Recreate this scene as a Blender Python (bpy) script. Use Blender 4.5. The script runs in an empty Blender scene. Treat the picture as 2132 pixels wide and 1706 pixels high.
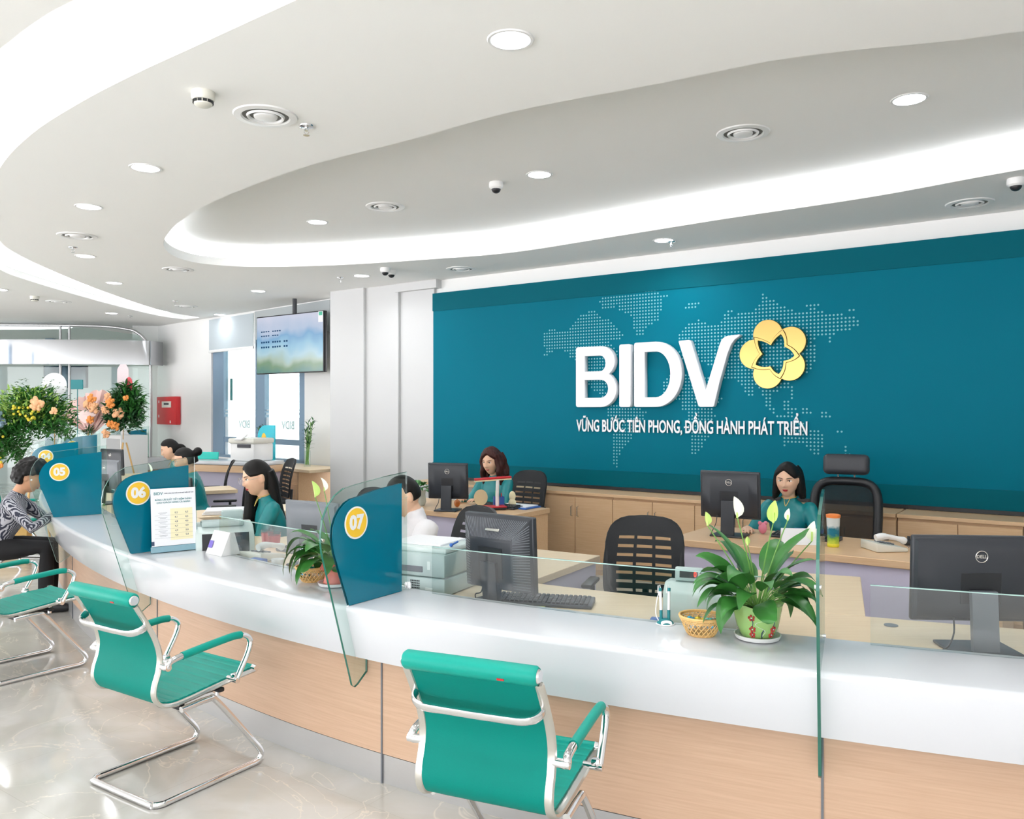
import bpy, bmesh, math, random
from mathutils import Vector, Matrix, noise
R = math.radians
PI = math.pi
random.seed(7)
scn = bpy.context.scene
COL = scn.collection

# ------------------------------------------------------------------ camera, sky, exposure
EYE = 1.62            # eye height of the photographer
F = 1700.0            # focal length in pixels of the 2132 px wide frame
cam_d = bpy.data.cameras.new('camera')
cam_d.sensor_width = 36.0
cam_d.sensor_fit = 'HORIZONTAL'
cam_d.lens = 36.0 * F / 2132.0
cam_d.clip_start = 0.05
cam = bpy.data.objects.new('camera', cam_d)
cam.location = (0, 0, EYE)
cam.rotation_euler = (PI / 2, 0, 0)
COL.objects.link(cam)
scn.camera = cam

scn.view_settings.view_transform = 'Standard'
scn.view_settings.look = 'None'
scn.view_settings.gamma = 1.0
scn.view_settings.use_curve_mapping = False
scn.view_settings.exposure = 0.46
try:
    scn.cycles.max_bounces = 8
    scn.cycles.diffuse_bounces = 4
    scn.cycles.glossy_bounces = 4
    scn.cycles.transmission_bounces = 4
    scn.cycles.transparent_max_bounces = 16
    scn.cycles.sample_clamp_indirect = 4.0
    scn.cycles.caustics_reflective = False
    scn.cycles.caustics_refractive = False
    scn.cycles.use_denoising = True
except Exception:
    pass

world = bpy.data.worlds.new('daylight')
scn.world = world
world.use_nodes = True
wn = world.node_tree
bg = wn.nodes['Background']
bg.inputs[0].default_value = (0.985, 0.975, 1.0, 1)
# daylight through the street windows: sky above, brightness added below to light the ceiling
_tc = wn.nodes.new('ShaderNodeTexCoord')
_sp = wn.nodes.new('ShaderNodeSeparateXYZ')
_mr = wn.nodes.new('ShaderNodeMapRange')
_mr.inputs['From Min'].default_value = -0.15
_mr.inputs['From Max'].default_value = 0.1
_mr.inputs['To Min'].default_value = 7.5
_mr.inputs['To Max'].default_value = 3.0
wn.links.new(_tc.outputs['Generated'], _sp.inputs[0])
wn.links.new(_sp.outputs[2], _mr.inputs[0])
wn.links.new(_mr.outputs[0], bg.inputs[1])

CEIL = 3.16           # height of the main ceiling
UP = 0.20             # how far the trays rise above it


def lamp(name, loc, size, power, color=(1, 1, 1), spread=PI, rot=(0, 0, 0)):
    l = bpy.data.lights.new(name, 'AREA')
    l.shape = 'DISK'
    l.size = size
    l.energy = power
    l.color = color
    l.spread = spread
    o = bpy.data.objects.new(name, l)
    o.location = loc
    o.rotation_euler = rot
    COL.objects.link(o)
    return o


# ------------------------------------------------------------------ pixel -> place helpers (only used to measure the room)
def onz(px, py, z):
    d = F * (EYE - z) / (py - 853.0)
    return Vector(((px - 1066.0) / F * d, d, z))


WN = Vector((0.582, 0.813, 0)).normalized()     # normal of the teal wall, away from the camera
WU = Vector((WN.y, -WN.x, 0))                   # along the wall, to the right
WK = 7.39                                       # its distance


def onwall(px, py, k=WK):
    t = (px - 1066.0) / F
    d = k / (WN.x * t + WN.y)
    return (t * d * WU.x + d * WU.y, EYE - (py - 853.0) / F * d)    # (s, z)


def wp(s, k, z):
    return WU * s + WN * k + Vector((0, 0, z))


# ------------------------------------------------------------------ colours and materials
def lin(c):
    if isinstance(c, str):
        c = [int(c[i:i + 2], 16) / 255 for i in (0, 2, 4)]
    return tuple(x / 12.92 if x <= 0.04045 else ((x + 0.055) / 1.055) ** 2.4 for x in c) + (1,)


def _new(name):
    m = bpy.data.materials.new(name)
    m.use_nodes = True
    nt = m.node_tree
    return m, nt, nt.nodes['Principled BSDF']


def mat(name, col, rough=0.5, metal=0.0, var=0.04, scale=40, bump=0.0, coat=0.0, spec=0.5, emit=None, es=0, sub=0, stretch=None):
    m, nt, b = _new(name)
    c = lin(col)
    tc = nt.nodes.new('ShaderNodeTexCoord')
    nz = nt.nodes.new('ShaderNodeTexNoise')
    nz.inputs['Scale'].default_value = scale
    nz.inputs['Detail'].default_value = 3
    src = tc.outputs['Object']
    if stretch:
        mp = nt.nodes.new('ShaderNodeMapping')
        mp.inputs['Scale'].default_value = stretch
        nt.links.new(src, mp.inputs[0])
        src = mp.outputs[0]
    nt.links.new(src, nz.inputs['Vector'])
    mx = nt.nodes.new('ShaderNodeMix')
    mx.data_type = 'RGBA'
    mx.inputs[6].default_value = tuple(max(0, x * (1 - var)) for x in c[:3]) + (1,)
    mx.inputs[7].default_value = tuple(min(1, x * (1 + var)) for x in c[:3]) + (1,)
    nt.links.new(nz.outputs[0], mx.inputs[0])
    nt.links.new(mx.outputs[2], b.inputs['Base Color'])
    b.inputs['Roughness'].default_value = rough
    b.inputs['Metallic'].default_value = metal
    b.inputs['Specular IOR Level'].default_value = spec
    if coat:
        b.inputs['Coat Weight'].default_value = coat
        b.inputs['Coat Roughness'].default_value = 0.05
    if sub:
        b.inputs['Subsurface Weight'].default_value = sub
        b.inputs['Subsurface Radius'].default_value = (0.012, 0.005, 0.003)
        b.inputs['Subsurface Scale'].default_value = 0.5
    if bump:
        bp = nt.nodes.new('ShaderNodeBump')
        bp.inputs['Strength'].default_value = bump
        bp.inputs['Distance'].default_value = 0.002
        nt.links.new(nz.outputs[0], bp.inputs['Height'])
        nt.links.new(bp.outputs[0], b.inputs['Normal'])
    if emit:
        b.inputs['Emission Color'].default_value = lin(emit)
        b.inputs['Emission Strength'].default_value = es
    return m


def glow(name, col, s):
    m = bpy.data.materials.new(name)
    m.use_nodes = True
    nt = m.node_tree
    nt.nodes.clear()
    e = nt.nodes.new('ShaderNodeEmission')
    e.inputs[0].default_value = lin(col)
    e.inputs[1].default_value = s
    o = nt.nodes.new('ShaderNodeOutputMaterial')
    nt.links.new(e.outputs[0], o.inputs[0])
    return m


def pane_mat(name, tint, refl=0.08, ior=1.45):
    m = bpy.data.materials.new(name)
    m.use_nodes = True
    nt = m.node_tree
    nt.nodes.clear()
    tr = nt.nodes.new('ShaderNodeBsdfTransparent')
    tr.inputs[0].default_value = lin(tint)
    gl = nt.nodes.new('ShaderNodeBsdfGlossy')
    gl.inputs['Roughness'].default_value = 0.02
    lw = nt.nodes.new('ShaderNodeLayerWeight')
    lw.inputs[0].default_value = 0.5
    pw = nt.nodes.new('ShaderNodeMath')
    pw.operation = 'POWER'
    pw.inputs[1].default_value = 4.0
    fr = nt.nodes.new('ShaderNodeMath')
    fr.operation = 'MULTIPLY_ADD'
    fr.inputs[1].default_value = 0.55
    fr.inputs[2].default_value = refl * 0.5
    nt.links.new(lw.outputs['Facing'], pw.inputs[0])
    nt.links.new(pw.outputs[0], fr.inputs[0])
    mx = nt.nodes.new('ShaderNodeMixShader')
    o = nt.nodes.new('ShaderNodeOutputMaterial')
    nt.links.new(fr.outputs[0], mx.inputs[0])
    nt.links.new(tr.outputs[0], mx.inputs[1])
    nt.links.new(gl.outputs[0], mx.inputs[2])
    nt.links.new(mx.outputs[0], o.inputs[0])
    return m


def wood_mat(name, a, b_, sc=(1.5, 30, 30), rot=0.0):
    m, nt, b = _new(name)
    tc = nt.nodes.new('ShaderNodeTexCoord')
    mp = nt.nodes.new('ShaderNodeMapping')
    mp.inputs['Scale'].default_value = sc
    mp.inputs['Rotation'].default_value = (0, 0, rot)
    n1 = nt.nodes.new('ShaderNodeTexNoise')
    n1.inputs['Scale'].default_value = 3
    n1.inputs['Detail'].default_value = 6
    n1.inputs['Distortion'].default_value = 0.3
    cr = nt.nodes.new('ShaderNodeValToRGB')
    cr.color_ramp.elements[0].position = 0.3
    cr.color_ramp.elements[1].position = 0.7
    cr.color_ramp.elements[0].color = lin(a)
    cr.color_ramp.elements[1].color = lin(b_)
    nt.links.new(tc.outputs['Object'], mp.inputs[0])
    nt.links.new(mp.outputs[0], n1.inputs['Vector'])
    nt.links.new(n1.outputs[0], cr.inputs[0])
    nt.links.new(cr.outputs[0], b.inputs['Base Color'])
    b.inputs['Roughness'].default_value = 0.38
    return m


def floor_mat():
    m, nt, b = _new('polished_cream_marble')
    tc = nt.nodes.new('ShaderNodeTexCoord')
    mp = nt.nodes.new('ShaderNodeMapping')
    mp.inputs['Rotation'].default_value = (0, 0, R(35))
    nt.links.new(tc.outputs['Object'], mp.inputs[0])
    n1 = nt.nodes.new('ShaderNodeTexNoise')
    n1.inputs['Scale'].default_value = 1.6
    n1.inputs['Detail'].default_value = 8
    n1.inputs['Distortion'].default_value = 1.6
    nt.links.new(mp.outputs[0], n1.inputs['Vector'])
    cr = nt.nodes.new('ShaderNodeValToRGB')
    e = cr.color_ramp.elements
    e[0].position = 0.32
    e[0].color = lin('c0bdb6')
    e[1].position = 0.62
    e[1].color = lin('cdcbc6')
    v = cr.color_ramp.elements.new(0.49)
    v.color = lin('c6c3bb')
    nt.links.new(n1.outputs[0], cr.inputs[0])
    # veins
    n2 = nt.nodes.new('ShaderNodeTexNoise')
    n2.inputs['Scale'].default_value = 1.1
    n2.inputs['Detail'].default_value = 5
    n2.inputs['Distortion'].default_value = 2.5
    nt.links.new(mp.outputs[0], n2.inputs['Vector'])
    vr = nt.nodes.new('ShaderNodeValToRGB')
    ve = vr.color_ramp.elements
    ve[0].position = 0.4925
    ve[0].color = (0, 0, 0, 1)
    ve[1].position = 0.5075
    ve[1].color = (0, 0, 0, 1)
    vm = ve.new(0.5)
    vm.color = (1, 1, 1, 1)
    nt.links.new(n2.outputs[0], vr.inputs[0])
    mv = nt.nodes.new('ShaderNodeMix')
    mv.data_type = 'RGBA'
    nt.links.new(vr.outputs[0], mv.inputs[0])
    nt.links.new(cr.outputs[0], mv.inputs[6])
    mv.inputs[7].default_value = lin('dfd8cc')
    bk = nt.nodes.new('ShaderNodeTexBrick')
    bk.offset = 0
    bk.inputs['Color1'].default_value = (1, 1, 1, 1)
    bk.inputs['Color2'].default_value = (0.97, 0.97, 0.97, 1)
    bk.inputs['Mortar'].default_value = (0.90, 0.89, 0.87, 1)
    bk.inputs['Scale'].default_value = 1.0
    bk.inputs['Mortar Size'].default_value = 0.0018
    bk.inputs['Brick Width'].default_value = 0.8
    bk.inputs['Row Height'].default_value = 0.8
    nt.links.new(mp.outputs[0], bk.inputs['Vector'])
    mu = nt.nodes.new('ShaderNodeMix')
    mu.data_type = 'RGBA'
    mu.blend_type = 'MULTIPLY'
    mu.inputs[0].default_value = 1.0
    nt.links.new(mv.outputs[2], mu.inputs[6])
    nt.links.new(bk.outputs[0], mu.inputs[7])
    nt.links.new(mu.outputs[2], b.inputs['Base Color'])
    b.inputs['Roughness'].default_value = 0.09
    b.inputs['Specular IOR Level'].default_value = 0.55
    return m


M = {}
M['ceiling'] = mat('ceiling_paint', 'fafaf8', 0.9, var=0.01, scale=3)
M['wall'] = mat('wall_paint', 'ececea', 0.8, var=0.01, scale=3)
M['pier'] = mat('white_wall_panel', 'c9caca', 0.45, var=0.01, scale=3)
M['floor'] = floor_mat()
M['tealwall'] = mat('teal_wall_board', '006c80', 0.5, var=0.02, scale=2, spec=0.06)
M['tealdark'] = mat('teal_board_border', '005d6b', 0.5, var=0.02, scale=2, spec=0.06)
M['dot'] = mat('pale_dot_print', '6fb6bf', 0.5)
M['letter'] = mat('white_acrylic', 'f0f1f4', 0.3, var=0.01)
M['letterside'] = mat('letter_edge', 'c4d2de', 0.4, var=0.01)
M['gold'] = mat('polished_gold', 'bd9c5c', 0.25, metal=0.9, var=0.03, scale=4)
M['goldline'] = mat('dark_gold_line', '5a4a20', 0.3, metal=0.6)
M['stone'] = mat('white_solid_surface', 'd3d5d9', 0.14, var=0.015, scale=5, spec=0.5)
M['wood'] = wood_mat('light_maple', 'dab388', 'e3bf98')
M['woodtop'] = wood_mat('maple_desk_top', 'e8ceac', 'f0dab9')
M['woodpeach'] = wood_mat('peach_wood_laminate', 'c1a085', 'ccac92', sc=(1.5, 1.5, 40))
M['lilac'] = mat('lilac_panel', 'd6d0e4', 0.5, var=0.01)
M['steel'] = mat('brushed_steel', 'c4c4c4', 0.33, metal=0.7, var=0.03, scale=8, stretch=(1, 1, 60))
M['chrome'] = mat('chrome', 'e8e8ea', 0.07, metal=1.0, var=0.0)
M['alu'] = mat('satin_aluminium', 'd2cfc8', 0.25, metal=0.85, var=0.01)
M['teal'] = mat('teal_leatherette', '009485', 0.45, var=0.03, scale=120, bump=0.15, spec=0.3)
M['tealmesh'] = mat('teal_chair_back', '007f73', 0.6, var=0.03, scale=200, bump=0.2, spec=0.15)
M['panelteal'] = mat('teal_film', '046d84', 0.09, var=0.01, scale=3)
M['yellow'] = mat('yellow_sticker', 'f3c43a', 0.4, var=0.01)
M['white'] = mat('white_plastic', 'f0f0ef', 0.35, var=0.01)
M['offwhite'] = mat('offwhite_plastic', 'dfddd2', 0.4, var=0.01)
M['black'] = mat('black_plastic', '1b1c20', 0.4, var=0.05, scale=80)
M['blackmesh'] = mat('black_mesh_fabric', '17191d', 0.7, var=0.2, scale=300, bump=0.3)
M['dark'] = mat('dark_grey_plastic', '2a2d33', 0.42, var=0.03)
M['grey'] = mat('grey_plastic', '6c7076', 0.4, var=0.02)
M['palegreen'] = mat('pale_grey_green_plastic', 'cfdcd9', 0.4, var=0.01)
M['palegreen2'] = mat('grey_green_plastic', 'aebfbd', 0.4, var=0.01)
M['glass'] = pane_mat('clear_pane', 'f1f8f6')
M['glasstint'] = pane_mat('tinted_pane', 'f2f5f4')
M['glassedge'] = mat('green_glass_edge', '2c6b5c', 0.12, var=0.1, scale=6, spec=0.7)
M['glassedgelight'] = mat('pale_glass_edge', 'a9c9c2', 0.15, var=0.1, scale=6, spec=0.7)
M['acrylic'] = pane_mat('acrylic', 'e6f3f6', ior=1.35)
M['frame'] = mat('blue_grey_window_frame', '7f98ae', 0.4, metal=0.2, var=0.02)
M['leaf'] = mat('deep_green_leaf', '35702f', 0.36, var=0.45, scale=14, spec=0.4)
M['leafdark'] = mat('dark_green_leaf', '2c5f33', 0.42, var=0.35, scale=18)
M['leaflime'] = mat('lime_green_leaf', '93b955', 0.5, var=0.25, scale=30)
M['stem'] = mat('green_stem', '6c9a4a', 0.5, var=0.1)
M['spathe'] = mat('white_spathe', 'f3f3e2', 0.5, var=0.03)
M['spathegreen'] = mat('lime_spathe', 'c2dd7a', 0.5, var=0.1)
M['soil'] = mat('potting_soil', '4a3a30', 0.9, var=0.4, scale=90, bump=0.6)
M['potgreen'] = mat('green_glazed_pot', '9fc878', 0.2, var=0.08, scale=8, coat=0.3)
M['red'] = mat('red_paint', 'c5262c', 0.35, var=0.03)
M['wicker'] = mat('natural_wicker', 'e2b877', 0.6, var=0.18, scale=60)
M['terracotta'] = mat('salmon_pot', 'e0796a', 0.4, var=0.04)
M['blue'] = mat('blue_plastic', '2f63b5', 0.4, var=0.03)
M['paper'] = mat('white_paper', 'f2f3f6', 0.6, var=0.01)
M['cream'] = mat('cream_print', 'f5ecc4', 0.6, var=0.01)
M['ink'] = mat('grey_blue_ink', '3c4a66', 0.6, var=0.01)
M['inkteal'] = mat('teal_ink', '1a7a80', 0.6, var=0.01)
M['purple'] = mat('purple_sticker', '7c6cc4', 0.5, var=0.01)
M['skin'] = mat('skin', 'e8bd9f', 0.5, var=0.05, scale=20, sub=0.12)
M['skin2'] = mat('tanned_skin', 'd6a07c', 0.5, var=0.05, scale=20, sub=0.12)
M['hair'] = mat('black_hair', '0e0b0a', 0.5, spec=0.25, var=0.3, scale=60, bump=0.5, stretch=(8, 8, 0.6))
M['hairbrown'] = mat('dark_red_brown_hair', '3a1814', 0.5, spec=0.3, var=0.3, scale=60, bump=0.5, stretch=(8, 8, 0.6))
M['silk'] = mat('teal_silk', '0a7f84', 0.38, var=0.12, scale=9, bump=0.2)
M['shirt'] = mat('white_shirt', 'ebe9ec', 0.7, var=0.03, scale=12, bump=0.3)
M['trouser'] = mat('black_trousers', '0c0c10', 0.8, var=0.1)
M['lips'] = mat('red_lips', 'b2272f', 0.35, var=0.02)
M['lipsoft'] = mat('rose_lips', 'c06a62', 0.4, var=0.02)
M['eyewhite'] = mat('eye_white', 'eee9e4', 0.3, var=0.01)
M['iris'] = mat('dark_iris', '241611', 0.2, var=0.05)
M['goldtrim'] = mat('gold_trim', 'e2c36a', 0.5, var=0.02)
M['downlight'] = glow('downlight_glow', 'f4f8ff', 14)
M['strip'] = glow('cove_led_glow', 'f6faff', 26)
M['led'] = glow('red_digit_glow', 'ff3a2a', 2.0)


def jacket_mat():
    m, nt, b = _new('grey_patterned_knit')
    tc = nt.nodes.new('ShaderNodeTexCoord')
    vo = nt.nodes.new('ShaderNodeTexVoronoi')
    vo.inputs['Scale'].default_value = 16
    wv = nt.nodes.new('ShaderNodeTexWave')
    wv.inputs['Scale'].default_value = 24
    wv.inputs['Distortion'].default_value = 6
    wv.inputs['Detail'].default_value = 0
    wv.inputs['Detail Scale'].default_value = 0.6
    ad = nt.nodes.new('ShaderNodeVectorMath')
    ad.operation = 'MULTIPLY_ADD'
    nt.links.new(tc.outputs['Object'], vo.inputs['Vector'])
    nt.links.new(vo.outputs['Color'], ad.inputs[0])
    ad.inputs[1].default_value = (0.9, 0.9, 0.9)
    nt.links.new(tc.outputs['Object'], ad.inputs[2])
    nt.links.new(ad.outputs[0], wv.inputs['Vector'])
    cr = nt.nodes.new('ShaderNodeValToRGB')
    cr.color_ramp.interpolation = 'LINEAR'
    cr.color_ramp.elements[0].position = 0.42
    cr.color_ramp.elements[1].position = 0.58
    cr.color_ramp.elements[0].color = lin('2d3040')
    cr.color_ramp.elements[1].color = lin('b9b9c0')
    nt.links.new(wv.outputs[0], cr.inputs[0])
    nt.links.new(cr.outputs[0], b.inputs['Base Color'])
    b.inputs['Roughness'].default_value = 0.8
    return m


M['jacket'] = jacket_mat()


# ------------------------------------------------------------------ mesh builder
def frame_of(d, up=Vector((0, 0, 1))):
    d = d.normalized()
    if abs(d.dot(up)) > 0.98:
        up = Vector((0, 1, 0))
    x = d.cross(up).normalized()
    y = x.cross(d).normalized()
    return x, y


class MB:
    def __init__(s, T=None):
        s.bm = bmesh.new()
        s.T = T or Matrix.Identity(4)

    def v(s, p):
        return s.bm.verts.new(s.T @ Vector(p))

    def f(s, vs):
        try:
            return s.bm.faces.new(vs)
        except ValueError:
            return None

    def poly(s, pts):
        return s.f([s.v(p) for p in pts])

    def box(s, c, size, r=0.0, seg=2, rz=0.0, rx=0.0, ry=0.0, taper=1.0):
        T = s.T @ Matrix.Translation(Vector(c)) @ Matrix.Rotation(rz, 4, 'Z') @ Matrix.Rotation(ry, 4, 'Y') @ Matrix.Rotation(rx, 4, 'X')
        b = bmesh.new()
        bmesh.ops.create_cube(b, size=1.0)
        for v in b.verts:
            k = taper if v.co.z > 0 else 1.0
            v.co = Vector((v.co.x * size[0] * k, v.co.y * size[1] * k, v.co.z * size[2]))
        if r > 0:
            bmesh.ops.bevel(b, geom=list(b.edges), offset=r, segments=seg, affect='EDGES', profile=0.5)
        s.merge(b, T)
        return s

    def merge(s, b, T=None):
        T = T or s.T
        mp = {}
        for v in b.verts:
            mp[v] = s.bm.verts.new(T @ v.co)
        for f in b.faces:
            s.f([mp[v] for v in f.verts])
        b.free()

    def ring(s, c, x, y, n):
        return [s.v(c + x * math.cos(2 * PI * i / n) + y * math.sin(2 * PI * i / n)) for i in range(n)]

    def skin(s, rings, cap=True, closed=False):
        n = len(rings[0])
        m = len(rings)
        for k in range(m if closed else m - 1):
            a, b = rings[k], rings[(k + 1) % m]
            for i in range(n):
                s.f([a[i], a[(i + 1) % n], b[(i + 1) % n], b[i]])
        if cap and not closed:
            s.f(list(reversed(rings[0])))
            s.f(rings[-1])
        return s

    def cyl(s, p0, p1, r0, r1=None, n=20, cap=True):
        p0, p1 = Vector(p0), Vector(p1)
        r1 = r0 if r1 is None else r1
        x, y = frame_of(p1 - p0)
        return s.skin([s.ring(p0, x * r0, y * r0, n), s.ring(p1, x * r1, y * r1, n)], cap)

    def tube(s, pts, r, n=10, closed=False, flat=1.0, up=None):
        pts = [Vector(p) for p in pts]
        rr = r if isinstance(r, (list, tuple)) else [r] * len(pts)
        rings = []
        m = len(pts)
        px = None
        for i, p in enumerate(pts):
            if closed:
                d = pts[(i + 1) % m] - pts[i - 1]
            else:
                d = pts[min(i + 1, m - 1)] - pts[max(i - 1, 0)]
            d = d.normalized() if d.length > 1e-9 else Vector((0, 0, 1))
            if px is None:
                px, py = frame_of(d, up or Vector((0, 0, 1)))
            else:
                px = (px - d * px.dot(d)).normalized()
                py = px.cross(d) * -1
                py = d.cross(px) * -1 if py.length < 1e-6 else py
            py = d.cross(px).normalized()
            rings.append(s.ring(p, px * rr[i] * flat, py * rr[i], n))
        return s.skin(rings, True, closed)

    def limb(s, pts, rr, n=14):
        pts = [Vector(p) for p in pts]
        P, Q = [], []
        d0 = (pts[0] - pts[1]).normalized()
        d1 = (pts[-1] - pts[-2]).normalized()
        for a in (1.0, 0.7):
            P.append(pts[0] + d0 * rr[0] * a)
            Q.append(rr[0] * math.sqrt(max(0.0, 1 - a * a)) + rr[0] * 0.08)
        P += pts
        Q += list(rr)
        for a in (0.7, 1.0):
            P.append(pts[-1] + d1 * rr[-1] * a)
            Q.append(rr[-1] * math.sqrt(max(0.0, 1 - a * a)) + rr[-1] * 0.08)
        return s.tube(P, Q, n)

    def lathe(s, prof, c=(0, 0, 0), n=32, cap=True):
        c = Vector(c)
        rings = [s.ring(c + Vector((0, 0, z)), Vector((r, 0, 0)), Vector((0, r, 0)), n) for r, z in prof]
        return s.skin(rings, cap)

    def loft(s, rows, n=24, cap=True):
        rings = []
        for c, rx, ry in rows:
            rings.append(s.ring(Vector(c), Vector((rx, 0, 0)), Vector((0, ry, 0)), n))
        return s.skin(rings, cap)

    def ball(s, c, r, n=16, m=10):
        rx, ry, rz = r if isinstance(r, (tuple, list)) else (r, r, r)
        c = Vector(c)
        rings = []
        for k in range(m + 1):
            a = -PI / 2 + PI * (k + 0.02) / (m + 0.04)
            rings.append(s.ring(c + Vector((0, 0, rz * math.sin(a))), Vector((rx * math.cos(a), 0, 0)), Vector((0, ry * math.cos(a), 0)), n))
        return s.skin(rings)

    def torus(s, c, R_, r, n=28, m=8, ax='Z', sx=1.0):
        c = Vector(c)
        pts = []
        for i in range(n):
            a = 2 * PI * i / n
            u, w = R_ * math.cos(a) * sx, R_ * math.sin(a)
            pts.append(c + {'Z': Vector((u, w, 0)), 'Y': Vector((u, 0, w)), 'X': Vector((0, u, w))}[ax])
        return s.tube(pts, r, m, closed=True)

    def prism(s, pts, z0, z1):
        """vertical prism over a 2D polygon"""
        a = [s.v((p[0], p[1], z0)) for p in pts]
        b = [s.v((p[0], p[1], z1)) for p in pts]
        n = len(pts)
        for i in range(n):
            s.f([a[i], a[(i + 1) % n], b[(i + 1) % n], b[i]])
        s.f(list(reversed(a)))
        s.f(b)
        return s

    def slab(s, pts, th):
        """closed plate: polygon pts (3D, planar) thickened by vector th"""
        th = Vector(th)
        a = [s.v(p) for p in pts]
        b = [s.v(Vector(p) + th) for p in pts]
        n = len(pts)
        for i in range(n):
            s.f([a[i], a[(i + 1) % n], b[(i + 1) % n], b[i]])
        s.f(list(reversed(a)))
        s.f(b)
        return s

    def ribbon(s, pts, z0, z1):
        for i in range(len(pts) - 1):
            p, q = pts[i], pts[i + 1]
            s.f([s.v((p[0], p[1], z0)), s.v((q[0], q[1], z0)), s.v((q[0], q[1], z1)), s.v((p[0], p[1], z1))])
        return s

    def mesh(s, name, m=None, smooth=True, angle=38):
        bmesh.ops.remove_doubles(s.bm, verts=s.bm.verts, dist=1e-5)
        bmesh.ops.recalc_face_normals(s.bm, faces=s.bm.faces)
        me = bpy.data.meshes.new(name)
        s.bm.to_mesh(me)
        s.bm.free()
        if m is not None:
            me.materials.append(m)
        if smooth:
            me.shade_smooth()
            me.set_sharp_from_angle(angle=R(angle))
        return me


# ------------------------------------------------------------------ scene objects
def tag(o, label=None, cat=None, group=None, kind=None):
    if label:
        o['label'] = label
    if cat:
        o['category'] = cat
    if group:
        o['group'] = group
    if kind:
        o['kind'] = kind
    return o


def thing(name, label, cat, loc=(0, 0, 0), rz=0.0, group=None):
    o = bpy.data.objects.new(name, None)
    o.empty_display_size = 0.05
    o.location = loc
    o.rotation_euler = (0, 0, rz)
    COL.objects.link(o)
    return tag(o, label, cat, group)


def part(name, mb, m, parent=None, label=None, smooth=True, angle=38, world=False):
    me = mb.mesh(name, m, smooth, angle) if isinstance(mb, MB) else mb
    o = bpy.data.objects.new(name, me)
    COL.objects.link(o)
    if parent is not None:
        o.parent = parent
        if world:
            W = Matrix.Identity(4)
            p = parent
            chain = []
            while p is not None:
                chain.append(Matrix.Translation(p.location) @ p.rotation_euler.to_matrix().to_4x4())
                p = p.parent
            for c in reversed(chain):
                W = W @ c
            me.transform(W.inverted())
    if label:
        o['label'] = label
    return o


def solo(name, mb, m, label, cat, group=None, loc=None, rz=0.0, kind=None, angle=38):
    o = part(name, mb, m, angle=angle)
    if loc is not None:
        o.location = loc
    o.rotation_euler = (0, 0, rz)
    return tag(o, label, cat, group, kind)


def struct(name, mb, m, label=None, angle=38):
    o = part(name, mb, m, angle=angle)
    return tag(o, label, None, None, 'structure')


def dup(root, loc, rz=None, label=None, group=None):
    r = root.copy()
    COL.objects.link(r)
    r.location = loc
    if rz is not None:
        r.rotation_euler = (0, 0, rz)
    if label:
        r['label'] = label
    if group:
        r['group'] = group

    def kids(a, b):
        for ch in list(a.children):
            c = ch.copy()
            COL.objects.link(c)
            c.parent = b
            kids(ch, c)
    kids(root, r)
    return r


def recolor(root, old, new):
    for o in [root] + list(root.children_recursive):
        if o.type == 'MESH' and o.data.materials and o.data.materials[0] is old:
            o.data = o.data.copy()
            o.data.materials[0] = new


def from_curve(splines, depth=0.0, bevel=0.0):
    """filled 2D shape from closed polylines (holes by even-odd) -> mesh data, centred on z = 0"""
    cu = bpy.data.curves.new('shape', 'CURVE')
    cu.dimensions = '2D'
    cu.fill_mode = 'BOTH'
    cu.extrude = depth / 2
    cu.bevel_depth = bevel
    cu.bevel_resolution = 1
    for sp in splines:
        s = cu.splines.new('POLY')
        s.points.add(len(sp) - 1)
        for i, p in enumerate(sp):
            s.points[i].co = (p[0], p[1], 0, 1)
        s.use_cyclic_u = True
    o = bpy.data.objects.new('shape', cu)
    COL.objects.link(o)
    dg = bpy.context.evaluated_depsgraph_get()
    me = bpy.data.meshes.new_from_object(o.evaluated_get(dg))
    bpy.data.objects.remove(o)
    bpy.data.curves.remove(cu)
    return me


def text_mesh(txt, size, depth=0.002, bold=0.0, align='CENTER', sx=1.0, spacing=1.0):
    cu = bpy.data.curves.new('writing', 'FONT')
    cu.body = txt
    cu.size = size
    cu.extrude = depth / 2
    cu.offset = bold
    cu.align_x = align
    cu.align_y = 'CENTER'
    cu.space_character = spacing
    cu.resolution_u = 3
    o = bpy.data.objects.new('writing', cu)
    COL.objects.link(o)
    dg = bpy.context.evaluated_depsgraph_get()
    me = bpy.data.meshes.new_from_object(o.evaluated_get(dg))
    bpy.data.objects.remove(o)
    bpy.data.curves.remove(cu)
    for v in me.vertices:
        v.co.x *= sx
    return me


def plane_T(origin, xdir, zdir=Vector((0, 0, 1))):
    """matrix putting a drawing (x right, y up, +z to the viewer) on a plane"""
    x = Vector(xdir).normalized()
    y = Vector(zdir).normalized()
    n = x.cross(y).normalized()
    T = Matrix.Identity(4)
    for i in range(3):
        T[i][0], T[i][1], T[i][2], T[i][3] = x[i], y[i], n[i], Vector(origin)[i]
    return T


def stick(name, me, m, T, parent, label=None, world=True):
    me.materials.clear()
    me.materials.append(m)
    me.transform(T)
    return part(name, me, m, parent, label, world=world)


def catmull(pts, k=8, closed=False):
    out = []
    n = len(pts)
    rng = n if closed else n - 1
    for i in range(rng):
        if closed:
            p = [pts[(i + j) % n] for j in (-1, 0, 1, 2)]
        else:
            p = [pts[max(0, i - 1)], pts[i], pts[i + 1], pts[min(n - 1, i + 2)]]
        p = [Vector(q) for q in p]
        for j in range(k):
            t = j / k
            out.append(0.5 * ((2 * p[1]) + (p[2] - p[0]) * t + (2 * p[0] - 5 * p[1] + 4 * p[2] - p[3]) * t * t + (3 * p[1] - p[0] - 3 * p[2] + p[3]) * t ** 3))
    if not closed:
        out.append(Vector(pts[-1]))
    return out


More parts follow.
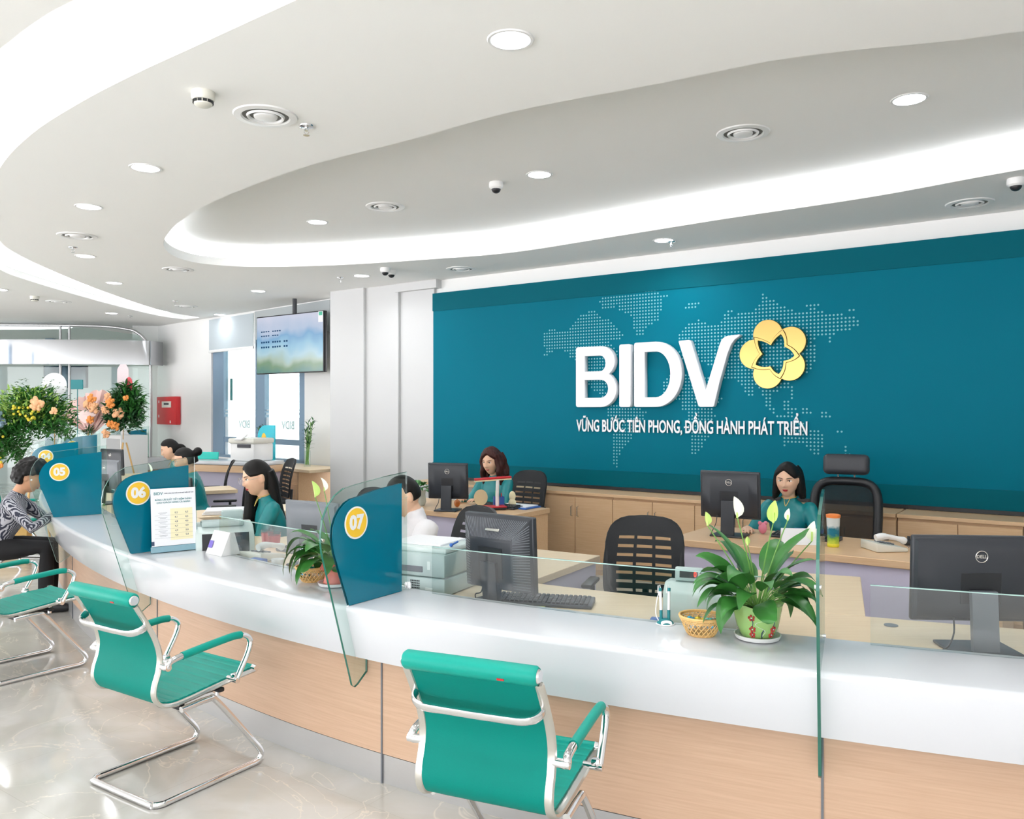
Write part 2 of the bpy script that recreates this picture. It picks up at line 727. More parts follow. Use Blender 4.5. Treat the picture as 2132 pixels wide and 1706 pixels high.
def offset2(pts, d, closed=False):
    """offset a 2D polyline to its left by d"""
    out = []
    n = len(pts)
    for i, p in enumerate(pts):
        a = pts[(i - 1) % n] if closed or i > 0 else pts[i]
        b = pts[(i + 1) % n] if closed or i < n - 1 else pts[i]
        t = Vector((b[0] - a[0], b[1] - a[1])).normalized()
        out.append(Vector((p[0] - t.y * d, p[1] + t.x * d)))
    return out
# ================================================================== THE ROOM
# ---- floor
fl = MB()
fl.poly([(-14, -5, 0), (9, -5, 0), (9, 19, 0), (-14, 19, 0)])
struct('floor', fl, M['floor'])

# ---- ceiling with its two curved recesses
def cz(pts):
    return [((px - 1066) / F * (F * (CEIL - EYE) / (853 - py)), F * (CEIL - EYE) / (853 - py)) for px, py in pts]


slot_in = cz([(617, 0), (410, 95), (280, 155), (165, 215), (65, 280), (0, 350)]) + [(-3.95, 6.15)] + cz([(0, 502.7), (49, 536), (118, 567.8), (197, 600), (295.5, 634.7), (350, 650), (415.7, 661.3)])
slot_out = cz([(384, 665.3), (335, 658.4), (256, 640.6), (157.6, 614), (59, 584.5), (0, 561.8)]) + [(-5.1, 7.6), (-4.25, 5.9), (-3.35, 4.6), (-2.65, 3.87)] + cz([(0, 102), (70, 48), (155, 0)])
slot_in = [(0.9, 2.05), (-0.1, 2.55)] + slot_in
slot_out = slot_out + [(-0.95, 2.65), (0.0, 2.1), (0.75, 1.75)]
slot = [tuple(p) for p in catmull([Vector((a, b)) for a, b in slot_in], 5)] + [tuple(p) for p in catmull([Vector((a, b)) for a, b in slot_out], 5)]
slot = [(p[0], p[1]) for p in slot]
tray_far = cz([(355, 480), (340, 505), (350, 525), (380, 540), (430, 550), (530, 556), (700, 552.5), (900, 540), (1066, 526), (1266, 495), (1516, 455), (1816, 410), (2132, 352.5)]) + [(4.2, 4.5), (5.2, 3.6)]
tray_near = [(5.0, 1.9), (3.3, 2.75)] + cz([(2132, 65), (1666, 117.5), (1366, 175), (1066, 233), (850, 292), (650, 343), (500, 396), (415, 435), (367, 467)])
tray_far = [tuple(p[:2]) for p in catmull([Vector(p) for p in tray_far], 5)]
tray_near = [tuple(p[:2]) for p in catmull([Vector(p) for p in tray_near], 5)]
tray = tray_far + tray_near
me = from_curve([[(-14, -5), (9, -5), (9, 19), (-14, 19)], slot, tray], 0.085)
me.transform(Matrix.Translation((0, 0, CEIL + 0.0425)))
me.materials.append(M['ceiling'])
tag(part('ceiling', me, M['ceiling']), None, None, None, 'structure')
up = MB()
up.poly([(-14, -5, CEIL + UP), (9, -5, CEIL + UP), (9, 19, CEIL + UP), (-14, 19, CEIL + UP)])
struct('ceiling', up, M['ceiling'])
# cavity walls behind the lips, set back on the far side so that the LED strip hides behind the lip
cav = MB()
c1 = offset2(slot, 0.10, True)
a1 = sum(slot[i][0] * slot[(i + 1) % len(slot)][1] - slot[(i + 1) % len(slot)][0] * slot[i][1] for i in range(len(slot)))
if a1 > 0:
    c1 = offset2(slot, -0.10, True)
cav.ribbon([tuple(p) for p in c1] + [tuple(c1[0])], CEIL + 0.085, CEIL + UP)
a2 = sum(tray[i][0] * tray[(i + 1) % len(tray)][1] - tray[(i + 1) % len(tray)][0] * tray[i][1] for i in range(len(tray)))
sg = -1 if a2 > 0 else 1
c2f = offset2(tray_far, sg * 0.13)
c2n = offset2(tray_near, sg * 0.004)
cav.ribbon([tuple(p) for p in c2f] + [tuple(p) for p in c2n] + [tuple(c2f[0])], CEIL + 0.085, CEIL + UP)
struct('trim_1', cav, M['ceiling'])


def strip(name, path, w, label, z=CEIL + 0.1):
    b = MB()
    q = offset2(path, w)
    for i in range(len(path) - 1):
        b.poly([(path[i][0], path[i][1], z), (path[i + 1][0], path[i + 1][1], z), (q[i + 1].x, q[i + 1].y, z), (q[i].x, q[i].y, z)])
    o = part(name, b, M['strip'], smooth=False)
    return tag(o, label, 'cove light')


strip('cove_light', offset2(tray_far, sg * 0.055), sg * 0.05, 'long LED strip hidden in the curved cove in front of the teal wall')
sgs = -1 if a1 > 0 else 1
n_in = len(catmull([Vector((a, b)) for a, b in slot_in], 5))
strip('cove_light', offset2(slot[:n_in], sgs * 0.03), sgs * 0.05, 'LED strip along the inner edge of the crescent ceiling slot')
strip('cove_light', offset2(slot[n_in:], sgs * 0.03), sgs * 0.05, 'LED strip along the outer edge of the crescent ceiling slot')

# ---- walls
CORNER = Vector((-6.55, 15.1, 0))
QU = Vector((0.73, -0.683, 0)).normalized()       # window wall, left to right
QN = Vector((0.683, 0.73, 0)).normalized()


def qp(k, n, z):
    return CORNER + QU * k + QN * n + Vector((0, 0, z))


def qk(px):
    t = (px - 1066.0) / F
    return (t * CORNER.y - CORNER.x) / (QU.x - t * QU.y)


def wallbox(b, p, q, n, z0, z1, th=0.15):
    p, q = Vector(p), Vector(q)
    b.slab([(p.x, p.y, z0), (q.x, q.y, z0), (q.x, q.y, z1), (p.x, p.y, z1)], n * th)


TOPZ = CEIL + 0.3
# teal-wall side: plain white wall behind everything
s_l = onwall(905, 853)[0]
b = MB()
wallbox(b, wp(s_l - 0.02, WK + 0.02, 0), wp(3.2, WK + 0.02, 0), WN, 0, TOPZ)
struct('wall_back', b, M['wall'])
# window wall
kw0, kw1 = qk(440), qk(634)
kend = qk(700)
b = MB()
wallbox(b, qp(0, 0, 0), qp(kw0, 0, 0), QN, 0, TOPZ)
wallbox(b, qp(kw1, 0, 0), qp(kend, 0, 0), QN, 0, TOPZ)
wallbox(b, qp(kw0, 0, 0), qp(kw1, 0, 0), QN, 0, 0.84)
wallbox(b, qp(kw0, 0, 0), qp(kw1, 0, 0), QN, 3.1, TOPZ)
struct('wall_window', b, M['wall'])
# left wall, jogging back behind the entrance lobby
LJ = Vector(((287 - 1066) / F * 15.0, 15.0, 0))
b = MB()
wallbox(b, LJ, CORNER, Vector((0, 1, 0)), 0, TOPZ)
wallbox(b, LJ, LJ + Vector((-0.3, 3.2, 0)), Vector((-1, 0, 0)), 0, TOPZ, 0.1)
wallbox(b, (-14, 17.8, 0), (LJ.x - 0.25, 17.8, 0), Vector((0, 1, 0)), 0, TOPZ)
struct('wall_left', b, M['wall'])
# walls outside the frame: right end, and a glazed street front behind the photographer
b = MB()
wallbox(b, wp(3.2, WK + 0.1, 0), wp(3.2, -3.0, 0), WU, 0, TOPZ)
struct('wall_right', b, M['wall'])
b = MB()
for x in (-13.5, -10.5, -7.5, -4.5, -1.5, 1.5, 4.5, 7.5):
    b.box((x, -4.6, 1.6), (0.25, 0.2, 3.2))
b.box((-3, -4.6, 3.05), (22, 0.22, 0.3))
struct('window_3', b, M['frame'])
b = MB()
for y in (-3, 0, 3, 6, 8.9):
    b.box((-12.6, y, 1.6), (0.2, 0.25, 3.2))
struct('window_4', b, M['frame'])
b = MB()
wallbox(b, (-12.6, 10.6, 0), (-12.6, 18, 0), Vector((-1, 0, 0)), 0, TOPZ)  # unseen wall, added to keep side daylight off the far left
struct('wall_light_block', b, M['wall'])

# ---- white piers between the window wall and the teal wall
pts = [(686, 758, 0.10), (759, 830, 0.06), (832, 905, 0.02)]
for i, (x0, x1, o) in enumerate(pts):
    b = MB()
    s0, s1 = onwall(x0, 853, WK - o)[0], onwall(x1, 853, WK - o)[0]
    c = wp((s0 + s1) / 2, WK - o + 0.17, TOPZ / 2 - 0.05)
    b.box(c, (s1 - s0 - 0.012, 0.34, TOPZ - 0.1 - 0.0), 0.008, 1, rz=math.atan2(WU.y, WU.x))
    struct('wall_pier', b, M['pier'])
b = MB()
for x0, o in ((758.5, 0.05), (831, 0.01), (686, 0.09)):
    s0 = onwall(x0, 853, WK - o)[0]
    b.box(wp(s0, WK - o + 0.09, 1.5), (0.01, 0.14, 3.1), rz=math.atan2(WU.y, WU.x))
struct('trim_2', b, M['steel'])
b = MB()
s0 = onwall(831, 853)[0]
s1 = onwall(917, 853)[0]
b.box(wp((s0 + s1) / 2, WK - 0.02, CEIL - 0.05), (s1 - s0, 0.12, 0.10), rz=math.atan2(WU.y, WU.x))
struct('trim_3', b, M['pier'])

# ---- window: frame, panes, frosted film, print
b = MB()
def qbox(b, k0, k1, n0, n1, z0, z1, r=0.0):
    b.box(qp((k0 + k1) / 2, (n0 + n1) / 2, (z0 + z1) / 2), (abs(k1 - k0), abs(n1 - n0), z1 - z0), r, rz=math.atan2(QU.y, QU.x))


ka, kb, kc, kd = qk(462), qk(528), qk(547), qk(623)
qbox(b, kw0, ka, 0.03, 0.11, 0.84, 3.1)
qbox(b, kb, kc, 0.03, 0.11, 0.84, 3.1)
qbox(b, kd, kw1, 0.0, 0.11, 0.84, 3.1)
qbox(b, ka, kd, 0.04, 0.10, 1.09, 1.17)
qbox(b, kw0, kw1, 0.0, 0.12, 0.84, 0.88)
wf = struct('window_1', b, M['frame'])
b = MB()
for k0, k1 in ((ka, kb), (kc, kd)):
    qbox(b, k0, k1, 0.065, 0.075, 0.88, 3.1)
part('pane', b, M['glass'], wf)
film = mat('frosted_film', 'dfeaf0', 0.6, var=0.01)
film.node_tree.nodes['Principled BSDF'].inputs['Alpha'].default_value = 0.5
b = MB()
for k0, k1 in ((ka, kb), (kc, kd)):
    qbox(b, k0, k1, 0.058, 0.06, 0.88, 1.50)
    qbox(b, k0, k1, 0.058, 0.06, 1.54, 1.57)
    qbox(b, k0, k1, 0.058, 0.06, 1.60, 1.62)
part('frosted_film', b, film, wf)
pr = mat('film_print', 'a9c6c6', 0.6, var=0.01)
for k0, k1 in ((ka, kb), (kc, kd)):
    kk = k0 + (k1 - k0) * 0.62
    T = plane_T(qp(kk, 0.055, 1.38), -QU)
    stick('window_print', text_mesh('BIDV', 0.17, 0.001, 0.002, sx=0.95), pr, T, wf)
# outside the window: pale building opposite, its daylight put in as its own glow
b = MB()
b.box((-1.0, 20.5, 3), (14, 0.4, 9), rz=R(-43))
solo('building', b, glow('daylight_glow_facade', 'f2f6fa', 1.15), 'white building with daylight put in as glow, outside behind the bank window', 'building')
b = MB()
for k in (ka + 0.05,):
    b.box(qp(k, 0.14, 1.95), (0.05, 0.02, 0.36), rz=R(-43))
solo('hanging_banner', b, M['inkteal'], 'narrow teal banner outside the left window pane', 'banner')

# roller blinds
b = MB()
qbox(b, kw0 - 0.02, qk(531), -0.03, -0.022, 2.60, 3.12)
t = thing('roller_blind', 'grey translucent roller blind pulled partly down over the left window', 'blind', qp(kw0, -0.03, 2.6))
bm_ = mat('grey_blind_cloth', 'b9c3c8', 0.7, var=0.02)
part('blind_cloth', b, bm_, t, world=True)
b = MB()
qbox(b, kw0 - 0.02, qk(532), -0.045, -0.015, 2.565, 2.61, 0.008)
part('bottom_rail', b, M['white'], t, world=True)
b = MB()
qbox(b, qk(534), qk(690), -0.03, -0.022, 2.70, 3.14)
t = thing('roller_blind', 'grey roller blind behind the hanging television', 'blind', qp(kc, -0.03, 2.7))
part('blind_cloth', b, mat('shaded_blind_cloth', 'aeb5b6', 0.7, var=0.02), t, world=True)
b = MB()
qbox(b, qk(532.5), qk(533.5), -0.03, -0.02, 2.6, 3.14)
part('pull_cord', b, M['white'], t, world=True)

# ---- skirting
b = MB()
b.box(wp((s_l + 3.2) / 2, WK + 0.01, 0.05), (3.2 - s_l, 0.02, 0.1), rz=math.atan2(WU.y, WU.x))
struct('baseboard_back', b, M['steel'])

# ================================================================== TEAL WALL BOARD
RZW = math.atan2(WU.y, WU.x)
s_r = 3.15
board = thing('wall_board', 'huge teal backdrop board with white dotted world map on the back wall', 'sign board', wp((s_l + s_r) / 2, WK, 0.8), RZW)
ZB0, ZB1 = 0.815, 3.0
b = MB()
b.box(wp((s_l + s_r) / 2, WK - 0.005, (ZB0 + ZB1) / 2), (s_r - s_l, 0.05, ZB1 - ZB0), 0.004, 1, rz=RZW)
part('board_panel', b, M['tealwall'], board, world=True)
b = MB()
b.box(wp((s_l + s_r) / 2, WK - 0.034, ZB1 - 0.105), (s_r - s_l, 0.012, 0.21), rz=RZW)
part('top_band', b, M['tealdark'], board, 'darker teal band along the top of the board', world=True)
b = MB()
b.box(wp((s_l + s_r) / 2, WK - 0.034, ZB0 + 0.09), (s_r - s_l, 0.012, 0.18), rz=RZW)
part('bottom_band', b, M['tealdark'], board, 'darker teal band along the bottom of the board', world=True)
b = MB()
b.box(wp((s_l + s_r) / 2, WK - 0.036, ZB0 + 0.006), (s_r - s_l, 0.03, 0.03), rz=RZW)
part('bottom_rail', b, M['black'], board, 'thin black rail under the board', world=True)


def zw(x, y):
    """zoomed picture point of the logo area -> wall (s, z)"""
    return onwall(1100 + x / 2.961, 580 + y / 2.961, WK - 0.035)


LANDS = [
    [(85, 345), (130, 312), (240, 328), (292, 262), (312, 235), (365, 208), (402, 190), (440, 238), (505, 252), (545, 305), (585, 340), (565, 385), (520, 375), (505, 395), (548, 440), (552, 520), (500, 545), (475, 565), (462, 600), (482, 650), (472, 690), (505, 720), (475, 738), (440, 718), (398, 692), (366, 660), (362, 580), (350, 520), (270, 497), (238, 460), (190, 430), (150, 450), (88, 494), (108, 450), (83, 400)],
    [(440, 132), (475, 106), (600, 103), (650, 98), (720, 76), (788, 68), (802, 93), (872, 101), (825, 130), (820, 200), (802, 262), (740, 300), (715, 330), (692, 360), (665, 355), (638, 290), (630, 215), (558, 205), (545, 168), (500, 192), (442, 180)],
    [(485, 785), (560, 765), (640, 770), (727, 825), (702, 880), (652, 940), (642, 990), (592, 1040), (545, 1110), (550, 1150), (572, 1182), (530, 1152), (512, 1100), (522, 1000), (528, 940), (488, 850)],
    [(870, 598), (815, 655), (825, 700), (900, 745), (945, 760), (945, 810), (978, 830), (975, 900), (998, 990), (995, 1088), (1020, 1092), (1062, 1050), (1112, 970), (1112, 900), (1152, 850), (1142, 790), (1200, 742), (1160, 690), (1125, 620), (1050, 580), (940, 580)],
    [(930, 345), (990, 280), (1060, 250), (1075, 270), (1120, 290), (1200, 263), (1270, 238), (1300, 213), (1390, 193), (1430, 160), (1425, 108), (1445, 88), (1500, 125), (1560, 160), (1600, 190), (1680, 200), (1780, 193), (1830, 205), (1900, 215), (1990, 225), (2058, 255), (2022, 300), (1960, 330), (1892, 340), (1862, 412), (1842, 390), (1858, 345), (1780, 355), (1742, 400), (1768, 420), (1768, 500), (1745, 560), (1700, 590), (1650, 630), (1560, 690), (1502, 702), (1512, 790), (1535, 850), (1480, 805), (1448, 760), (1438, 680), (1392, 660), (1375, 745), (1342, 730), (1320, 660), (1280, 632), (1230, 632), (1180, 600), (1190, 560), (1130, 545), (1060, 520), (1000, 505), (940, 500), (930, 450), (980, 400), (928, 380)],
    [(958, 172), (1000, 143), (1072, 136), (1062, 157), (1035, 160), (1042, 190), (978, 192)],
    [(1188, 248), (1225, 188), (1308, 176), (1302, 192), (1242, 205), (1232, 252)],
    [(1713, 148), (1762, 143), (1812, 165), (1772, 172), (1772, 192), (1718, 187)],
    [(1978, 190), (2015, 188), (2015, 200), (1978, 203)],
    [(1598, 658), (1628, 658), (1645, 745), (1612, 740)],
    [(1558, 800), (1580, 740), (1600, 745), (1605, 785), (1668, 790), (1625, 852), (1560, 815)],
    [(1675, 798), (1735, 798), (1752, 832), (1740, 850), (1690, 840)], [(1795, 820), (1830, 820), (1875, 845), (1850, 855), (1800, 868)],
    [(1518, 838), (1625, 838), (1625, 855), (1520, 855)],
    [(1558, 982), (1620, 930), (1625, 885), (1652, 878), (1692, 885), (1705, 930), (1772, 930), (1832, 968), (1832, 1010), (1802, 1060), (1787, 1098), (1738, 1062), (1700, 1020), (1578, 1032)],
    [(1918, 1142), (1945, 1110), (1940, 1032), (1962, 1030), (1978, 1062), (2002, 1075), (1962, 1112), (1942, 1148)],
    [(1898, 923), (1938, 923), (1938, 958), (1898, 958)],
]


def inside(x, y, P):
    c = False
    n = len(P)
    for i in range(n):
        x0, y0 = P[i]
        x1, y1 = P[(i + 1) % n]
        if (y0 > y) != (y1 > y) and x < (x1 - x0) * (y - y0) / (y1 - y0) + x0:
            c = not c
    return c


lands = [[zw(*p) for p in P] for P in LANDS]
boxes = [(min(p[0] for p in P), max(p[0] for p in P), min(p[1] for p in P), max(p[1] for p in P)) for P in lands]
b = MB()
pitch = 0.0325
smin = min(x[0] for x in boxes)
smax = max(x[1] for x in boxes)
zmin = min(x[2] for x in boxes)
zmax = max(x[3] for x in boxes)
i = 0
while smin + i * pitch < smax:
    s_ = smin + i * pitch
    j = 0
    while zmin + j * pitch < zmax:
        z_ = zmin + j * pitch
        for P, bx_ in zip(lands, boxes):
            if bx_[0] <= s_ <= bx_[1] and bx_[2] <= z_ <= bx_[3] and inside(s_, z_, P):
                c = wp(s_, WK - 0.0315, z_)
                vs = [b.v(c + WU * 0.0088 * math.cos(a * PI / 4) + Vector((0, 0, 0.0088 * math.sin(a * PI / 4)))) for a in range(8)]
                b.f(vs)
                break
        j += 1
    i += 1
part('world_map_dots', b, M['dot'], board, 'pale dotted world map printed on the teal board', smooth=False, world=True)

# ---- the raised letters
def arc(cx, cy, rx, ry, a0, a1, n=10):
    return [(cx + rx * math.cos(R(a0 + (a1 - a0) * i / n)), cy + ry * math.sin(R(a0 + (a1 - a0) * i / n))) for i in range(n + 1)]


LB, LT = 1.647, 2.285        # letter bottom and top heights
H_ = LT - LB


def rnd(x0, y0, x1, y1, r=0.02):
    return arc(x1 - r, y1 - r, r, r, 0, 90, 4) + arc(x0 + r, y1 - r, r, r, 90, 180, 4) + arc(x0 + r, y0 + r, r, r, 180, 270, 4) + arc(x1 - r, y0 + r, r, r, 270, 360, 4)


def sx_(x, y=600):
    return onwall(1100 + x / 2.961, 853, WK - 0.09)[0]


xB0, xB1, xI0, xI1, xD0, xD1, xV0, xV1 = [sx_(x) for x in (298, 545, 565, 632, 656, 948, 932, 1305)]
st = 0.105               # stroke width
letters = {}
# B
w = xB1 - xB0
hB = H_ * 0.965
r1, r2 = hB * 0.25, hB * 0.29
o_ = [(0, 0.02)] + arc(0.02, 0.02, 0.02, 0.02, 180, 270, 3) + arc(w - r2, r2, r2, r2, -90, 60, 12) + arc(w - 0.02 - r1, hB - r1, r1, r1, -40, 90, 12) + arc(0.02, hB - 0.02, 0.02, 0.02, 90, 180, 3)
q = 0.09
h1 = [(0.10, q)] + arc(w - r2, q + 0.095, r2 - q, 0.095, -90, 90, 8) + [(0.10, q + 0.19)]
h2 = [(0.10, hB - q - 0.165)] + arc(w - 0.03 - r1, hB - q - 0.0825, r1 - q, 0.0825, -90, 90, 8) + [(0.10, hB - q)]
letters['B'] = (xB0, [o_, h1, h2])
letters['I'] = (xI0, [rnd(0, 0, xI1 - xI0, H_ * 0.975, 0.018)])
w = xD1 - xD0
hD = H_ * 0.99
o_ = arc(0.02, 0.02, 0.02, 0.02, 180, 270, 3) + arc(w - 0.27, hD / 2 - 0.0, 0.27, hD / 2, -90, 90, 20) + arc(0.02, hD - 0.02, 0.02, 0.02, 90, 180, 3)
h1 = [(0.11, q)] + arc(w - 0.27, hD / 2, 0.27 - 0.115, hD / 2 - q, -90, 90, 16) + [(0.11, hD - q)]
letters['D'] = (xD0, [o_, h1])
w = xV1 - xV0
letters['V'] = (xV0, [[(w * a, H_ * c) for a, c in [(0, 0.985), (0.0, 0.965), (0.325, 0.035), (0.34, 0.01), (0.36, 0), (0.565, 0), (0.585, 0.02), (0.68, 0.38), (0.80, 0.76), (0.86, 0.90), (0.92, 0.97), (1.0, 1.02), (0.995, 1.03), (0.86, 1.025), (0.77, 1.01), (0.72, 0.975), (0.69, 0.92), (0.455, 0.245), (0.445, 0.245), (0.20, 0.965), (0.185, 0.985), (0.16, 0.99)]]])
for ch, (s0, sp) in letters.items():
    o = thing('sign_letter', 'large white raised letter %s on the teal wall board' % ch, 'sign letter', wp(s0, WK - 0.03, LB), 0)
    T = plane_T(wp(s0, WK - 0.068, LB), WU)
    stick('letter_face', from_curve(sp, 0.062, 0.003), M['letter'], T, o)

# slogan
sl = text_mesh('VỮNG BƯỚC TIÊN PHONG, DỒNG HÀNH PHÁT TRIỂN', 0.2, 0.012, 0.0035, 'LEFT', 1.0)
xs = [v.co.x for v in sl.vertices]
pre = max(v.co.x for v in text_mesh('VỮNG BƯỚC TIÊN PHONG, D', 0.2, 0.012, 0.0035, 'LEFT').vertices)
dw = [v.co.x for v in text_mesh('D', 0.2, 0.012, 0.0035, 'LEFT').vertices]
xbar = pre - (max(dw) - min(dw))
s0 = onwall(1205, 890)[0]
s1 = onwall(1684, 890)[0]
k = (s1 - s0) / (max(xs) - min(xs))
x_min = min(xs)
zc = (onwall(1205, 889)[1] + onwall(1684, 892)[1]) / 2
for v in sl.vertices:
    v.co.x = (v.co.x - x_min) * k
    v.co.y *= 0.86
t = thing('sign_slogan', 'row of small white slogan letters under the large sign letters', 'sign lettering', wp(s0, WK - 0.03, zc))
stick('slogan_letters', sl, M['letter'], plane_T(wp(s0, WK - 0.042, zc), WU), t)
b = MB()
b.box(((xbar - x_min) * k + 0.012, 0.003, 0), (0.052, 0.016, 0.012))
part('stroke_bar', b.mesh('stroke_bar', M['letter']), M['letter'], t).data.transform(Matrix.Translation((0, 0, 0)))
_o = t.children[-1]
_o.data.transform(plane_T(wp(s0, WK - 0.042, zc), WU))
_o.data.transform(Matrix.Translation(-Vector(t.location)))

# golden flower with a star
cen = zw(1522, 470)
def rel(x, y):
    p = zw(x, y)
    return (p[0] - cen[0], p[1] - cen[1])


circ = [rel(1487, 348), rel(1628, 392), rel(1622, 540), rel(1487, 590), rel(1402, 470)]
rr_ = 0.5 * (abs(rel(1487, 262)[1] - rel(1487, 440)[1]))
outl = []
for i in range(160):
    a = 2 * PI * i / 160
    d = (math.cos(a), math.sin(a))
    best = 0
    for c in circ:
        bb = d[0] * c[0] + d[1] * c[1]
        disc = bb * bb - (c[0] ** 2 + c[1] ** 2 - rr_ ** 2)
        if disc > 0:
            best = max(best, bb + math.sqrt(disc))
    outl.append((d[0] * best, d[1] * best))
tips = [rel(1580, 318), rel(1682, 480), rel(1565, 618), rel(1390, 548), rel(1405, 366)]
dips = [rel(1606, 412), rel(1600, 520), rel(1500, 560), rel(1440, 468), rel(1503, 402)]


def star(k):
    out = []
    for i in range(5):
        a = Vector(tips[i]) * k
        m = Vector(dips[i]) * k
        bq = Vector(tips[(i + 1) % 5]) * k
        for j in range(6):
            t_ = j / 6
            out.append(tuple(a.lerp(m, t_) + Vector((0, 0)) + (a.lerp(m, t_)).normalized() * 0.016 * math.sin(PI * t_)))
        for j in range(6):
            t_ = j / 6
            out.append(tuple(m.lerp(bq, t_) + (m.lerp(bq, t_)).normalized() * 0.016 * math.sin(PI * t_)))
    return out


t = thing('flower_emblem', 'golden five-petal flower emblem with a hollow star on the teal board', 'emblem', wp(cen[0], WK - 0.03, cen[1]))
T = plane_T(wp(cen[0], WK - 0.06, cen[1]), WU)
stick('petals', from_curve([outl, star(1.03)], 0.05, 0.003), M['gold'], T, t)
stick('star_outline', from_curve([star(0.985), star(0.82)], 0.06, 0.002), M['gold'], T, t)
stick('star_gap', from_curve([star(1.035), star(0.98)], 0.03), M['goldline'], T, t, 'dark line between petals and star')

# ================================================================== CEILING FITTINGS
def incircle(px, py, zc=CEIL):
    d = F * (zc - EYE) / (853 - py)
    return ((px - 1066) / F * d, d, zc)


ZT = CEIL + UP
dl = None
LIGHTS = [
    (1063, 82, 0, 'big round downlight nearest to the camera at the top of the picture'),
    (1893, 206, 1, 'round downlight at the right of the raised tray above the teal wall'),
    (1123, 363, 1, 'round downlight in the middle of the raised tray'),
    (661, 462, 1, 'round downlight near the rounded left end of the raised tray'),
    (303, 349, 0, 'round downlight left of the tray, nearest of the left row'),
    (185, 430, 0, 'round downlight second of the left row, beside the crescent slot'),
    (178, 533, 0, 'round downlight just in front of a sprinkler in the left row'),
    (238, 589, 0, 'round downlight close to the crescent slot, far part of the left row'),
    (538, 606, 0, 'round downlight beyond the rounded end of the tray'),
    (753, 574, 0, 'round downlight beside the double camera near the white piers'),
    (1382, 500, 0, 'round downlight on the strip of ceiling just before the teal wall'),
    (457, 655, 0, 'small round downlight above the roller blind'),
    (232, 652, 0, 'small round downlight beyond the crescent slot'),
    (0, 603, 0, 'small round downlight at the left edge beyond the crescent slot'),
    (2280, 455, 0, None), (2500, 120, 1, None), (700, -700, 0, None), (1500, -900, 0, None), (2300, -600, 0, None), (-400, -300, 0, None), (-250, 480, 0, None), (100, -1500, 0, None),
]
for px, py, hi, lab in LIGHTS:
    x, y, z = incircle(px, py, ZT if hi else CEIL)
    if dl is None:
        dl = thing('ceiling_downlight', lab, 'ceiling light', (x, y, z), 0, 'recessed round downlights')
        b = MB()
        b.lathe([(0.083, -0.001), (0.083, -0.006), (0.095, -0.006), (0.099, -0.001)], n=40, cap=False)
        part('trim_ring', b, M['white'], dl)
        b = MB()
        b.lathe([(0.083, -0.003), (0.01, -0.003)], n=40)
        part('diffuser', b, M['downlight'], dl)
    elif lab:
        dup(dl, (x, y, z), 0, lab)
    lamp('downlight_lamp', (x, y, z - 0.012), 0.16, 1.5 if px == 457 else 5.0, (0.95, 0.98, 1.0), R(150))

dif = None
for px, py, hi, lab in [
    (553, 241, 0, 'round air diffuser with concentric rings beside the smoke detector'),
    (1547, 277, 1, 'round air diffuser in the middle right of the raised tray'),
    (802, 430, 1, 'round air diffuser in the left half of the raised tray'),
    (161, 491, 0, 'round air diffuser behind two downlights at the left'),
    (371, 561, 0, 'round air diffuser in front of the rounded tray end'),
    (2019, 423, 0, 'round air diffuser near the dome camera at the right edge'),
    (960, 560, 0, 'round air diffuser close to the white piers'),
    (388, 638, 0, 'small far air diffuser above the tip of the crescent slot'),
    (122, 628, 0, 'small far air diffuser beyond the crescent slot, right of the far detector')]:
    x, y, z = incircle(px, py, ZT if hi else CEIL)
    if dif is None:
        dif = thing('air_diffuser', lab, 'air vent', (x, y, z), 0, 'round air diffusers')
        b = MB()
        b.lathe([(0.165, 0.0), (0.16, -0.007), (0.125, -0.010), (0.118, -0.002), (0.118, 0.0)], n=48, cap=False)
        part('outer_ring', b, M['white'], dif)
        b = MB()
        b.lathe([(0.098, -0.004), (0.092, -0.014), (0.084, -0.012), (0.08, -0.002)], n=40, cap=False)
        part('middle_ring', b, M['white'], dif)
        b = MB()
        b.lathe([(0.062, -0.003), (0.058, -0.013), (0.045, -0.017), (0.01, -0.018)], n=36)
        part('centre_disc', b, M['white'], dif)
        b = MB()
        b.lathe([(0.12, -0.001), (0.01, -0.001)], n=36)
        part('back_plate', b, mat('diffuser_gap', 'a9a9a6', 0.7), dif)
    else:
        dup(dif, (x, y, z), 0, lab)

# smoke detectors
sm = None
for px, py, lab in [(423, 192, 'cream smoke detector with black vents beside the big air diffuser'), (72, 617, 'far small smoke detector beyond the crescent slot')]:
    x, y, z = incircle(px, py)
    if sm is None:
        sm = thing('smoke_detector', lab, 'smoke detector', (x, y, z), 0, 'smoke detectors')
        b = MB()
        b.lathe([(0.056, 0.0), (0.056, -0.03), (0.050, -0.042)], n=32)
        part('base', b, M['offwhite'], sm)
        b = MB()
        b.lathe([(0.045, -0.042), (0.042, -0.062), (0.03, -0.070), (0.005, -0.071)], n=32)
        part('sensor_head', b, M['offwhite'], sm)
        b = MB()
        for a in range(12):
            b.box((0.046 * math.cos(a * PI / 6), 0.046 * math.sin(a * PI / 6), -0.05), (0.004, 0.018, 0.012), rz=a * PI / 6)
        part('vent', b, M['black'], sm)
    else:
        dup(sm, (x, y, z), 0.3, lab)

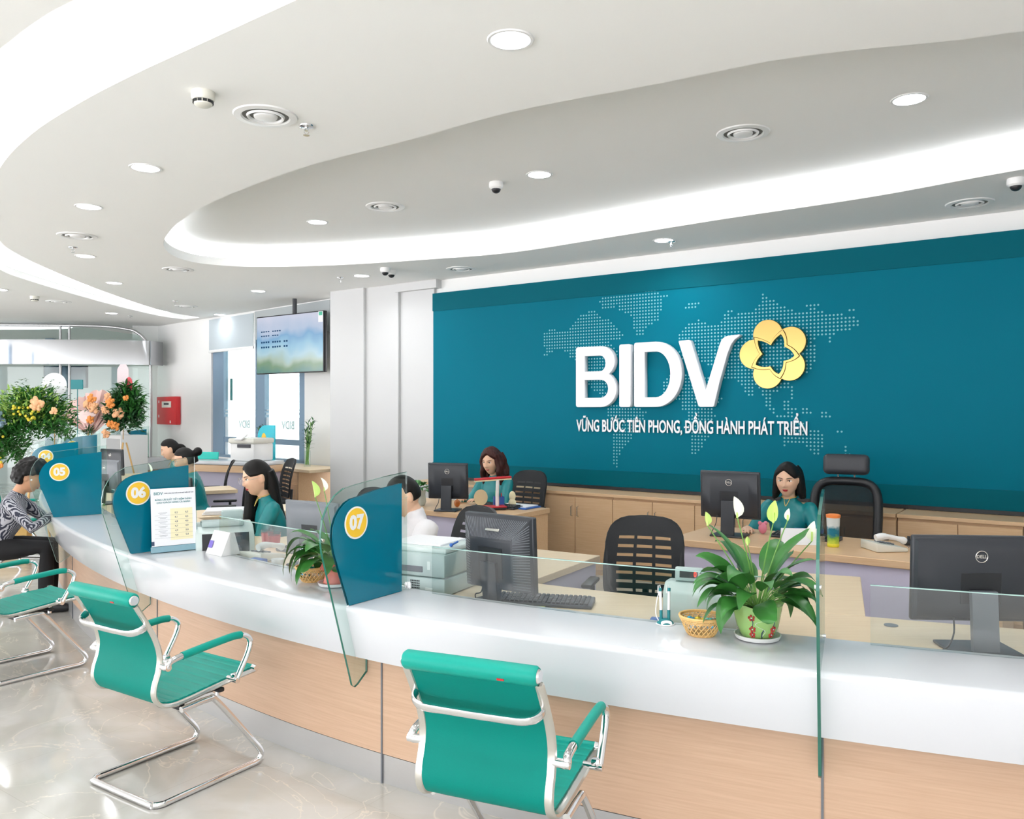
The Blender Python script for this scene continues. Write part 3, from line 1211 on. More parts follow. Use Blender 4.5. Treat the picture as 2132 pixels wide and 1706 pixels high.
# sprinklers
sp_ = None
for px, py, lab in [(638, 262, 'chrome sprinkler head right of the big air diffuser'), (152, 515, 'sprinkler head behind the left air diffuser'), (1398, 503, 'sprinkler head beside the downlight before the teal wall'),
                    (708, 578, 'sprinkler head left of the downlight near the white piers'), (365, 627, 'far sprinkler head above the end of the crescent slot'), (271, 658, 'far sprinkler head beyond the crescent slot near the corner')]:
    x, y, z = incircle(px, py)
    if sp_ is None:
        sp_ = thing('sprinkler_head', lab, 'sprinkler', (x, y, z), 0, 'ceiling sprinklers')
        b = MB()
        b.lathe([(0.04, 0.0), (0.038, -0.006), (0.018, -0.010)], n=24)
        part('escutcheon', b, M['chrome'], sp_)
        b = MB()
        b.cyl((0, 0, -0.008), (0, 0, -0.028), 0.010)
        b.tube([(0.010, 0, -0.02), (0.013, 0, -0.035), (0.003, 0, -0.05)], 0.002, 6)
        b.tube([(-0.010, 0, -0.02), (-0.013, 0, -0.035), (-0.003, 0, -0.05)], 0.002, 6)
        b.cyl((0, 0, -0.05), (0, 0, -0.053), 0.017)
        part('nozzle', b, M['chrome'], sp_)
    else:
        dup(sp_, (x, y, z), 0.5, lab)

# dome cameras
dc = None
for px, py, hi, sc_, lab in [(1033, 380, 1, 1, 'white dome camera in the middle of the raised tray'), (2115, 372, 0, 1, 'white dome camera at the right edge of the picture'),
                             (733, 606, 0, 1, 'small dome camera at the top of the first white pier'), (802, 558, 0, 1, 'dome camera at the left of the pair near the white piers'),
                             (815, 563, 0, 1, 'dome camera at the right of the pair near the white piers')]:
    x, y, z = incircle(px, py, ZT if hi else CEIL)
    if dc is None:
        dc = thing('dome_camera', lab, 'security camera', (x, y, z), 0, 'dome cameras')
        b = MB()
        b.lathe([(0.052, 0.0), (0.055, -0.02), (0.053, -0.04), (0.040, -0.052)], n=32)
        part('housing', b, M['white'], dc)
        b = MB()
        b.ball((0, 0, -0.05), (0.036, 0.036, 0.034), 24, 14)
        part('dark_dome', b, M['black'], dc)
    else:
        dup(dc, (x, y, z), 0, lab)
# ================================================================== COUNTER
CF = [(4.6, 1.75), (2.85, 2.0), (0.984, 2.613), (-0.705, 3.483), (-2.22, 4.736), (-3.573, 6.347), (-4.88, 8.45), (-5.95, 10.95), (-6.35, 12.2)]
path = [Vector((p.x, p.y)) for p in catmull([Vector((a, b, 0)) for a, b in CF], 12)]
TOP = 0.78
DESK = 0.74
# keep index of the panel positions on the path
IDX = {1: 12, 8: 24, 7: 36, 6: 48, 5: 60, 4: 72, 3: 84}
NORM = []
for i in range(len(path)):
    a, c = path[max(0, i - 1)], path[min(len(path) - 1, i + 1)]
    t_ = (c - a).normalized()
    NORM.append(Vector((t_.y, -t_.x)))        # towards the staff side (path runs right to left)
if NORM[36].y < 0:
    NORM = [-n for n in NORM]


def off(i, d, z):
    p = path[i] + NORM[i] * d
    return Vector((p.x, p.y, z))


def band(prof, i0=0, i1=None, step=1):
    """sweep a cross-section [(depth, z)...] along the counter"""
    b = MB()
    ids = list(range(i0, (len(path) if i1 is None else i1 + 1), step))
    rings = [[b.v(off(i, d, z)) for d, z in prof] for i in ids]
    b.skin(rings)
    return b


counter = thing('teller_counter', 'long curved teller counter with white stone top and peach wood front', 'counter', off(36, 0.2, 0))
prof = [(0.06, 0.548), (0.0, TOP - 0.022)] + [(0.022 - 0.022 * math.cos(R(a)), TOP - 0.022 + 0.022 * math.sin(R(a))) for a in (30, 60, 90)] + [(0.42, TOP), (0.42, TOP - 0.04), (0.035, TOP - 0.04), (0.085, 0.548)]
part('worktop', band(prof), M['stone'], counter, world=True, angle=50)
seams = [0, 6, 12, 18, 24, 30, 36, 42, 48, 54, 60, 66, 72, 78, 84, 96]
# seam just left of the panel stations, as in the photo
sh = 1
for a, c in zip(seams[:-1], seams[1:]):
    if (a // 6) % 2 == 0 and c < 96:
        a2, c2 = a + (0 if a == 0 else 0), min(96, c + 6)
    elif a == 84:
        a2, c2 = 84, 96
    else:
        continue
    pr = [(0.125, 0.128), (0.125, 0.66), (0.15, 0.66), (0.15, 0.128)]
    b = band(pr, a2, c2)
    part('front_panel', b, M['woodpeach'], counter, world=True)
    pr = [(0.128, 0.0), (0.128, 0.124), (0.15, 0.124), (0.15, 0.0)]
    part('kick_plate', band(pr, a2, c2), M['steel'], counter, world=True)
for i in (12, 23.97, 35.45, 47.45, 59.4, 71.4, 83.4):
    j, fr_ = int(i), i - int(i)
    p = off(j, 0.124, 0.29) * (1 - fr_) + off(j + 1, 0.124, 0.29) * fr_
    b = MB()
    b.box((p.x, p.y, 0.3), (0.006, 0.008, 0.6), rz=math.atan2(NORM[j].y, NORM[j].x))
    part('seam_strip', b, M['grey'], counter, world=True)
part('back_panel', band([(0.38, 0.0), (0.38, TOP - 0.05), (0.40, TOP - 0.05), (0.40, 0.0)]), M['white'], counter, world=True)
b = MB()
p = off(96, 0.24, 0)
b.box((p.x, p.y + 0.0, TOP / 2), (0.36, 0.03, TOP - 0.08), rz=math.atan2(NORM[96].y, NORM[96].x))
part('end_panel', b, M['woodpeach'], counter, world=True)

# short far counter beyond the staff gap
fc = thing('far_counter', 'short white-topped counter piece far behind the flower stands', 'counter', (-6.5, 14.0, 0), R(62))
b = MB()
b.box((0, 0, TOP - 0.1), (1.3, 0.45, 0.2), 0.015)
part('worktop', b, M['stone'], fc)
b = MB()
b.box((0, 0.02, 0.29), (1.2, 0.35, 0.58))
part('body', b, M['woodpeach'], fc)

# ---- staff desk running behind the counter, one desk per bay, with a return
def bay_desk(i0, i1, lab, ret=True, rw=0.6, rl=1.0, ri=None):
    t = thing('teller_desk', lab, 'desk', off((i0 + i1) // 2, 0.7, 0))
    b = band([(0.43, DESK - 0.03), (0.43, DESK), (0.99, DESK), (0.99, DESK - 0.03)], i0, i1)
    part('desk_top', b, M['woodtop'], t, world=True)
    b = MB()
    for i in (i0, i1):
        a = math.atan2(NORM[i].y, NORM[i].x)
        p = off(i, 0.71, (DESK - 0.03) / 2)
        b.box(p, (0.54, 0.02, DESK - 0.032), rz=a)
    part('side_panel', b, M['wood'], t, world=True)
    if ret:
        ri_ = ri if ri is not None else i1 - 5
        n = NORM[ri_]
        tx = Vector((n.y, -n.x))          # towards the right of the bay
        p0 = path[ri_] + n * 0.995
        c = p0 + n * rl / 2 - tx * rw / 2
        a = math.atan2(n.y, n.x)
        b = MB()
        b.box((c.x, c.y, DESK - 0.02), (rl, rw, 0.04), 0.003, 1, rz=a)
        part('return_top', b, M['woodtop'], t, world=True)
        b = MB()
        q = p0 + n * rl / 2 - tx * 0.03
        b.box((q.x, q.y, (DESK - 0.04) / 2), (rl - 0.04, 0.018, DESK - 0.042), rz=a)
        q = p0 + n * (rl - 0.03) - tx * rw / 2
        b.box((q.x, q.y, (DESK - 0.04) / 2), (0.018, rw - 0.06, DESK - 0.042), rz=a)
        part('lilac_side', b, M['lilac'], t, world=True)
    return t


bay_desk(2, 12, 'maple teller desk under the screen at the right edge of the picture', ret=False)
bay_desk(12, 24, 'maple teller desk with cable hole behind the right bay of the counter', ret=False)
bay_desk(24, 36, 'maple teller desk under the ribbed monitor in the front bay', rl=0.88, rw=0.72, ri=23)
bay_desk(36, 48, 'maple teller desk of the man in white, left of panel 07', rl=0.88, rw=0.45, ri=34)
bay_desk(48, 60, 'maple teller desk in the bay between panels 05 and 06', rl=0.95, rw=0.5, ri=46)
bay_desk(60, 72, 'far maple teller desk behind panel 05', rl=1.0, rw=0.5, ri=58)
bay_desk(72, 84, 'farthest maple teller desk behind the dark monitors', rl=0.9, rw=0.5, ri=70)
b = MB()
g = onz(1855, 1303, DESK + 0.001)
b.lathe([(0.027, 0), (0.027, 0.003), (0.01, 0.0035)], g, 24)
solo('cable_grommet', b, M['grey'], 'small grey cable grommet in the desk left of the large monitor', 'cable grommet')

# ---- low glass screens along the back of the counter
def low_glass(i0, i1, lab, trim=0.1, z1=0.995):
    t = thing('low_glass_screen', lab, 'glass screen', off((i0 + i1) // 2, 0.40, TOP), 0, 'low glass screens')
    prof = [(0.385, TOP + 0.001), (0.385, z1 - 0.003), (0.393, z1 - 0.003), (0.393, TOP + 0.001)]
    part('pane', band(prof, i0, i1), M['glasstint'], t, world=True, smooth=False)
    part('top_edge', band([(0.385, z1 - 0.003), (0.385, z1), (0.393, z1), (0.393, z1 - 0.003)], i0, i1), M['glassedgelight'], t, world=True, smooth=False)


low_glass(1, 23, 'low glass screen on the counter in front of the large monitor')
low_glass(25, 35, 'low glass screen in front of the ribbed monitor')
low_glass(37, 46, 'low glass screen in front of the banknote counter')
low_glass(50, 59, 'low glass screen between panels 05 and 06')
low_glass(62, 71, 'low glass screen beyond panel 05')

# ---- divider panels between the bays
def drop(pts):
    return pts


def divider(i, num, z_off=0.0, lab='', loc=None, ang=None, teal=True, fr=-0.112, back=0.35):
    n = NORM[i]
    p = path[i] if loc is None else Vector(loc)
    a = math.atan2(n.y, n.x) if ang is None else ang
    t = thing('counter_divider', lab, 'divider panel', (p.x, p.y, TOP), a, 'divider panels between the counter bays')
    # local x: 0 front edge of the counter, + towards the staff; z up from the top
    def outline(e, lo):
        """e: how far outside the teal film"""
        top = 0.50 + e
        x1 = back + e * 0.5
        x0 = fr - e * 0.35
        pts = [(x1, 0.012 if lo else 0.0), (x1, top)]
        pts += [(x1 - 0.30, top - 0.022)]
        pts += [(x1 - 0.30 - 0.20 * math.sin(R(q)) * (x1 - 0.30 - x0) / 0.2, top - 0.022 - 0.17 * (1 - math.cos(R(q)))) for q in (15, 30, 45, 60, 75, 90)]
        return pts
    # glass with its tongue hanging down over the counter front
    gp = [(back + 0.035, 0.004), (back + 0.035, 0.55), (back - 0.12, 0.538)]
    gp += [(fr + 0.15 - 0.19 * math.sin(R(q)), 0.515 - 0.19 * (1 - math.cos(R(q)))) for q in (0, 18, 36, 54, 72, 88)]
    gp += [(fr - 0.04, 0.29), (fr - 0.035, 0.25), (0.015, -0.30), (0.028, -0.345), (0.045, -0.358), (0.065, -0.35), (0.12, -0.31), (0.12, -0.24), (0.052, -0.238), (-0.008, -0.02), (-0.008, 0.002), (0.0, 0.004)]
    th = 0.010
    b = MB()
    b.slab([(x, -th / 2, z) for x, z in gp], (0, th, 0))
    part('glass_pane', b, M['glass'], t, smooth=False)
    b = MB()
    for (xa, za), (xb, zb) in zip(gp[1:-5], gp[2:-4]):
        d = Vector((xb - xa, 0, zb - za))
        nn = Vector((d.z, 0, -d.x)).normalized() * -0.0012
        b.slab([(xa, -th / 2, za), (xb, -th / 2, zb), (xb + nn.x, -th / 2, zb + nn.z), (xa + nn.x, -th / 2, za + nn.z)], (0, th, 0))
    part('polished_edge', b, M['glassedge'] if num != '05' else M['glassedgelight'], t, smooth=False)
    if teal:
        tp = [(0.008, 0.002), (back - 0.005, 0.002), (back - 0.005, 0.50), (0.17, 0.482)]
        tp += [(fr + 0.17 - 0.15 * math.sin(R(q)), 0.462 - 0.15 * (1 - math.cos(R(q)))) for q in (0, 15, 30, 45, 60, 75, 90)]
        tp += [(fr + 0.024, 0.28), (fr + 0.032, 0.24)]
        for sd in (1, -1):
            b = MB()
            y0 = sd * (th / 2 + 0.001)
            b.slab([(x, y0, z) for x, z in tp], (0, sd * 0.0015, 0))
            part('teal_film', b, M['panelteal'], t, smooth=False)
        cx, cz_ = (0.048, 0.352)
        side = -1
        f = 1
        y0 = -(th / 2 + 0.0035)
        # the side seen from the camera
        b = MB()
        for rr, yy, mm in ((0.072, 0.0, None),):
            b.cyl((cx, y0, cz_), (cx, y0 - 0.001, cz_), 0.07, n=48)
        part('white_ring', b, M['white'], t)
        b = MB()
        b.cyl((cx, y0 - 0.001, cz_), (cx, y0 - 0.002, cz_), 0.0625, n=48)
        part('number_disc', b, M['yellow'], t)
        if num:
            T = plane_T((cx, y0 - 0.003, cz_), (1, 0, 0), (0, 0, 1))
            stick('number', text_mesh(num, 0.082, 0.001, 0.004), M['white'], T, t, world=False)
    # little chrome clamps
    for x, z in ((back + 0.02, 0.02), (fr - 0.03, 0.30)):
        b = MB()
        b.cyl((x, -0.010, z), (x, 0.010, z), 0.007)
        part('clamp', b, M['chrome'], t)
    return t


divider(12, '', lab='bare glass divider beyond the right edge', teal=False) if False else None
divider(24, '', lab='bare clear glass divider seen edge-on right of the peace lily', teal=False)
divider(36, '07', lab='glass divider with teal film and yellow number 07')
divider(48, '06', lab='glass divider with teal film and yellow number 06')
divider(60, '05', lab='glass divider with teal film and yellow number 05')
divider(72, '04', lab='glass divider behind panel 05, its yellow disc half hidden')
divider(84, '03', lab='far glass divider whose teal film shows above panel 05')
divider(84, '', loc=(-6.62, 13.95), ang=R(25), lab='farthest teal divider, right of the flower stands')

# ================================================================== CABINETS UNDER THE TEAL BOARD
def s_at(px, k):
    return onwall(px, 853, k)[0]


KF = 6.97
s_ref = s_at(1868, KF)
pitch_c = 0.84
cab = None


def make_cabinet():
    t = thing('low_cabinet', '', 'cabinet', (0, 0, 0), RZW, 'low maple cabinets along the teal wall')
    b = MB()
    b.box((pitch_c / 2, 0.21, 0.385), (pitch_c - 0.004, 0.38, 0.77))
    part('body', b, M['wood'], t)
    for k in (0, 1):
        d = part('door', MB().box((pitch_c / 4 + k * pitch_c / 2, 0.009, 0.40), (pitch_c / 2 - 0.006, 0.018, 0.70), 0.002, 1), M['wood'], t)
        x = pitch_c / 2 - 0.035 + k * 0.07
        h = MB()
        h.tube([(x, 0.0, 0.66), (x, -0.022, 0.655), (x, -0.022, 0.565), (x, 0.0, 0.56)], 0.0055, 8)
        part('handle', h, M['alu'], d)
    return t


labs = ['low maple cabinet hidden behind the monitor of the brown-haired woman', 'low maple double-door cabinet right behind the brown-haired woman', 'low maple double-door cabinet in the middle between the two supervisors',
        'low maple cabinet mostly hidden by the right supervisor desk monitor', 'low maple cabinet behind the high-backed chair', 'low maple double-door cabinet right of the dark gap, above the large monitor', 'low maple cabinet at the right edge of the picture']
for j, k in enumerate((-4, -3, -2, -1.0, 0)):
    pass
for j, k in enumerate((-5, -4, -3, -2, -1, 0, 1)):
    s0 = s_ref + k * pitch_c
    loc = wp(s0, KF, 0)
    if k < 0:
        loc = wp(s0 - 0.006, KF, 0)
    if cab is None:
        cab = make_cabinet()
        cab.location = loc
        cab['label'] = labs[j]
    else:
        dup(cab, loc, RZW, labs[j])
for s0, s1, lab in ((s_l + 0.02, s_ref - 0.01, 'long maple worktop on the cabinets left of the dark gap'), (s_ref, s_ref + 2 * pitch_c, 'maple worktop on the cabinets right of the dark gap')):
    b = MB()
    b.box((0, 0, 0), (s1 - s0, 0.41, 0.03), 0.003, 1)
    solo('cabinet_worktop', b, M['wood'], lab, 'worktop', loc=wp((s0 + s1) / 2, KF + 0.19, 0.786), rz=RZW)

# ================================================================== SUPERVISOR DESKS
def sup_desk(lab, loc, w, dep, h=0.75):
    """loc = front-left corner; local x to the right along the wall, local y towards the wall"""
    t = thing('office_desk', lab, 'desk', loc, RZW)
    b = MB()
    b.box((w / 2, dep / 2, h - 0.0225), (w, dep, 0.045), 0.004, 1)
    part('desk_top', b, M['wood'], t)
    for x in (0.03, w - 0.03):
        b = MB()
        b.box((x, dep / 2, (h - 0.045) / 2), (0.04, dep - 0.04, h - 0.047))
        part('leg_panel', b, M['wood'], t)
    b = MB()
    b.box((w / 2, 0.06, 0.46), (w - 0.11, 0.018, 0.48))
    part('modesty_panel', b, M['lilac'], t, 'lilac modesty panel')
    b = MB()
    b.box((w / 2, 0.07, 0.10), (w - 0.11, 0.02, 0.16))
    part('lower_board', b, M['wood'], t)
    return t


d2 = onz(1392, 1121, 0.75)
DESK2 = sup_desk('maple office desk of the right supervisor, with phone and tumbler', (d2.x, d2.y, 0), 1.95, 0.75)
fr_ = Vector((0.335, 7.2, 0)) - WN * 0.75
fl_ = fr_ - WU * 1.65
DESK1 = sup_desk('maple office desk of the brown-haired woman, with red desk lamp', (fl_.x, fl_.y, 0), 1.65, 0.75)

# desk along the window wall
kx0, kx1 = qk(565), qk(690)
t = thing('drawer_desk', 'maple desk with drawers under the window, right of the printer', 'desk', qp(kx0, -0.62, 0), math.atan2(QU.y, QU.x))
kl = 2.0
b = MB()
b.box((kl / 2, 0.29, 0.815), (kl, 0.60, 0.04), 0.004, 1)
part('desk_top', b, M['woodtop'], t)
b = MB()
b.box((0.86, 0.02, 0.71), (1.7, 0.02, 0.16))
b.box((0.02, 0.29, 0.4), (0.03, 0.56, 0.79))
b.box((1.0, 0.02, 0.3), (0.02, 0.02, 0.6))
b.box((1.7, 0.29, 0.4), (0.03, 0.56, 0.79))
part('carcass', b, M['wood'], t)
for x in (0.35, 1.0):
    d = part('drawer', MB().box((x + 0.02, 0.004, 0.715), (0.60, 0.018, 0.145), 0.003, 1), M['wood'], t)
    h = MB()
    h.tube([(x - 0.05, -0.003, 0.72), (x - 0.05, -0.025, 0.72), (x + 0.09, -0.025, 0.72), (x + 0.09, -0.003, 0.72)], 0.006, 8)
    part('handle', h, M['alu'], d)
d = part('door', MB().box((1.35, 0.004, 0.33), (0.66, 0.018, 0.60), 0.003, 1), M['wood'], t)
b = MB()
b.box((0.55, 0.5, 0.4), (1.0, 0.02, 0.7))
part('lilac_back', b, M['lilac'], t)
# ================================================================== VISITOR CHAIRS
def visitor_chair(lab):
    """local: origin on the floor under the seat, +y is the way it faces"""
    t = thing('visitor_chair', lab, 'chair', (0, 0, 0), 0, 'teal cantilever visitor chairs')
    hw = 0.205
    prof = [(-0.345, 0.845), (-0.30, 0.77), (-0.258, 0.69), (-0.238, 0.62), (-0.243, 0.56), (-0.262, 0.50), (-0.262, 0.455), (-0.235, 0.418), (-0.18, 0.402), (-0.10, 0.405), (0.02, 0.418), (0.14, 0.43), (0.235, 0.435)]
    P = [p for p in catmull([Vector((0, a, c)) for a, c in prof], 5)]
    # sling: ribbed seat, back
    def sling(b, p, ribs):
        rings = []
        n = len(p)
        for i in range(n):
            d = (p[min(i + 1, n - 1)] - p[max(i - 1, 0)]).normalized()
            up = Vector((0, -d.z, d.y))
            if up.z < 0 and abs(d.y) > abs(d.z):
                up = -up
            k = 0.006 + (0.0022 * (1 - math.exp(-((i % 13) - 6.5) ** 2 / 3)) if ribs else 0)
            c = p[i]
            ring = [b.v(c + Vector((x, 0, 0)) + up * s_ * (k if s_ > 0 else 0.006)) for x, s_ in ((-hw, 1), (-hw * 0.5, 1), (0, 1), (hw * 0.5, 1), (hw, 1), (hw, -1), (0, -1), (-hw, -1))]
            rings.append(ring)
        b.skin(rings)
    # find the split between back and seat
    ks = min(range(len(P)), key=lambda i: (P[i] - Vector((0, -0.235, 0.418))).length)
    dense = []
    for a, c in zip(P[ks:-1], P[ks + 1:]):
        for j in range(6):
            dense.append(a.lerp(c, j / 6))
    dense.append(P[-1])
    b = MB()
    sling(b, dense, True)
    part('seat', b, M['teal'], t)
    b = MB()
    sling(b, P[:ks + 1], False)
    part('backrest', b, M['tealmesh'], t)
    b = MB()
    pr = [(0.0, 0.0)]
    c0 = Vector((0, -0.352, 0.862))
    xs = [-hw - 0.012, -hw - 0.004, -0.1, 0, 0.1, hw + 0.004, hw + 0.012]
    b.tube([c0 + Vector((x, 0, 0)) for x in xs], [0.024, 0.029, 0.0295, 0.0295, 0.0295, 0.029, 0.024], 20)
    part('head_roll', b, M['teal'], t)
    for sx in (-1, 1):
        b = MB()
        b.cyl(c0 + Vector((sx * (hw + 0.010), 0, 0)), c0 + Vector((sx * (hw + 0.018), 0, 0)), 0.022, 0.018)
        part('end_cap', b, M['chrome'], t)
        b = MB()
        b.cyl((sx * (hw + 0.0), 0.243, 0.436), (sx * (hw + 0.022), 0.243, 0.436), 0.018, 0.014)
        part('end_cap', b, M['chrome'], t)
    b = MB()
    b.tube([(x, 0.243, 0.436) for x in (-hw, -0.1, 0.1, hw)], 0.015, 14)
    part('front_roll', b, M['teal'], t)
    tg = MB()
    tg.box((0.11, -0.378, 0.848), (0.022, 0.004, 0.006), rx=0.3)
    part('red_tag', tg, M['red'], t, 'tiny red maker tag')
    # side rails, flat aluminium bars
    for sx in (-1, 1):
        b = MB()
        b.tube([p + Vector((sx * (hw + 0.011), 0, -0.006)) for p in P], 0.016, 8, flat=0.62, up=Vector((1, 0, 0)))
        part('side_rail', b, M['alu'], t)
    # rear stretcher behind the back
    b = MB()
    z0, y0 = 0.735, -0.285
    pts = [(-hw - 0.005, y0, z0 + 0.02), (-hw - 0.002, y0 - 0.03, z0), (-hw + 0.03, y0 - 0.055, z0 - 0.012), (-0.1, y0 - 0.062, z0 - 0.014), (0.1, y0 - 0.062, z0 - 0.014), (hw - 0.03, y0 - 0.055, z0 - 0.012), (hw + 0.002, y0 - 0.03, z0), (hw + 0.005, y0, z0 + 0.02)]
    b.tube(catmull([Vector(p) for p in pts], 4), 0.017, 10, flat=0.5)
    part('rear_stretcher', b, M['chrome'], t)
    # arms
    for sx in (-1, 1):
        b = MB()
        x = sx * (hw + 0.055)
        xi = sx * (hw + 0.014)
        b.tube(catmull([Vector(p) for p in [(xi, -0.235, 0.575), (x, -0.235, 0.572), (x, -0.22, 0.592), (x, -0.16, 0.604)]], 5), 0.0135, 10)
        b.cyl((xi, -0.235, 0.573), (x + sx * 0.012, -0.235, 0.573), 0.014)
        ar = part('arm_bracket', b, M['chrome'], t)
        b = MB()
        pts = [(x, 0.10, 0.622), (x, 0.148, 0.617), (x, 0.18, 0.588), (x, 0.17, 0.54), (x, 0.13, 0.47), (x, 0.108, 0.432)]
        b.tube(catmull([Vector(p) for p in pts], 5), 0.0115, 10, flat=1.25)
        b.cyl((sx * (hw - 0.0), 0.105, 0.428), (x + sx * 0.012, 0.105, 0.428), 0.0125)
        b.box((x - sx * 0.012, 0.108, 0.442), (0.03, 0.03, 0.028), 0.006)
        part('arm_upright', b, M['chrome'], t)
        b = MB()
        pts = [(x, -0.165, 0.603), (x, -0.10, 0.610), (x, 0.0, 0.619), (x, 0.09, 0.625), (x, 0.13, 0.622)]
        b.tube(catmull([Vector(p) for p in pts], 4), 0.0165, 14)
        part('arm_pad', b, M['teal'], ar)
    # under-seat bracket
    b = MB()
    b.box((0, -0.03, 0.385), (0.36, 0.20, 0.012), 0.003)
    b.box((0, -0.13, 0.372), (0.42, 0.03, 0.024), 0.006)
    b.box((0, 0.07, 0.385), (0.42, 0.03, 0.02), 0.006)
    part('seat_bracket', b, M['black'], t)
    for sx in (-1, 1):
        for y in (-0.13, 0.07):
            b = MB()
            b.cyl((sx * 0.18, y, 0.36), (sx * 0.18, y, 0.40), 0.011)
            part('bolt', b, M['chrome'], t)
    # cantilever sled base: one closed tube loop
    bw = 0.232
    pts = []
    side = [(bw, -0.15, 0.370), (bw, -0.02, 0.376), (bw, 0.03, 0.35), (bw, 0.20, 0.14), (bw, 0.262, 0.06), (bw, 0.262, 0.028), (bw, 0.235, 0.0135), (bw, 0.15, 0.0135), (bw, -0.18, 0.0135), (bw, -0.235, 0.0135), (bw - 0.02, -0.262, 0.0135), (bw - 0.06, -0.27, 0.0135)]
    lp = side + [(-p[0], p[1], p[2]) for p in reversed(side)]
    b = MB()
    b.tube(catmull([Vector(p) for p in lp], 5), 0.0135, 12)
    part('sled_base', b, M['chrome'], t)
    return t


def chair_place(o, rear_right, facing):
    """rear_right: floor corner of the sled on the right side; facing: direction on the floor"""
    f = Vector((facing[0], facing[1], 0)).normalized()
    r = Vector((f.y, -f.x, 0))
    c = Vector((rear_right[0], rear_right[1], 0)) + f * 0.27 - r * 0.24
    o.location = (c.x, c.y, 0)
    o.rotation_euler = (0, 0, math.atan2(f.y, f.x) - PI / 2)


vc = visitor_chair('teal cantilever chair in front of the peach counter between panels 06 and 07')
chair_place(vc, (-1.434, 3.29), (0.54, 0.84))
vb = dup(vc, (0, 0, 0), 0, 'nearest teal cantilever chair, cut off by the bottom of the picture')
f = Vector((0.385, 0.923, 0)).normalized()
rg = Vector((f.y, -f.x, 0))
mid = Vector((-0.125, 2.40, 0))
c = mid + f * 0.352
vb.location = (c.x, c.y, 0)
vb.rotation_euler = (0, 0, math.atan2(f.y, f.x) - PI / 2)
v3 = dup(vc, (0, 0, 0), 0, 'teal cantilever chair at the left edge in front of panel 05')
f = Vector((0.60, 0.80, 0))
fr3 = Vector((-2.70, 5.17, 0))
chair_place(v3, fr3 - f * 0.53, f)
v4 = dup(vc, (-4.33, 6.42, 0), R(-55), 'teal cantilever chair under the seated customer')
v5 = dup(vc, (-5.36, 8.72, 0), R(-92), 'far teal cantilever chair seen just past the counter end of panel 05')

# ================================================================== STAFF MESH CHAIRS
def mesh_back(w, h, slots=True, lean=0.10):
    b = MB()
    nu, nv = 25, 30
    grid = {}

    def pos(u, v):
        # rounded outline
        x = (u - 0.5) * 2
        top = 1 - max(0, (v - 0.80) / 0.20) ** 2.6 * 0.30
        bot = 1 - max(0, (0.18 - v) / 0.18) ** 2 * 0.18
        X = x * w / 2 * top * bot * (0.90 + 0.10 * math.sin(PI * min(1, v + 0.15)))
        Z = v * h - 0.02 * max(0, (v - 0.7) / 0.3) * x * x
        Y = -lean * v + 0.035 * math.sin(PI * v * 0.9) * 1.0 + 0.03 * x * x
        return (X, Y, Z)
    for i in range(nu + 1):
        for j in range(nv + 1):
            grid[i, j] = b.v(pos(i / nu, j / nv))
    for i in range(nu):
        for j in range(nv):
            hole = False
            if slots and 4 <= j <= 22 and (j - 4) % 3 != 2 and (j - 4) % 3 != 1 and True:
                hole = 4 <= i <= 20 and i not in (9, 15)
            if slots and 4 <= j <= 22 and (j - 4) % 3 == 1:
                hole = 5 <= i <= 19 and i not in (9, 15) and False
            if not hole:
                b.f([grid[i, j], grid[i + 1, j], grid[i + 1, j + 1], grid[i, j + 1]])
    r = bmesh.ops.solidify(b.bm, geom=list(b.bm.faces), thickness=0.018)
    return b


def staff_chair(lab, head=False):
    t = thing('office_chair', lab, 'chair', (0, 0, 0), 0, 'black mesh office chairs')
    b = mesh_back(0.47, 0.50)
    bk = part('backrest', b, M['blackmesh'], t)
    bk.location = (0, -0.20, 0.50)
    # thicker frame round the back
    b = MB()
    pts = []
    for a in range(28):
        u = 2 * PI * a / 28
        x = 0.225 * (abs(math.cos(u)) ** 0.55) * (1 if math.cos(u) > 0 else -1)
        v = 0.5 + 0.49 * (abs(math.sin(u)) ** 0.6) * (1 if math.sin(u) > 0 else -1)
        pts.append(Vector((x * (0.92 + 0.08 * v), -0.21 - 0.10 * v + 0.035 * math.sin(PI * v * 0.9) + 0.03 * (x / 0.235) ** 2, 0.50 + v * 0.49)))
    b.tube(pts, 0.013, 8, closed=True)
    part('back_frame', b, M['black'], t)
    b = MB()
    b.box((0, 0.02, 0.46), (0.48, 0.46, 0.07), 0.03, 3)
    part('seat', b, M['black'], t)
    b = MB()
    b.tube([(0, -0.10, 0.41), (0, -0.26, 0.42), (0, -0.27, 0.60)], 0.02, 8)
    b.cyl((0, 0, 0.10), (0, 0, 0.43), 0.024)
    part('column', b, M['dark'], t)
    for sx in (-1, 1):
        b = MB()
        b.tube([(sx * 0.22, -0.05, 0.43), (sx * 0.27, -0.05, 0.47), (sx * 0.27, -0.05, 0.63)], 0.014, 8)
        b.box((sx * 0.27, 0.0, 0.645), (0.06, 0.24, 0.025), 0.01, 2)
        part('armrest', b, M['black'], t)
    for k in range(5):
        a = k * 2 * PI / 5 + 0.3
        b = MB()
        b.tube([(0, 0, 0.105), (0.15 * math.cos(a), 0.15 * math.sin(a), 0.10), (0.28 * math.cos(a), 0.28 * math.sin(a), 0.075)], [0.022, 0.018, 0.012], 8)
        lg = part('base_arm', b, M['dark'], t)
        b = MB()
        ca, sa = math.cos(a), math.sin(a)
        b.cyl((0.28 * ca - 0.02 * sa, 0.28 * sa + 0.02 * ca, 0.03), (0.28 * ca + 0.02 * sa, 0.28 * sa - 0.02 * ca, 0.03), 0.03)
        part('caster', b, M['black'], lg)
    return t


oc = staff_chair('black mesh office chair turned to the front bay, between the two nearest monitors')
def sc(o, x, y, face):
    o.location = (x, y, 0)
    o.rotation_euler = (0, 0, math.atan2(face[1], face[0]) - PI / 2)


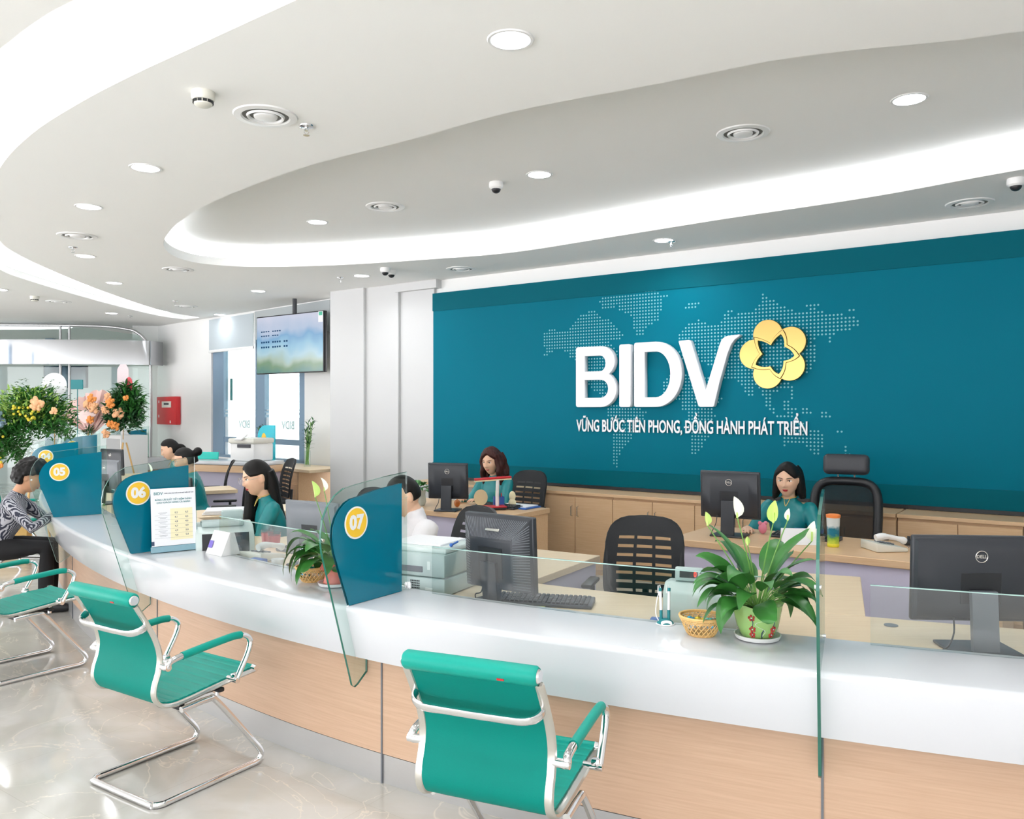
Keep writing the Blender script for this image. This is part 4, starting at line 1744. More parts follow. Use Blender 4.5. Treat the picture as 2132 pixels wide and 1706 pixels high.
sc(oc, 0.70, 4.52, (-0.30, -0.95))
for x, y, f, lab in [
    (-0.42, 5.10, (-0.8, -0.6), 'black mesh office chair of the man in the white shirt'),
    (0.03, 8.16, (-0.62, -0.78), 'black mesh office chair of the brown-haired woman'),
    (-1.30, 6.35, (-0.75, -0.66), 'black mesh office chair of the long-haired woman, behind her monitor'),
    (-2.62, 7.55, (-0.93, -0.37), 'empty black mesh office chair left of the long-haired woman'),
    (-2.98, 8.46, (-0.93, -0.30), 'black mesh office chair just behind the woman with the hair bun'),
    (-3.05, 10.3, (-0.85, -0.5), 'far grey-black office chair above the long-haired woman'),
    (-3.72, 10.02, (-0.95, -0.3), 'farthest black office chair beside the hair bun')]:
    sc(dup(oc, (0, 0, 0), 0, lab), x, y, f)

# executive chair with headrest
ex = thing('executive_chair', 'high-backed black chair with leather headrest behind the right supervisor', 'chair', (2.47, 6.14, 0), math.atan2(-0.87, -0.5) - PI / 2)
b = MB()
pts = []
for a in range(32):
    u = 2 * PI * a / 32
    x = 0.235 * (abs(math.cos(u)) ** 0.5) * (1 if math.cos(u) > 0 else -1)
    v = 0.5 + 0.5 * (abs(math.sin(u)) ** 0.5) * (1 if math.sin(u) > 0 else -1)
    pts.append(Vector((x, -0.20 - 0.10 * v, 0.52 + v * 0.54)))
b.tube(pts, 0.034, 10, closed=True)
part('back_frame', b, M['black'], ex)
b = MB()
b.slab([(-0.21, -0.215, 0.55), (0.21, -0.215, 0.55), (0.21, -0.295, 1.03), (-0.21, -0.295, 1.03)], (0, 0.006, 0))
ms = mat('sheer_black_mesh', '14161a', 0.7)
ms.node_tree.nodes['Principled BSDF'].inputs['Alpha'].default_value = 0.62
part('back_mesh', b, ms, ex)
b = MB()
b.box((0, -0.30, 1.19), (0.34, 0.09, 0.16), 0.04, 4, rx=0.12)
part('headrest', b, mat('black_leather', '33353b', 0.45, var=0.1, scale=120, bump=0.2), ex, 'black leather headrest pad')
b = MB()
for sx in (-1, 1):
    b.cyl((sx * 0.06, -0.315, 1.04), (sx * 0.06, -0.31, 1.15), 0.008)
part('headrest_post', b, M['chrome'], ex)
b = MB()
b.box((0, 0.02, 0.46), (0.50, 0.48, 0.08), 0.03, 3)
part('seat', b, M['black'], ex)
b = MB()
b.cyl((0, 0, 0.08), (0, 0, 0.42), 0.026)
for k in range(5):
    a = k * 2 * PI / 5
    b.tube([(0, 0, 0.09), (0.3 * math.cos(a), 0.3 * math.sin(a), 0.06)], [0.022, 0.012], 8)
    b.ball((0.3 * math.cos(a), 0.3 * math.sin(a), 0.03), 0.03, 10, 6)
part('star_base', b, M['dark'], ex)
for sx in (-1, 1):
    b = MB()
    b.tube([(sx * 0.24, -0.05, 0.43), (sx * 0.29, -0.05, 0.48), (sx * 0.29, -0.05, 0.64)], 0.016, 8)
    b.box((sx * 0.29, 0.0, 0.66), (0.07, 0.26, 0.03), 0.012, 2)
    part('armrest', b, M['black'], ex)

# ================================================================== MONITORS
def monitor(lab, loc, rz, w=0.44, h=0.30, z0=0.12, m='dark', logo=True, style='flat', tilt=0.05):
    """origin on the desk under the stand; the screen looks to +y, its back to -y"""
    t = thing('computer_monitor', lab, 'computer monitor', loc, rz)
    zc = z0 + h / 2
    T = Matrix.Translation((0, 0, zc)) @ Matrix.Rotation(tilt, 4, 'X')
    if style == 'flat':
        b = MB(T)
        b.box((0, 0.005, 0), (w, 0.022, h), 0.008, 3)
        bulge = [(w * 0.485, h * 0.47, 0), (w * 0.46, h * 0.43, -0.012), (w * 0.30, h * 0.30, -0.020)]
        rings = []
        for ww, hh, y in bulge:
            rings.append([b.v((x * ww, y - 0.004, z * hh)) for x, z in ((-1, -1), (1, -1), (1, 1), (-1, 1))])
        b.skin(rings)
        part('housing', b, M[m], t)
        b = MB(T)
        b.box((0, -0.0095, h * 0.42), (w * 0.80, 0.004, 0.007))
        part('vent_slot', b, M['black'], t)
        b = MB(T)
        b.box((0, -0.023, -h * 0.10), (w * 0.30, 0.004, h * 0.36), 0.001, 1)
        part('mount_cover', b, M['black'], t)
        b = MB(T)
        b.box((-w * 0.18, -0.014, -h * 0.40), (w * 0.18, 0.003, 0.012))
        b.box((w * 0.22, -0.014, -h * 0.40), (w * 0.20, 0.003, 0.012))
        part('port_recess', b, M['black'], t)
        if logo:
            b = MB(T)
            b.torus((0, -0.0245, h * 0.27), h * 0.066, h * 0.0055, 40, 8, 'Y')
            part('logo_ring', b, M['alu'], t)
            TT = T @ plane_T((0, -0.0245, h * 0.27), (1, 0, 0))
            stick('logo_text', text_mesh('DELL', h * 0.052, 0.001, h * 0.0012), M['alu'], TT, t, world=False)
    else:
        b = MB(T)
        b.box((0, 0.006, 0), (w, 0.030, h), 0.007, 3)
        sec = [(w * 0.485, h * 0.485, -h * 0.485, -0.008), (w * 0.47, h * 0.46, -h * 0.47, -0.02), (w * 0.30, h * 0.20, -h * 0.44, -0.068), (w * 0.28, h * 0.17, -h * 0.43, -0.070)]
        rings = []
        for ww, zt, zb, y in sec:
            rings.append([b.v((x * ww, y, zb if z < 0 else zt)) for x, z in ((-1, -1), (1, -1), (1, 1), (-1, 1))])
        b.skin(rings)
        part('housing', b, M['dark'], t)
        # ribs on the top slope and the sides
        b = MB(T)
        n = 34
        for i in range(n):
            u = -0.44 + 0.88 * i / (n - 1)
            x0, x1 = u * w, u * w * 0.64
            b.tube([(x0, -0.021, h * 0.452), (x1, -0.066, h * 0.215)], 0.0016, 5)
        for sx in (-1, 1):
            for i in range(24):
                z = -0.44 + 0.84 * i / 23
                zz = z * h
                zi = min(zz, h * 0.19 + (zz - h * 0.19) * 0.35)
                b.tube([(sx * w * 0.468, -0.022, zz), (sx * w * 0.31, -0.066, zi * 0.92)], 0.0016, 5)
        part('vent_ribs', b, M['grey'], t)
        b = MB(T)
        b.box((0, -0.072, -h * 0.1), (w * 0.34, 0.004, h * 0.40))
        part('mount_cover', b, M['black'], t)
        TT = T @ plane_T((0, -0.052, h * 0.32), (1, 0, 0), (0, 0.38, 0.9))
        stick('logo_text', text_mesh('Vibea', 0.024, 0.002, 0.0006), M['alu'], TT, t, world=False) if False else None
        b = MB(TT)
        b.box((0, 0, 0.0), (w * 0.20, 0.012, 0.003), 0.001, 1)
        part('badge', b, M['alu'], t)
    # screen face
    b = MB(T)
    b.box((0, 0.0175 if style == 'flat' else 0.0225, 0.004), (w - 0.03, 0.002, h - 0.035))
    part('screen', b, mat('dim_screen', '4a6f8a', 0.2, emit='6f9cc0', es=0.5), t)
    b = MB()
    sw = 0.09 if style == 'flat' else 0.085
    b.slab([(-sw / 2, -0.045, 0.012), (sw / 2, -0.045, 0.012), (sw / 2, -0.030, zc - h * 0.12), (-sw / 2, -0.030, zc - h * 0.12)], (0, -0.022, 0))
    if style != 'flat':
        b.slab([(-sw / 2, -0.05, 0.012), (sw / 2, -0.05, 0.012), (sw / 2, -0.072, zc - h * 0.1), (-sw / 2, -0.072, zc - h * 0.1)], (0, -0.02, 0))
    part('stand_neck', b, M['grey'] if style == 'flat' and w > 0.44 else M['dark'], t)
    b = MB()
    b.box((0, 0.0, 0.006), (min(0.24, w * 0.55), 0.19, 0.012), 0.005, 2)
    part('stand_foot', b, M['dark'], t)
    b = MB()
    b.tube(catmull([Vector(p) for p in [(-w * 0.2, -0.02, z0 + 0.02), (-w * 0.21, -0.035, z0 * 0.7), (-w * 0.26, -0.05, 0.03), (-w * 0.30, -0.03, 0.004)]], 5), 0.003, 6)
    part('cable', b, M['black'], t)
    return t


def on_desk(px, py):
    return onz(px, py, DESK)


monitor('large black monitor at the right edge, with a white-ringed badge on its back', (1.70, 2.98, DESK + 0.001), R(-4), 0.475, 0.315, 0.105)
p = (-0.055, 3.735, DESK + 0.001)
monitor('dark ribbed-back monitor in the front bay beside the grey printer', p, R(-38), 0.40, 0.345, 0.055, style='ribbed')
monitor('black monitor on the desk of the brown-haired woman', (-0.55, 7.02, 0.751), R(-14), 0.36, 0.31, 0.10)
monitor('black monitor on the right supervisor desk, above the lily', (1.50, 5.62, 0.751), R(-32), 0.415, 0.325, 0.12)
monitor('grey-backed monitor half hidden by the plant behind panel 07', (-1.13, 4.62, DESK + 0.001), R(-30), 0.40, 0.31, 0.05, m='grey', logo=False)
monitor('monitor sliver showing between panel 06 and the plant', (-2.42, 6.0, DESK + 0.001), R(-50), 0.38, 0.30, 0.09, logo=False)
monitor('dark grey monitor between panels 05 and 06, nearer of two', (-3.78, 7.62, DESK + 0.001), R(-30), 0.40, 0.31, 0.10, m='grey')
monitor('farther dark monitor peeking above the one beside panel 05', (-4.75, 9.7, DESK + 0.001), R(-30), 0.42, 0.31, 0.10)
# ================================================================== PEOPLE
def fuse(mb, voxel, it=3, name='fused', m=None):
    me = mb.mesh(name, m, smooth=True)
    o = bpy.data.objects.new('fused', me)
    COL.objects.link(o)
    rm = o.modifiers.new('r', 'REMESH')
    rm.mode = 'VOXEL'
    rm.voxel_size = voxel
    rm.use_smooth_shade = True
    if it:
        s_ = o.modifiers.new('s', 'SMOOTH')
        s_.factor = 0.5
        s_.iterations = it
    dg = bpy.context.evaluated_depsgraph_get()
    out = bpy.data.meshes.new_from_object(o.evaluated_get(dg))
    bpy.data.objects.remove(o)
    bpy.data.meshes.remove(me)
    out.materials.clear()
    if m:
        out.materials.append(m)
    return out


def G(x, z, x0, z0, sx, sz):
    return math.exp(-((x - x0) / sx) ** 2 - ((z - z0) / sz) ** 2)


def head_pt(d, detail=True):
    p = Vector((d.x * 0.072, d.y * 0.094, d.z * 0.115))
    if d.z < 0:
        t = -d.z
        p.x *= 1 - 0.24 * t ** 1.5
        p.y *= (1 - 0.05 * t) if d.y > 0 else (1 - 0.34 * t)
    if d.y > 0:
        p.y = 0.090 * d.y ** 0.80 * (1 - (0.05 * max(0, -d.z)))
    if detail and d.y > 0.1:
        x, z = p.x, p.z
        e = 0.0
        e += 0.010 * G(x, z, 0, 0.004, 0.009, 0.022) + 0.018 * G(x, z, 0, -0.024, 0.012, 0.013)
        for s in (-1, 1):
            e += 0.006 * G(x, z, s * 0.012, -0.029, 0.007, 0.007)
            e += -0.011 * G(x, z, s * 0.030, 0.009, 0.016, 0.011) + 0.005 * G(x, z, s * 0.031, 0.007, 0.011, 0.007)
            e += 0.004 * G(x, z, s * 0.028, 0.028, 0.020, 0.007) + 0.005 * G(x, z, s * 0.040, -0.022, 0.018, 0.018)
        e += 0.007 * G(x, z, 0, -0.051, 0.018, 0.005) + 0.007 * G(x, z, 0, -0.062, 0.016, 0.006) - 0.003 * G(x, z, 0, -0.0565, 0.02, 0.0022)
        e += 0.009 * G(x, z, 0, -0.094, 0.018, 0.014)
        p.y += e
    return p


def sph(n, m, fn, b, T):
    rings = []
    for k in range(m + 1):
        a = -PI / 2 + PI * (k + 0.02) / (m + 0.04)
        r = []
        for i in range(n):
            u = 2 * PI * i / n
            r.append(b.v(T @ fn(Vector((math.cos(a) * math.cos(u), math.cos(a) * math.sin(u), math.sin(a))))))
        rings.append(r)
    b.skin(rings)


def face_y(x, z):
    lo, hi = 0.0, 0.16
    # find y on the head surface by marching over directions
    best = 0.09
    d = Vector((x / 0.072, 0.9, z / 0.115))
    for _ in range(12):
        dn = d.normalized()
        p = head_pt(dn)
        d.x += (x - p.x) / 0.09
        d.z += (z - p.z) / 0.12
        best = p.y
    return best


def sstep(a, c, x):
    t = max(0.0, min(1.0, (x - a) / (c - a)))
    return t * t * (3 - 2 * t)


def person(lab, loc, rz, scale=1.0, lean=0.12, hyaw=0.0, hpitch=0.0, hroll=0.0, skin='skin', hair='long', haircol='hair', top='silk', lips='lips', male=False,
           lhand=(-0.16, 0.42, 0.80), rhand=(0.16, 0.42, 0.80), glasses=False, collar='goldtrim', palm_down=True):
    root = thing('person', lab, 'person', (loc[0], loc[1], 0), rz)
    S = Matrix.Scale(scale, 4)
    U = S @ Matrix.Translation((0, 0, 0.52)) @ Matrix.Rotation(-lean, 4, 'X') @ Matrix.Translation((0, 0, -0.52))
    sw = 0.185 if male else 0.152
    nk = Vector((0, -0.012, 0.985))
    
    Hm = U @ Matrix.Translation(nk + Vector((0, 0.01, 0.035 if male else 0.06))) @ Matrix.Rotation(lean * 0.8, 4, 'X') @ Matrix.Rotation(hyaw, 4, 'Z') @ Matrix.Rotation(-hpitch, 4, 'X') @ Matrix.Rotation(hroll, 4, 'Y') @ Matrix.Translation(Vector((0, 0.018, 0.106))) @ Matrix.Scale(1.10 if not male else 1.04, 4)
    # --- body: one continuous surface
    b = MB(U)
    k = 1.22 if male else 1.0
    b.loft([((0, 0, 0.47), 0.13 * k, 0.10), ((0, 0.0, 0.55), 0.14 * k, 0.10), ((0, 0.005, 0.66), 0.105 * k, 0.08), ((0, 0.01, 0.80), 0.125 * k, 0.088), ((0, 0.0, 0.90), 0.135 * k, 0.08), ((0, -0.008, 0.955), 0.10 * k, 0.055), ((0, -0.012, 0.985), 0.055, 0.045)], 24)
    b.limb([nk - Vector((0, 0, 0.03)), nk + Vector((0, 0.004, 0.03)), nk + Vector((0, 0.014, 0.09))], [0.055 * (1.15 if male else 1), 0.047 * (1.25 if male else 1), 0.050], 20)
    b2 = MB()
    sph(96, 76, lambda d: head_pt(d), b2, Hm)
    for sx in (-1, 1):
        b2.T = Hm
        b2.ball((sx * 0.072, -0.008, 0.0), (0.010, 0.020, 0.032), 12, 10)
    b.merge(b2.bm, Matrix.Identity(4))
    # arms with two-bone reach
    sleeves = []
    for sx, hand in ((-1, lhand), (1, rhand)):
        sh = U @ Vector((sx * sw, -0.008, 0.925))
        wr = S @ Vector(hand)
        L1, L2 = 0.275 * scale, 0.245 * scale
        dv = wr - sh
        dist = min(dv.length, (L1 + L2) * 0.985)
        wr = sh + dv.normalized() * dist
        a = (L1 * L1 - L2 * L2 + dist * dist) / (2 * dist)
        hgt = math.sqrt(max(0.0, L1 * L1 - a * a))
        dn = dv.normalized()
        pole = Vector((sx * 0.55, -0.35, -0.9))
        pole = (pole - dn * pole.dot(dn)).normalized()
        el = sh + dn * a + pole * hgt
        b.T = Matrix.Identity(4)
        g = 1.2 if male else 1.0
        b.limb([sh, (sh + el) / 2, el, (el * 0.4 + wr * 0.6), wr], [0.045 * g, 0.038 * g, 0.032 * g, 0.028 * g, 0.021 * g], 14)
        sleeves.append((sh, el, wr))
        # hand
        fd = (wr - el).normalized()
        fd = Vector((fd.x, fd.y, fd.z * 0.3)).normalized()
        up = Vector((0, 0, 1))
        lat = fd.cross(up).normalized()
        up = lat.cross(fd).normalized()
        inner = -lat * sx if (lat.x * sx) > 0 else lat * sx
        b.limb([wr, wr + fd * 0.045, wr + fd * 0.078], [0.020, 0.024, 0.020], 12)
        for q in (-1, 1):
            b.limb([wr + fd * 0.02 + lat * q * 0.012, wr + fd * 0.075 + lat * q * 0.022], [0.016, 0.014], 10)
        for q, ln in ((-1.5, 0.058), (-0.5, 0.074), (0.5, 0.078), (1.5, 0.068)):
            o = wr + fd * 0.082 + lat * q * 0.0185
            dd = (fd + lat * q * 0.05).normalized()
            b.limb([o, o + dd * ln * 0.45 - up * 0.002, o + dd * ln * 0.75 - up * 0.012, o + dd * ln * 0.93 - up * 0.026], [0.0088, 0.0082, 0.0075, 0.0066], 8)
        o = wr + fd * 0.025 + inner * 0.018
        b.limb([o, o + fd * 0.028 + inner * 0.022 - up * 0.006, o + fd * 0.055 + inner * 0.028 - up * 0.014], [0.012, 0.0095, 0.008], 8)
    # legs
    b.T = Matrix.Identity(4)
    legs = []
    for sx in (-1, 1):
        hip = S @ Vector((sx * 0.085, 0.0, 0.52))
        kn = S @ Vector((sx * 0.10, 0.41, 0.53))
        an = S @ Vector((sx * 0.11, 0.40, 0.09))
        legs.append((hip, kn, an))
        b.limb([hip, (hip + kn) / 2, kn, kn * 0.6 + an * 0.4 + Vector((0, -0.012, 0)), an], [0.078, 0.068, 0.052, 0.046, 0.032], 16)
        b.limb([an, an + Vector((0, 0.06, -0.045)), an + Vector((0, 0.15, -0.062))], [0.034, 0.030, 0.022], 10)
    body = part('body', fuse(b, 0.0052, 2, 'body', M[skin]), M[skin], root)
    # --- face features
    def fpart(name, mb, m, lb=None):
        return part(name, mb, m, body, lb)
    for sx in (-1, 1):
        ex_, ez = sx * 0.0305, 0.0085
        ey = face_y(ex_, ez)
        e = MB(Hm)
        e.ball((ex_, ey - 0.0030, ez), (0.0150, 0.0058, 0.0062), 16, 10)
        eo = fpart('eye', e, M['eyewhite'])
        e = MB(Hm)
        e.ball((ex_, ey - 0.0012, ez), (0.0068, 0.0048, 0.0066), 12, 8)
        part('iris', e, M['iris'], eo)
        e = MB(Hm)
        e.tube([(ex_ + q * 0.0145, face_y(ex_ + q * 0.0145, ez + 0.0055 * (1 - q * q)) + 0.0016, ez + 0.0062 * (1 - q * q)) for q in (-1, -0.5, 0, 0.5, 1)], [0.0010, 0.0018, 0.0022, 0.0020, 0.0012], 6)
        fpart('eyelashes', e, M['iris'])
        e = MB(Hm)
        e.tube([(ex_ + q * 0.019, face_y(ex_ + q * 0.019, 0.0285) + 0.0003, 0.0265 + 0.003 * (1 - (q * sx - 0.3) ** 2)) for q in (-1, -0.5, 0, 0.5, 1)], [0.0012, 0.0022, 0.0024, 0.0022, 0.001], 6)
        fpart('eyebrow', e, M[haircol])
    e = MB(Hm)
    for z, rz_, kx in ((-0.0525, 0.0032, 0.0225), (-0.0605, 0.0046, 0.019)):
        yy = face_y(0, z)
        rings = []
        for q in range(-6, 7):
            u = q / 6
            x = u * kx
            w = math.sqrt(max(0.0, 1 - u * u)) * 0.92 + 0.08
            y = face_y(x, z) - 0.0012
            rings.append(e.ring(Vector((x, y, z - (0.0015 * u * u if z > -0.055 else -0.002 * u * u))), Vector((0, 0.0042 * w, 0)), Vector((0, 0, rz_ * w)), 8))
        e.skin(rings)
    fpart('lips', fuse(e, 0.0016, 1, 'lips', M[lips]), M[lips])
    if glasses:
        e = MB(Hm)
        for sx in (-1, 1):
            e.torus((sx * 0.033, 0.108, 0.002), 0.0225, 0.0009, 28, 6, 'Y', 1.06)
            e.tube([(sx * 0.057, 0.106, 0.008), (sx * 0.073, 0.085, 0.010), (sx * 0.080, 0.0, 0.008), (sx * 0.080, -0.02, -0.006)], 0.0009, 6)
        e.tube([(-0.010, 0.109, 0.006), (0, 0.112, 0.009), (0.010, 0.109, 0.006)], 0.0009, 6)
        part('glasses', e, M['chrome'], root, 'thin round metal glasses')
    # --- hair
    hb = MB(Hm)
    thick = {'long': 0.011, 'bob': 0.013, 'wavy': 0.022, 'bun': 0.008, 'curly': 0.030, 'short': 0.011, 'tied': 0.009}[hair]
    low = {'short': -0.30, 'curly': -0.55, 'bun': -0.45, 'tied': -0.45}.get(hair, -0.75)

    def hfn(d):
        p = head_pt(d, False)
        hl = 0.60 - 0.22 * d.x * d.x if hair != 'short' else 0.58
        if hair in ('wavy', 'bob', 'long'):
            hl = 0.66 - 0.55 * abs(d.x - (0.10 if hair != 'wavy' else -0.12)) ** 1.3
        if hair == 'curly':
            hl = 0.50 - 0.25 * d.x * d.x
        inface = sstep(0.16, 0.30, d.y + (0.12 if hair in ('bun', 'tied', 'short') else 0.0)) * (1 - sstep(hl - 0.06, hl + 0.06, d.z))
        if hair in ('short', 'bun', 'tied', 'long', 'curly'):
            # ears stay clear
            inface = max(inface, sstep(-0.28, -0.12, d.y) * (1 - sstep(0.12, 0.26, d.z)))
        if hair == 'bob' and d.x < 0:
            inface = max(inface, sstep(-0.26, -0.14, d.y) * (1 - sstep(0.10, 0.24, d.z)))
        below = 1 - sstep(low - 0.1, low + 0.1, d.z)
        t = thick * (1 - inface) * (1 - below) - 0.022 * max(inface, below)
        if hair in ('curly', 'wavy'):
            t += 0.006 * noise.noise(d * 6.0) * (1 - inface)
        if hair in ('bob', 'long') and abs(d.x - 0.10) < 0.035 and d.z > 0.5 and d.y > 0:
            t -= 0.003
        dd = Vector((d.x, d.y, d.z))
        return p + dd * t
    sph(96, 72, hfn, hb, Hm) if False else None
    hb.T = Matrix.Identity(4)
    sph(96, 72, hfn, hb, Hm)
    hb.T = Hm

    def lock(pts, rr, flat=1.0):
        hb.tube(catmull([Vector(p) for p in pts], 4), [a for r_ in zip(rr, rr[1:]) for a in [r_[0] + (r_[1] - r_[0]) * j / 4 for j in range(4)]] + [rr[-1]], 12, flat=flat)
    if hair == 'long':
        lock([(0, -0.065, 0.03), (0, -0.080, -0.06), (0, -0.085, -0.2), (0, -0.10, -0.36), (0, -0.10, -0.50)], [0.05, 0.050, 0.040, 0.032, 0.014], 1.6)
        for x in (-0.045, 0.05):
            lock([(x, -0.06, 0.02), (x * 1.15, -0.07, -0.08), (x * 1.2, -0.075, -0.25), (x, -0.09, -0.42)], [0.03, 0.030, 0.024, 0.010])
        lock([(0.062, 0.02, 0.06), (0.076, 0.028, -0.02), (0.082, 0.04, -0.12), (0.075, 0.075, -0.25), (0.07, 0.10, -0.40), (0.065, 0.105, -0.52)], [0.016, 0.026, 0.036, 0.042, 0.040, 0.018], 1.2)
        lock([(0.066, 0.0, 0.04), (0.085, 0.0, -0.05), (0.09, 0.02, -0.16), (0.085, 0.05, -0.32), (0.08, 0.08, -0.45)], [0.014, 0.024, 0.03, 0.032, 0.012])
    if hair == 'bob':
        lock([(0, -0.06, 0.0), (0, -0.085, -0.07), (0, -0.09, -0.14)], [0.05, 0.055, 0.03], 1.3)
        for sx in (-1, 1):
            yy = 0.0 if sx > 0 else -0.035
            for j in range(4):
                y = yy + 0.022 - 0.028 * j
                x = sx * (0.074 + 0.006 * math.sin(j))
                lock([(x * 0.66, y * 0.8, 0.088), (x * 0.9, y * 0.95, 0.045), (x, y, -0.02), (x * 1.06, y, -0.09), (x * (1.22 + 0.06 * (j % 2)), y + 0.006, -0.132 - 0.004 * j)], [0.010, 0.017, 0.021, 0.023, 0.007])
    if hair == 'wavy':
        lock([(0, -0.06, 0.0), (0, -0.095, -0.08), (0, -0.10, -0.18), (0, -0.10, -0.26)], [0.055, 0.06, 0.055, 0.02], 1.5)
        for sx in (-1, 1):
            for j in range(5):
                y = 0.035 - 0.028 * j
                x = sx * (0.080 + 0.008 * math.sin(j * 2))
                pts = [(x * 0.85, y * 0.8, 0.07)]
                for q in range(1, 7):
                    pts.append((x * (1.0 + 0.05 * q * 0.6) + 0.008 * math.sin(q * 1.9 + j), y + 0.008 * math.cos(q * 2.1 + j), 0.05 - 0.043 * q))
                lock(pts, [0.014, 0.02, 0.023, 0.024, 0.022, 0.018, 0.006])
    if hair in ('bun', 'tied'):
        lock([(0, -0.07, 0.0), (0, -0.08, -0.05)], [0.045, 0.03], 1.2)
        if hair == 'bun':
            hb.ball((0, -0.128, 0.045), (0.042, 0.040, 0.042), 20, 14)
            hb.torus((0, -0.105, 0.04), 0.026, 0.011, 20, 8, 'Y')
        else:
            lock([(0, -0.09, 0.02), (0, -0.13, -0.02), (0, -0.13, -0.15), (0, -0.11, -0.27)], [0.02, 0.03, 0.026, 0.008])
    if hair == 'curly':
        rnd_ = random.Random(5)
        for _ in range(95):
            a, e_ = rnd_.uniform(0, 2 * PI), rnd_.uniform(-0.5, 1.3)
            d = Vector((math.cos(e_) * math.cos(a), math.cos(e_) * math.sin(a), math.sin(e_)))
            if d.y > 0.25 and d.z < 0.52:
                continue
            if d.y > -0.15 and d.z < 0.15:
                continue
            p = head_pt(d, False) + d * 0.024
            hb.ball(p, rnd_.uniform(0.012, 0.020), 8, 6)
    part('hair', fuse(hb, 0.0055, 2, 'hair', M[haircol]), M[haircol], root)
    # --- clothes
    b = MB(U)
    b.loft([((0, 0.0, 0.46), 0.160 * k, 0.125), ((0, 0.0, 0.54), 0.160 * k, 0.122), ((0, 0.008, 0.66), 0.122 * k, 0.097), ((0, 0.016, 0.79), 0.142 * k, 0.112 if not male else 0.105), ((0, 0.01, 0.86), 0.150 * k, 0.103), ((0, 0.0, 0.92), 0.150 * k, 0.084), ((0, -0.008, 0.962), 0.112 * k, 0.064), ((0, -0.012, 0.992), 0.064 * k, 0.054 * k), ((0, -0.010, 1.035 if male else 1.012), 0.056 * k, 0.050 * k)], 28)
    b.T = Matrix.Identity(4)
    for sh, el, wr in sleeves:
        b.limb([sh, (sh + el) / 2, el, (el + wr) / 2, wr - (wr - el).normalized() * 0.03], [0.058 * k, 0.050 * k, 0.043 * k, 0.038 * k, 0.031 * k], 16)
    tb = fuse(b, 0.009, 3, 'top', M[top])
    # gentle folds
    for v in tb.vertices:
        q = v.co
        v.co = q + v.normal * (0.0035 * noise.noise(Vector((q.x * 14, q.y * 14, q.z * 9))) + 0.002 * noise.noise(q * 40))
    part('tunic' if top == 'silk' else ('jacket' if top == 'jacket' else 'shirt'), tb, M[top], root)
    if collar:
        e = MB(U)
        n = 20
        pts = []
        for i in range(n + 1):
            a = R(115) + R(310) * i / n
            pts.append(Vector((0.0555 * math.cos(a), -0.010 + 0.050 * math.sin(a), 1.018)))
        a = pts[0].copy()
        z_ = pts[-1].copy()
        pts = [Vector((-0.002, 0.084, 0.962)), Vector((-0.014, 0.064, 0.988))] + pts + [Vector((0.014, 0.064, 0.988)), Vector((0.002, 0.084, 0.962))]
        e.tube(pts, 0.0026, 6)
        part('collar_trim', e, M[collar], root)
    b = MB()
    b.loft([(S @ Vector((0, 0, 0.455)), 0.150 * k, 0.118), (S @ Vector((0, 0, 0.52)), 0.158 * k, 0.122), (S @ Vector((0, 0, 0.60)), 0.135 * k, 0.105)], 24)
    for hip, kn, an in legs:
        b.limb([hip, (hip + kn) / 2, kn, (kn + an) / 2, an + Vector((0, 0, 0.02))], [0.090, 0.080, 0.064, 0.058, 0.052], 18)
    part('trousers', fuse(b, 0.011, 3, 'trousers', M['trouser']), M['trouser'], root)
    for hip, kn, an in legs:
        b = MB()
        b.limb([Vector((an.x, an.y - 0.02, 0.045)), Vector((an.x, an.y + 0.06, 0.042)), Vector((an.x, an.y + 0.15, 0.034))], [0.042, 0.042, 0.032], 14)
        part('shoe', fuse(b, 0.007, 1, 'shoe', M['black']), M['black'], root)
    return root


def face_rz(fx, fy):
    return math.atan2(fy, fx) - PI / 2


person('woman in a teal tunic with red lips and shoulder-length black hair at the right desk', (2.055, 6.03), face_rz(-0.56, -0.83), 0.965, 0.10, R(3), R(6), 0, hair='bob', rhand=(0.20, 0.40, 0.80), lhand=(-0.20, 0.40, 0.80))
person('woman in a teal tunic with dark red-brown wavy hair at the far desk', (-0.14, 7.95), face_rz(-0.58, -0.81), 0.98, 0.12, R(2), R(10), 0, hair='wavy', haircol='hairbrown', lips='lipsoft', collar=None, rhand=(0.10, 0.42, 0.80), lhand=(-0.14, 0.42, 0.80))
person('woman with thin glasses and very long straight black hair leaning over her desk', (-1.68, 6.02), face_rz(-0.90, -0.44), 1.0, 0.30, R(8), R(8), 0, hair='long', glasses=True, rhand=(0.10, 0.46, 0.79), lhand=(-0.16, 0.44, 0.79))
person('woman in teal with her hair in a bun, seen in profile behind panel 06', (-3.16, 8.32), face_rz(-0.96, -0.28), 0.98, 0.22, 0, R(14), 0, hair='bun', glasses=True, lips='lipsoft')
person('farthest woman at the counter with tied black hair, partly hidden by the bun', (-4.0, 9.9), face_rz(-0.95, -0.32), 1.0, 0.16, 0, R(16), 0, hair='tied', lips='lipsoft', skin='skin')
person('man in a white shirt seen from behind, mostly hidden by panel 07', (-0.50, 4.92), face_rz(-0.90, -0.42), 1.0, 0.22, R(4), R(16), 0, hair='short', top='shirt', lips='lipsoft', male=True, collar=None, glasses=True, lhand=(-0.18, 0.44, 0.79), rhand=(0.05, 0.42, 0.79))
person('seated older customer with short curly black hair and grey patterned jacket', (-4.12, 6.46), face_rz(0.94, 0.34), 0.99, 0.42, R(0), R(18), 0, hair='curly', top='jacket', lips='lipsoft', skin='skin2', collar=None, lhand=(-0.12, 0.56, 0.82), rhand=(0.16, 0.52, 0.83))
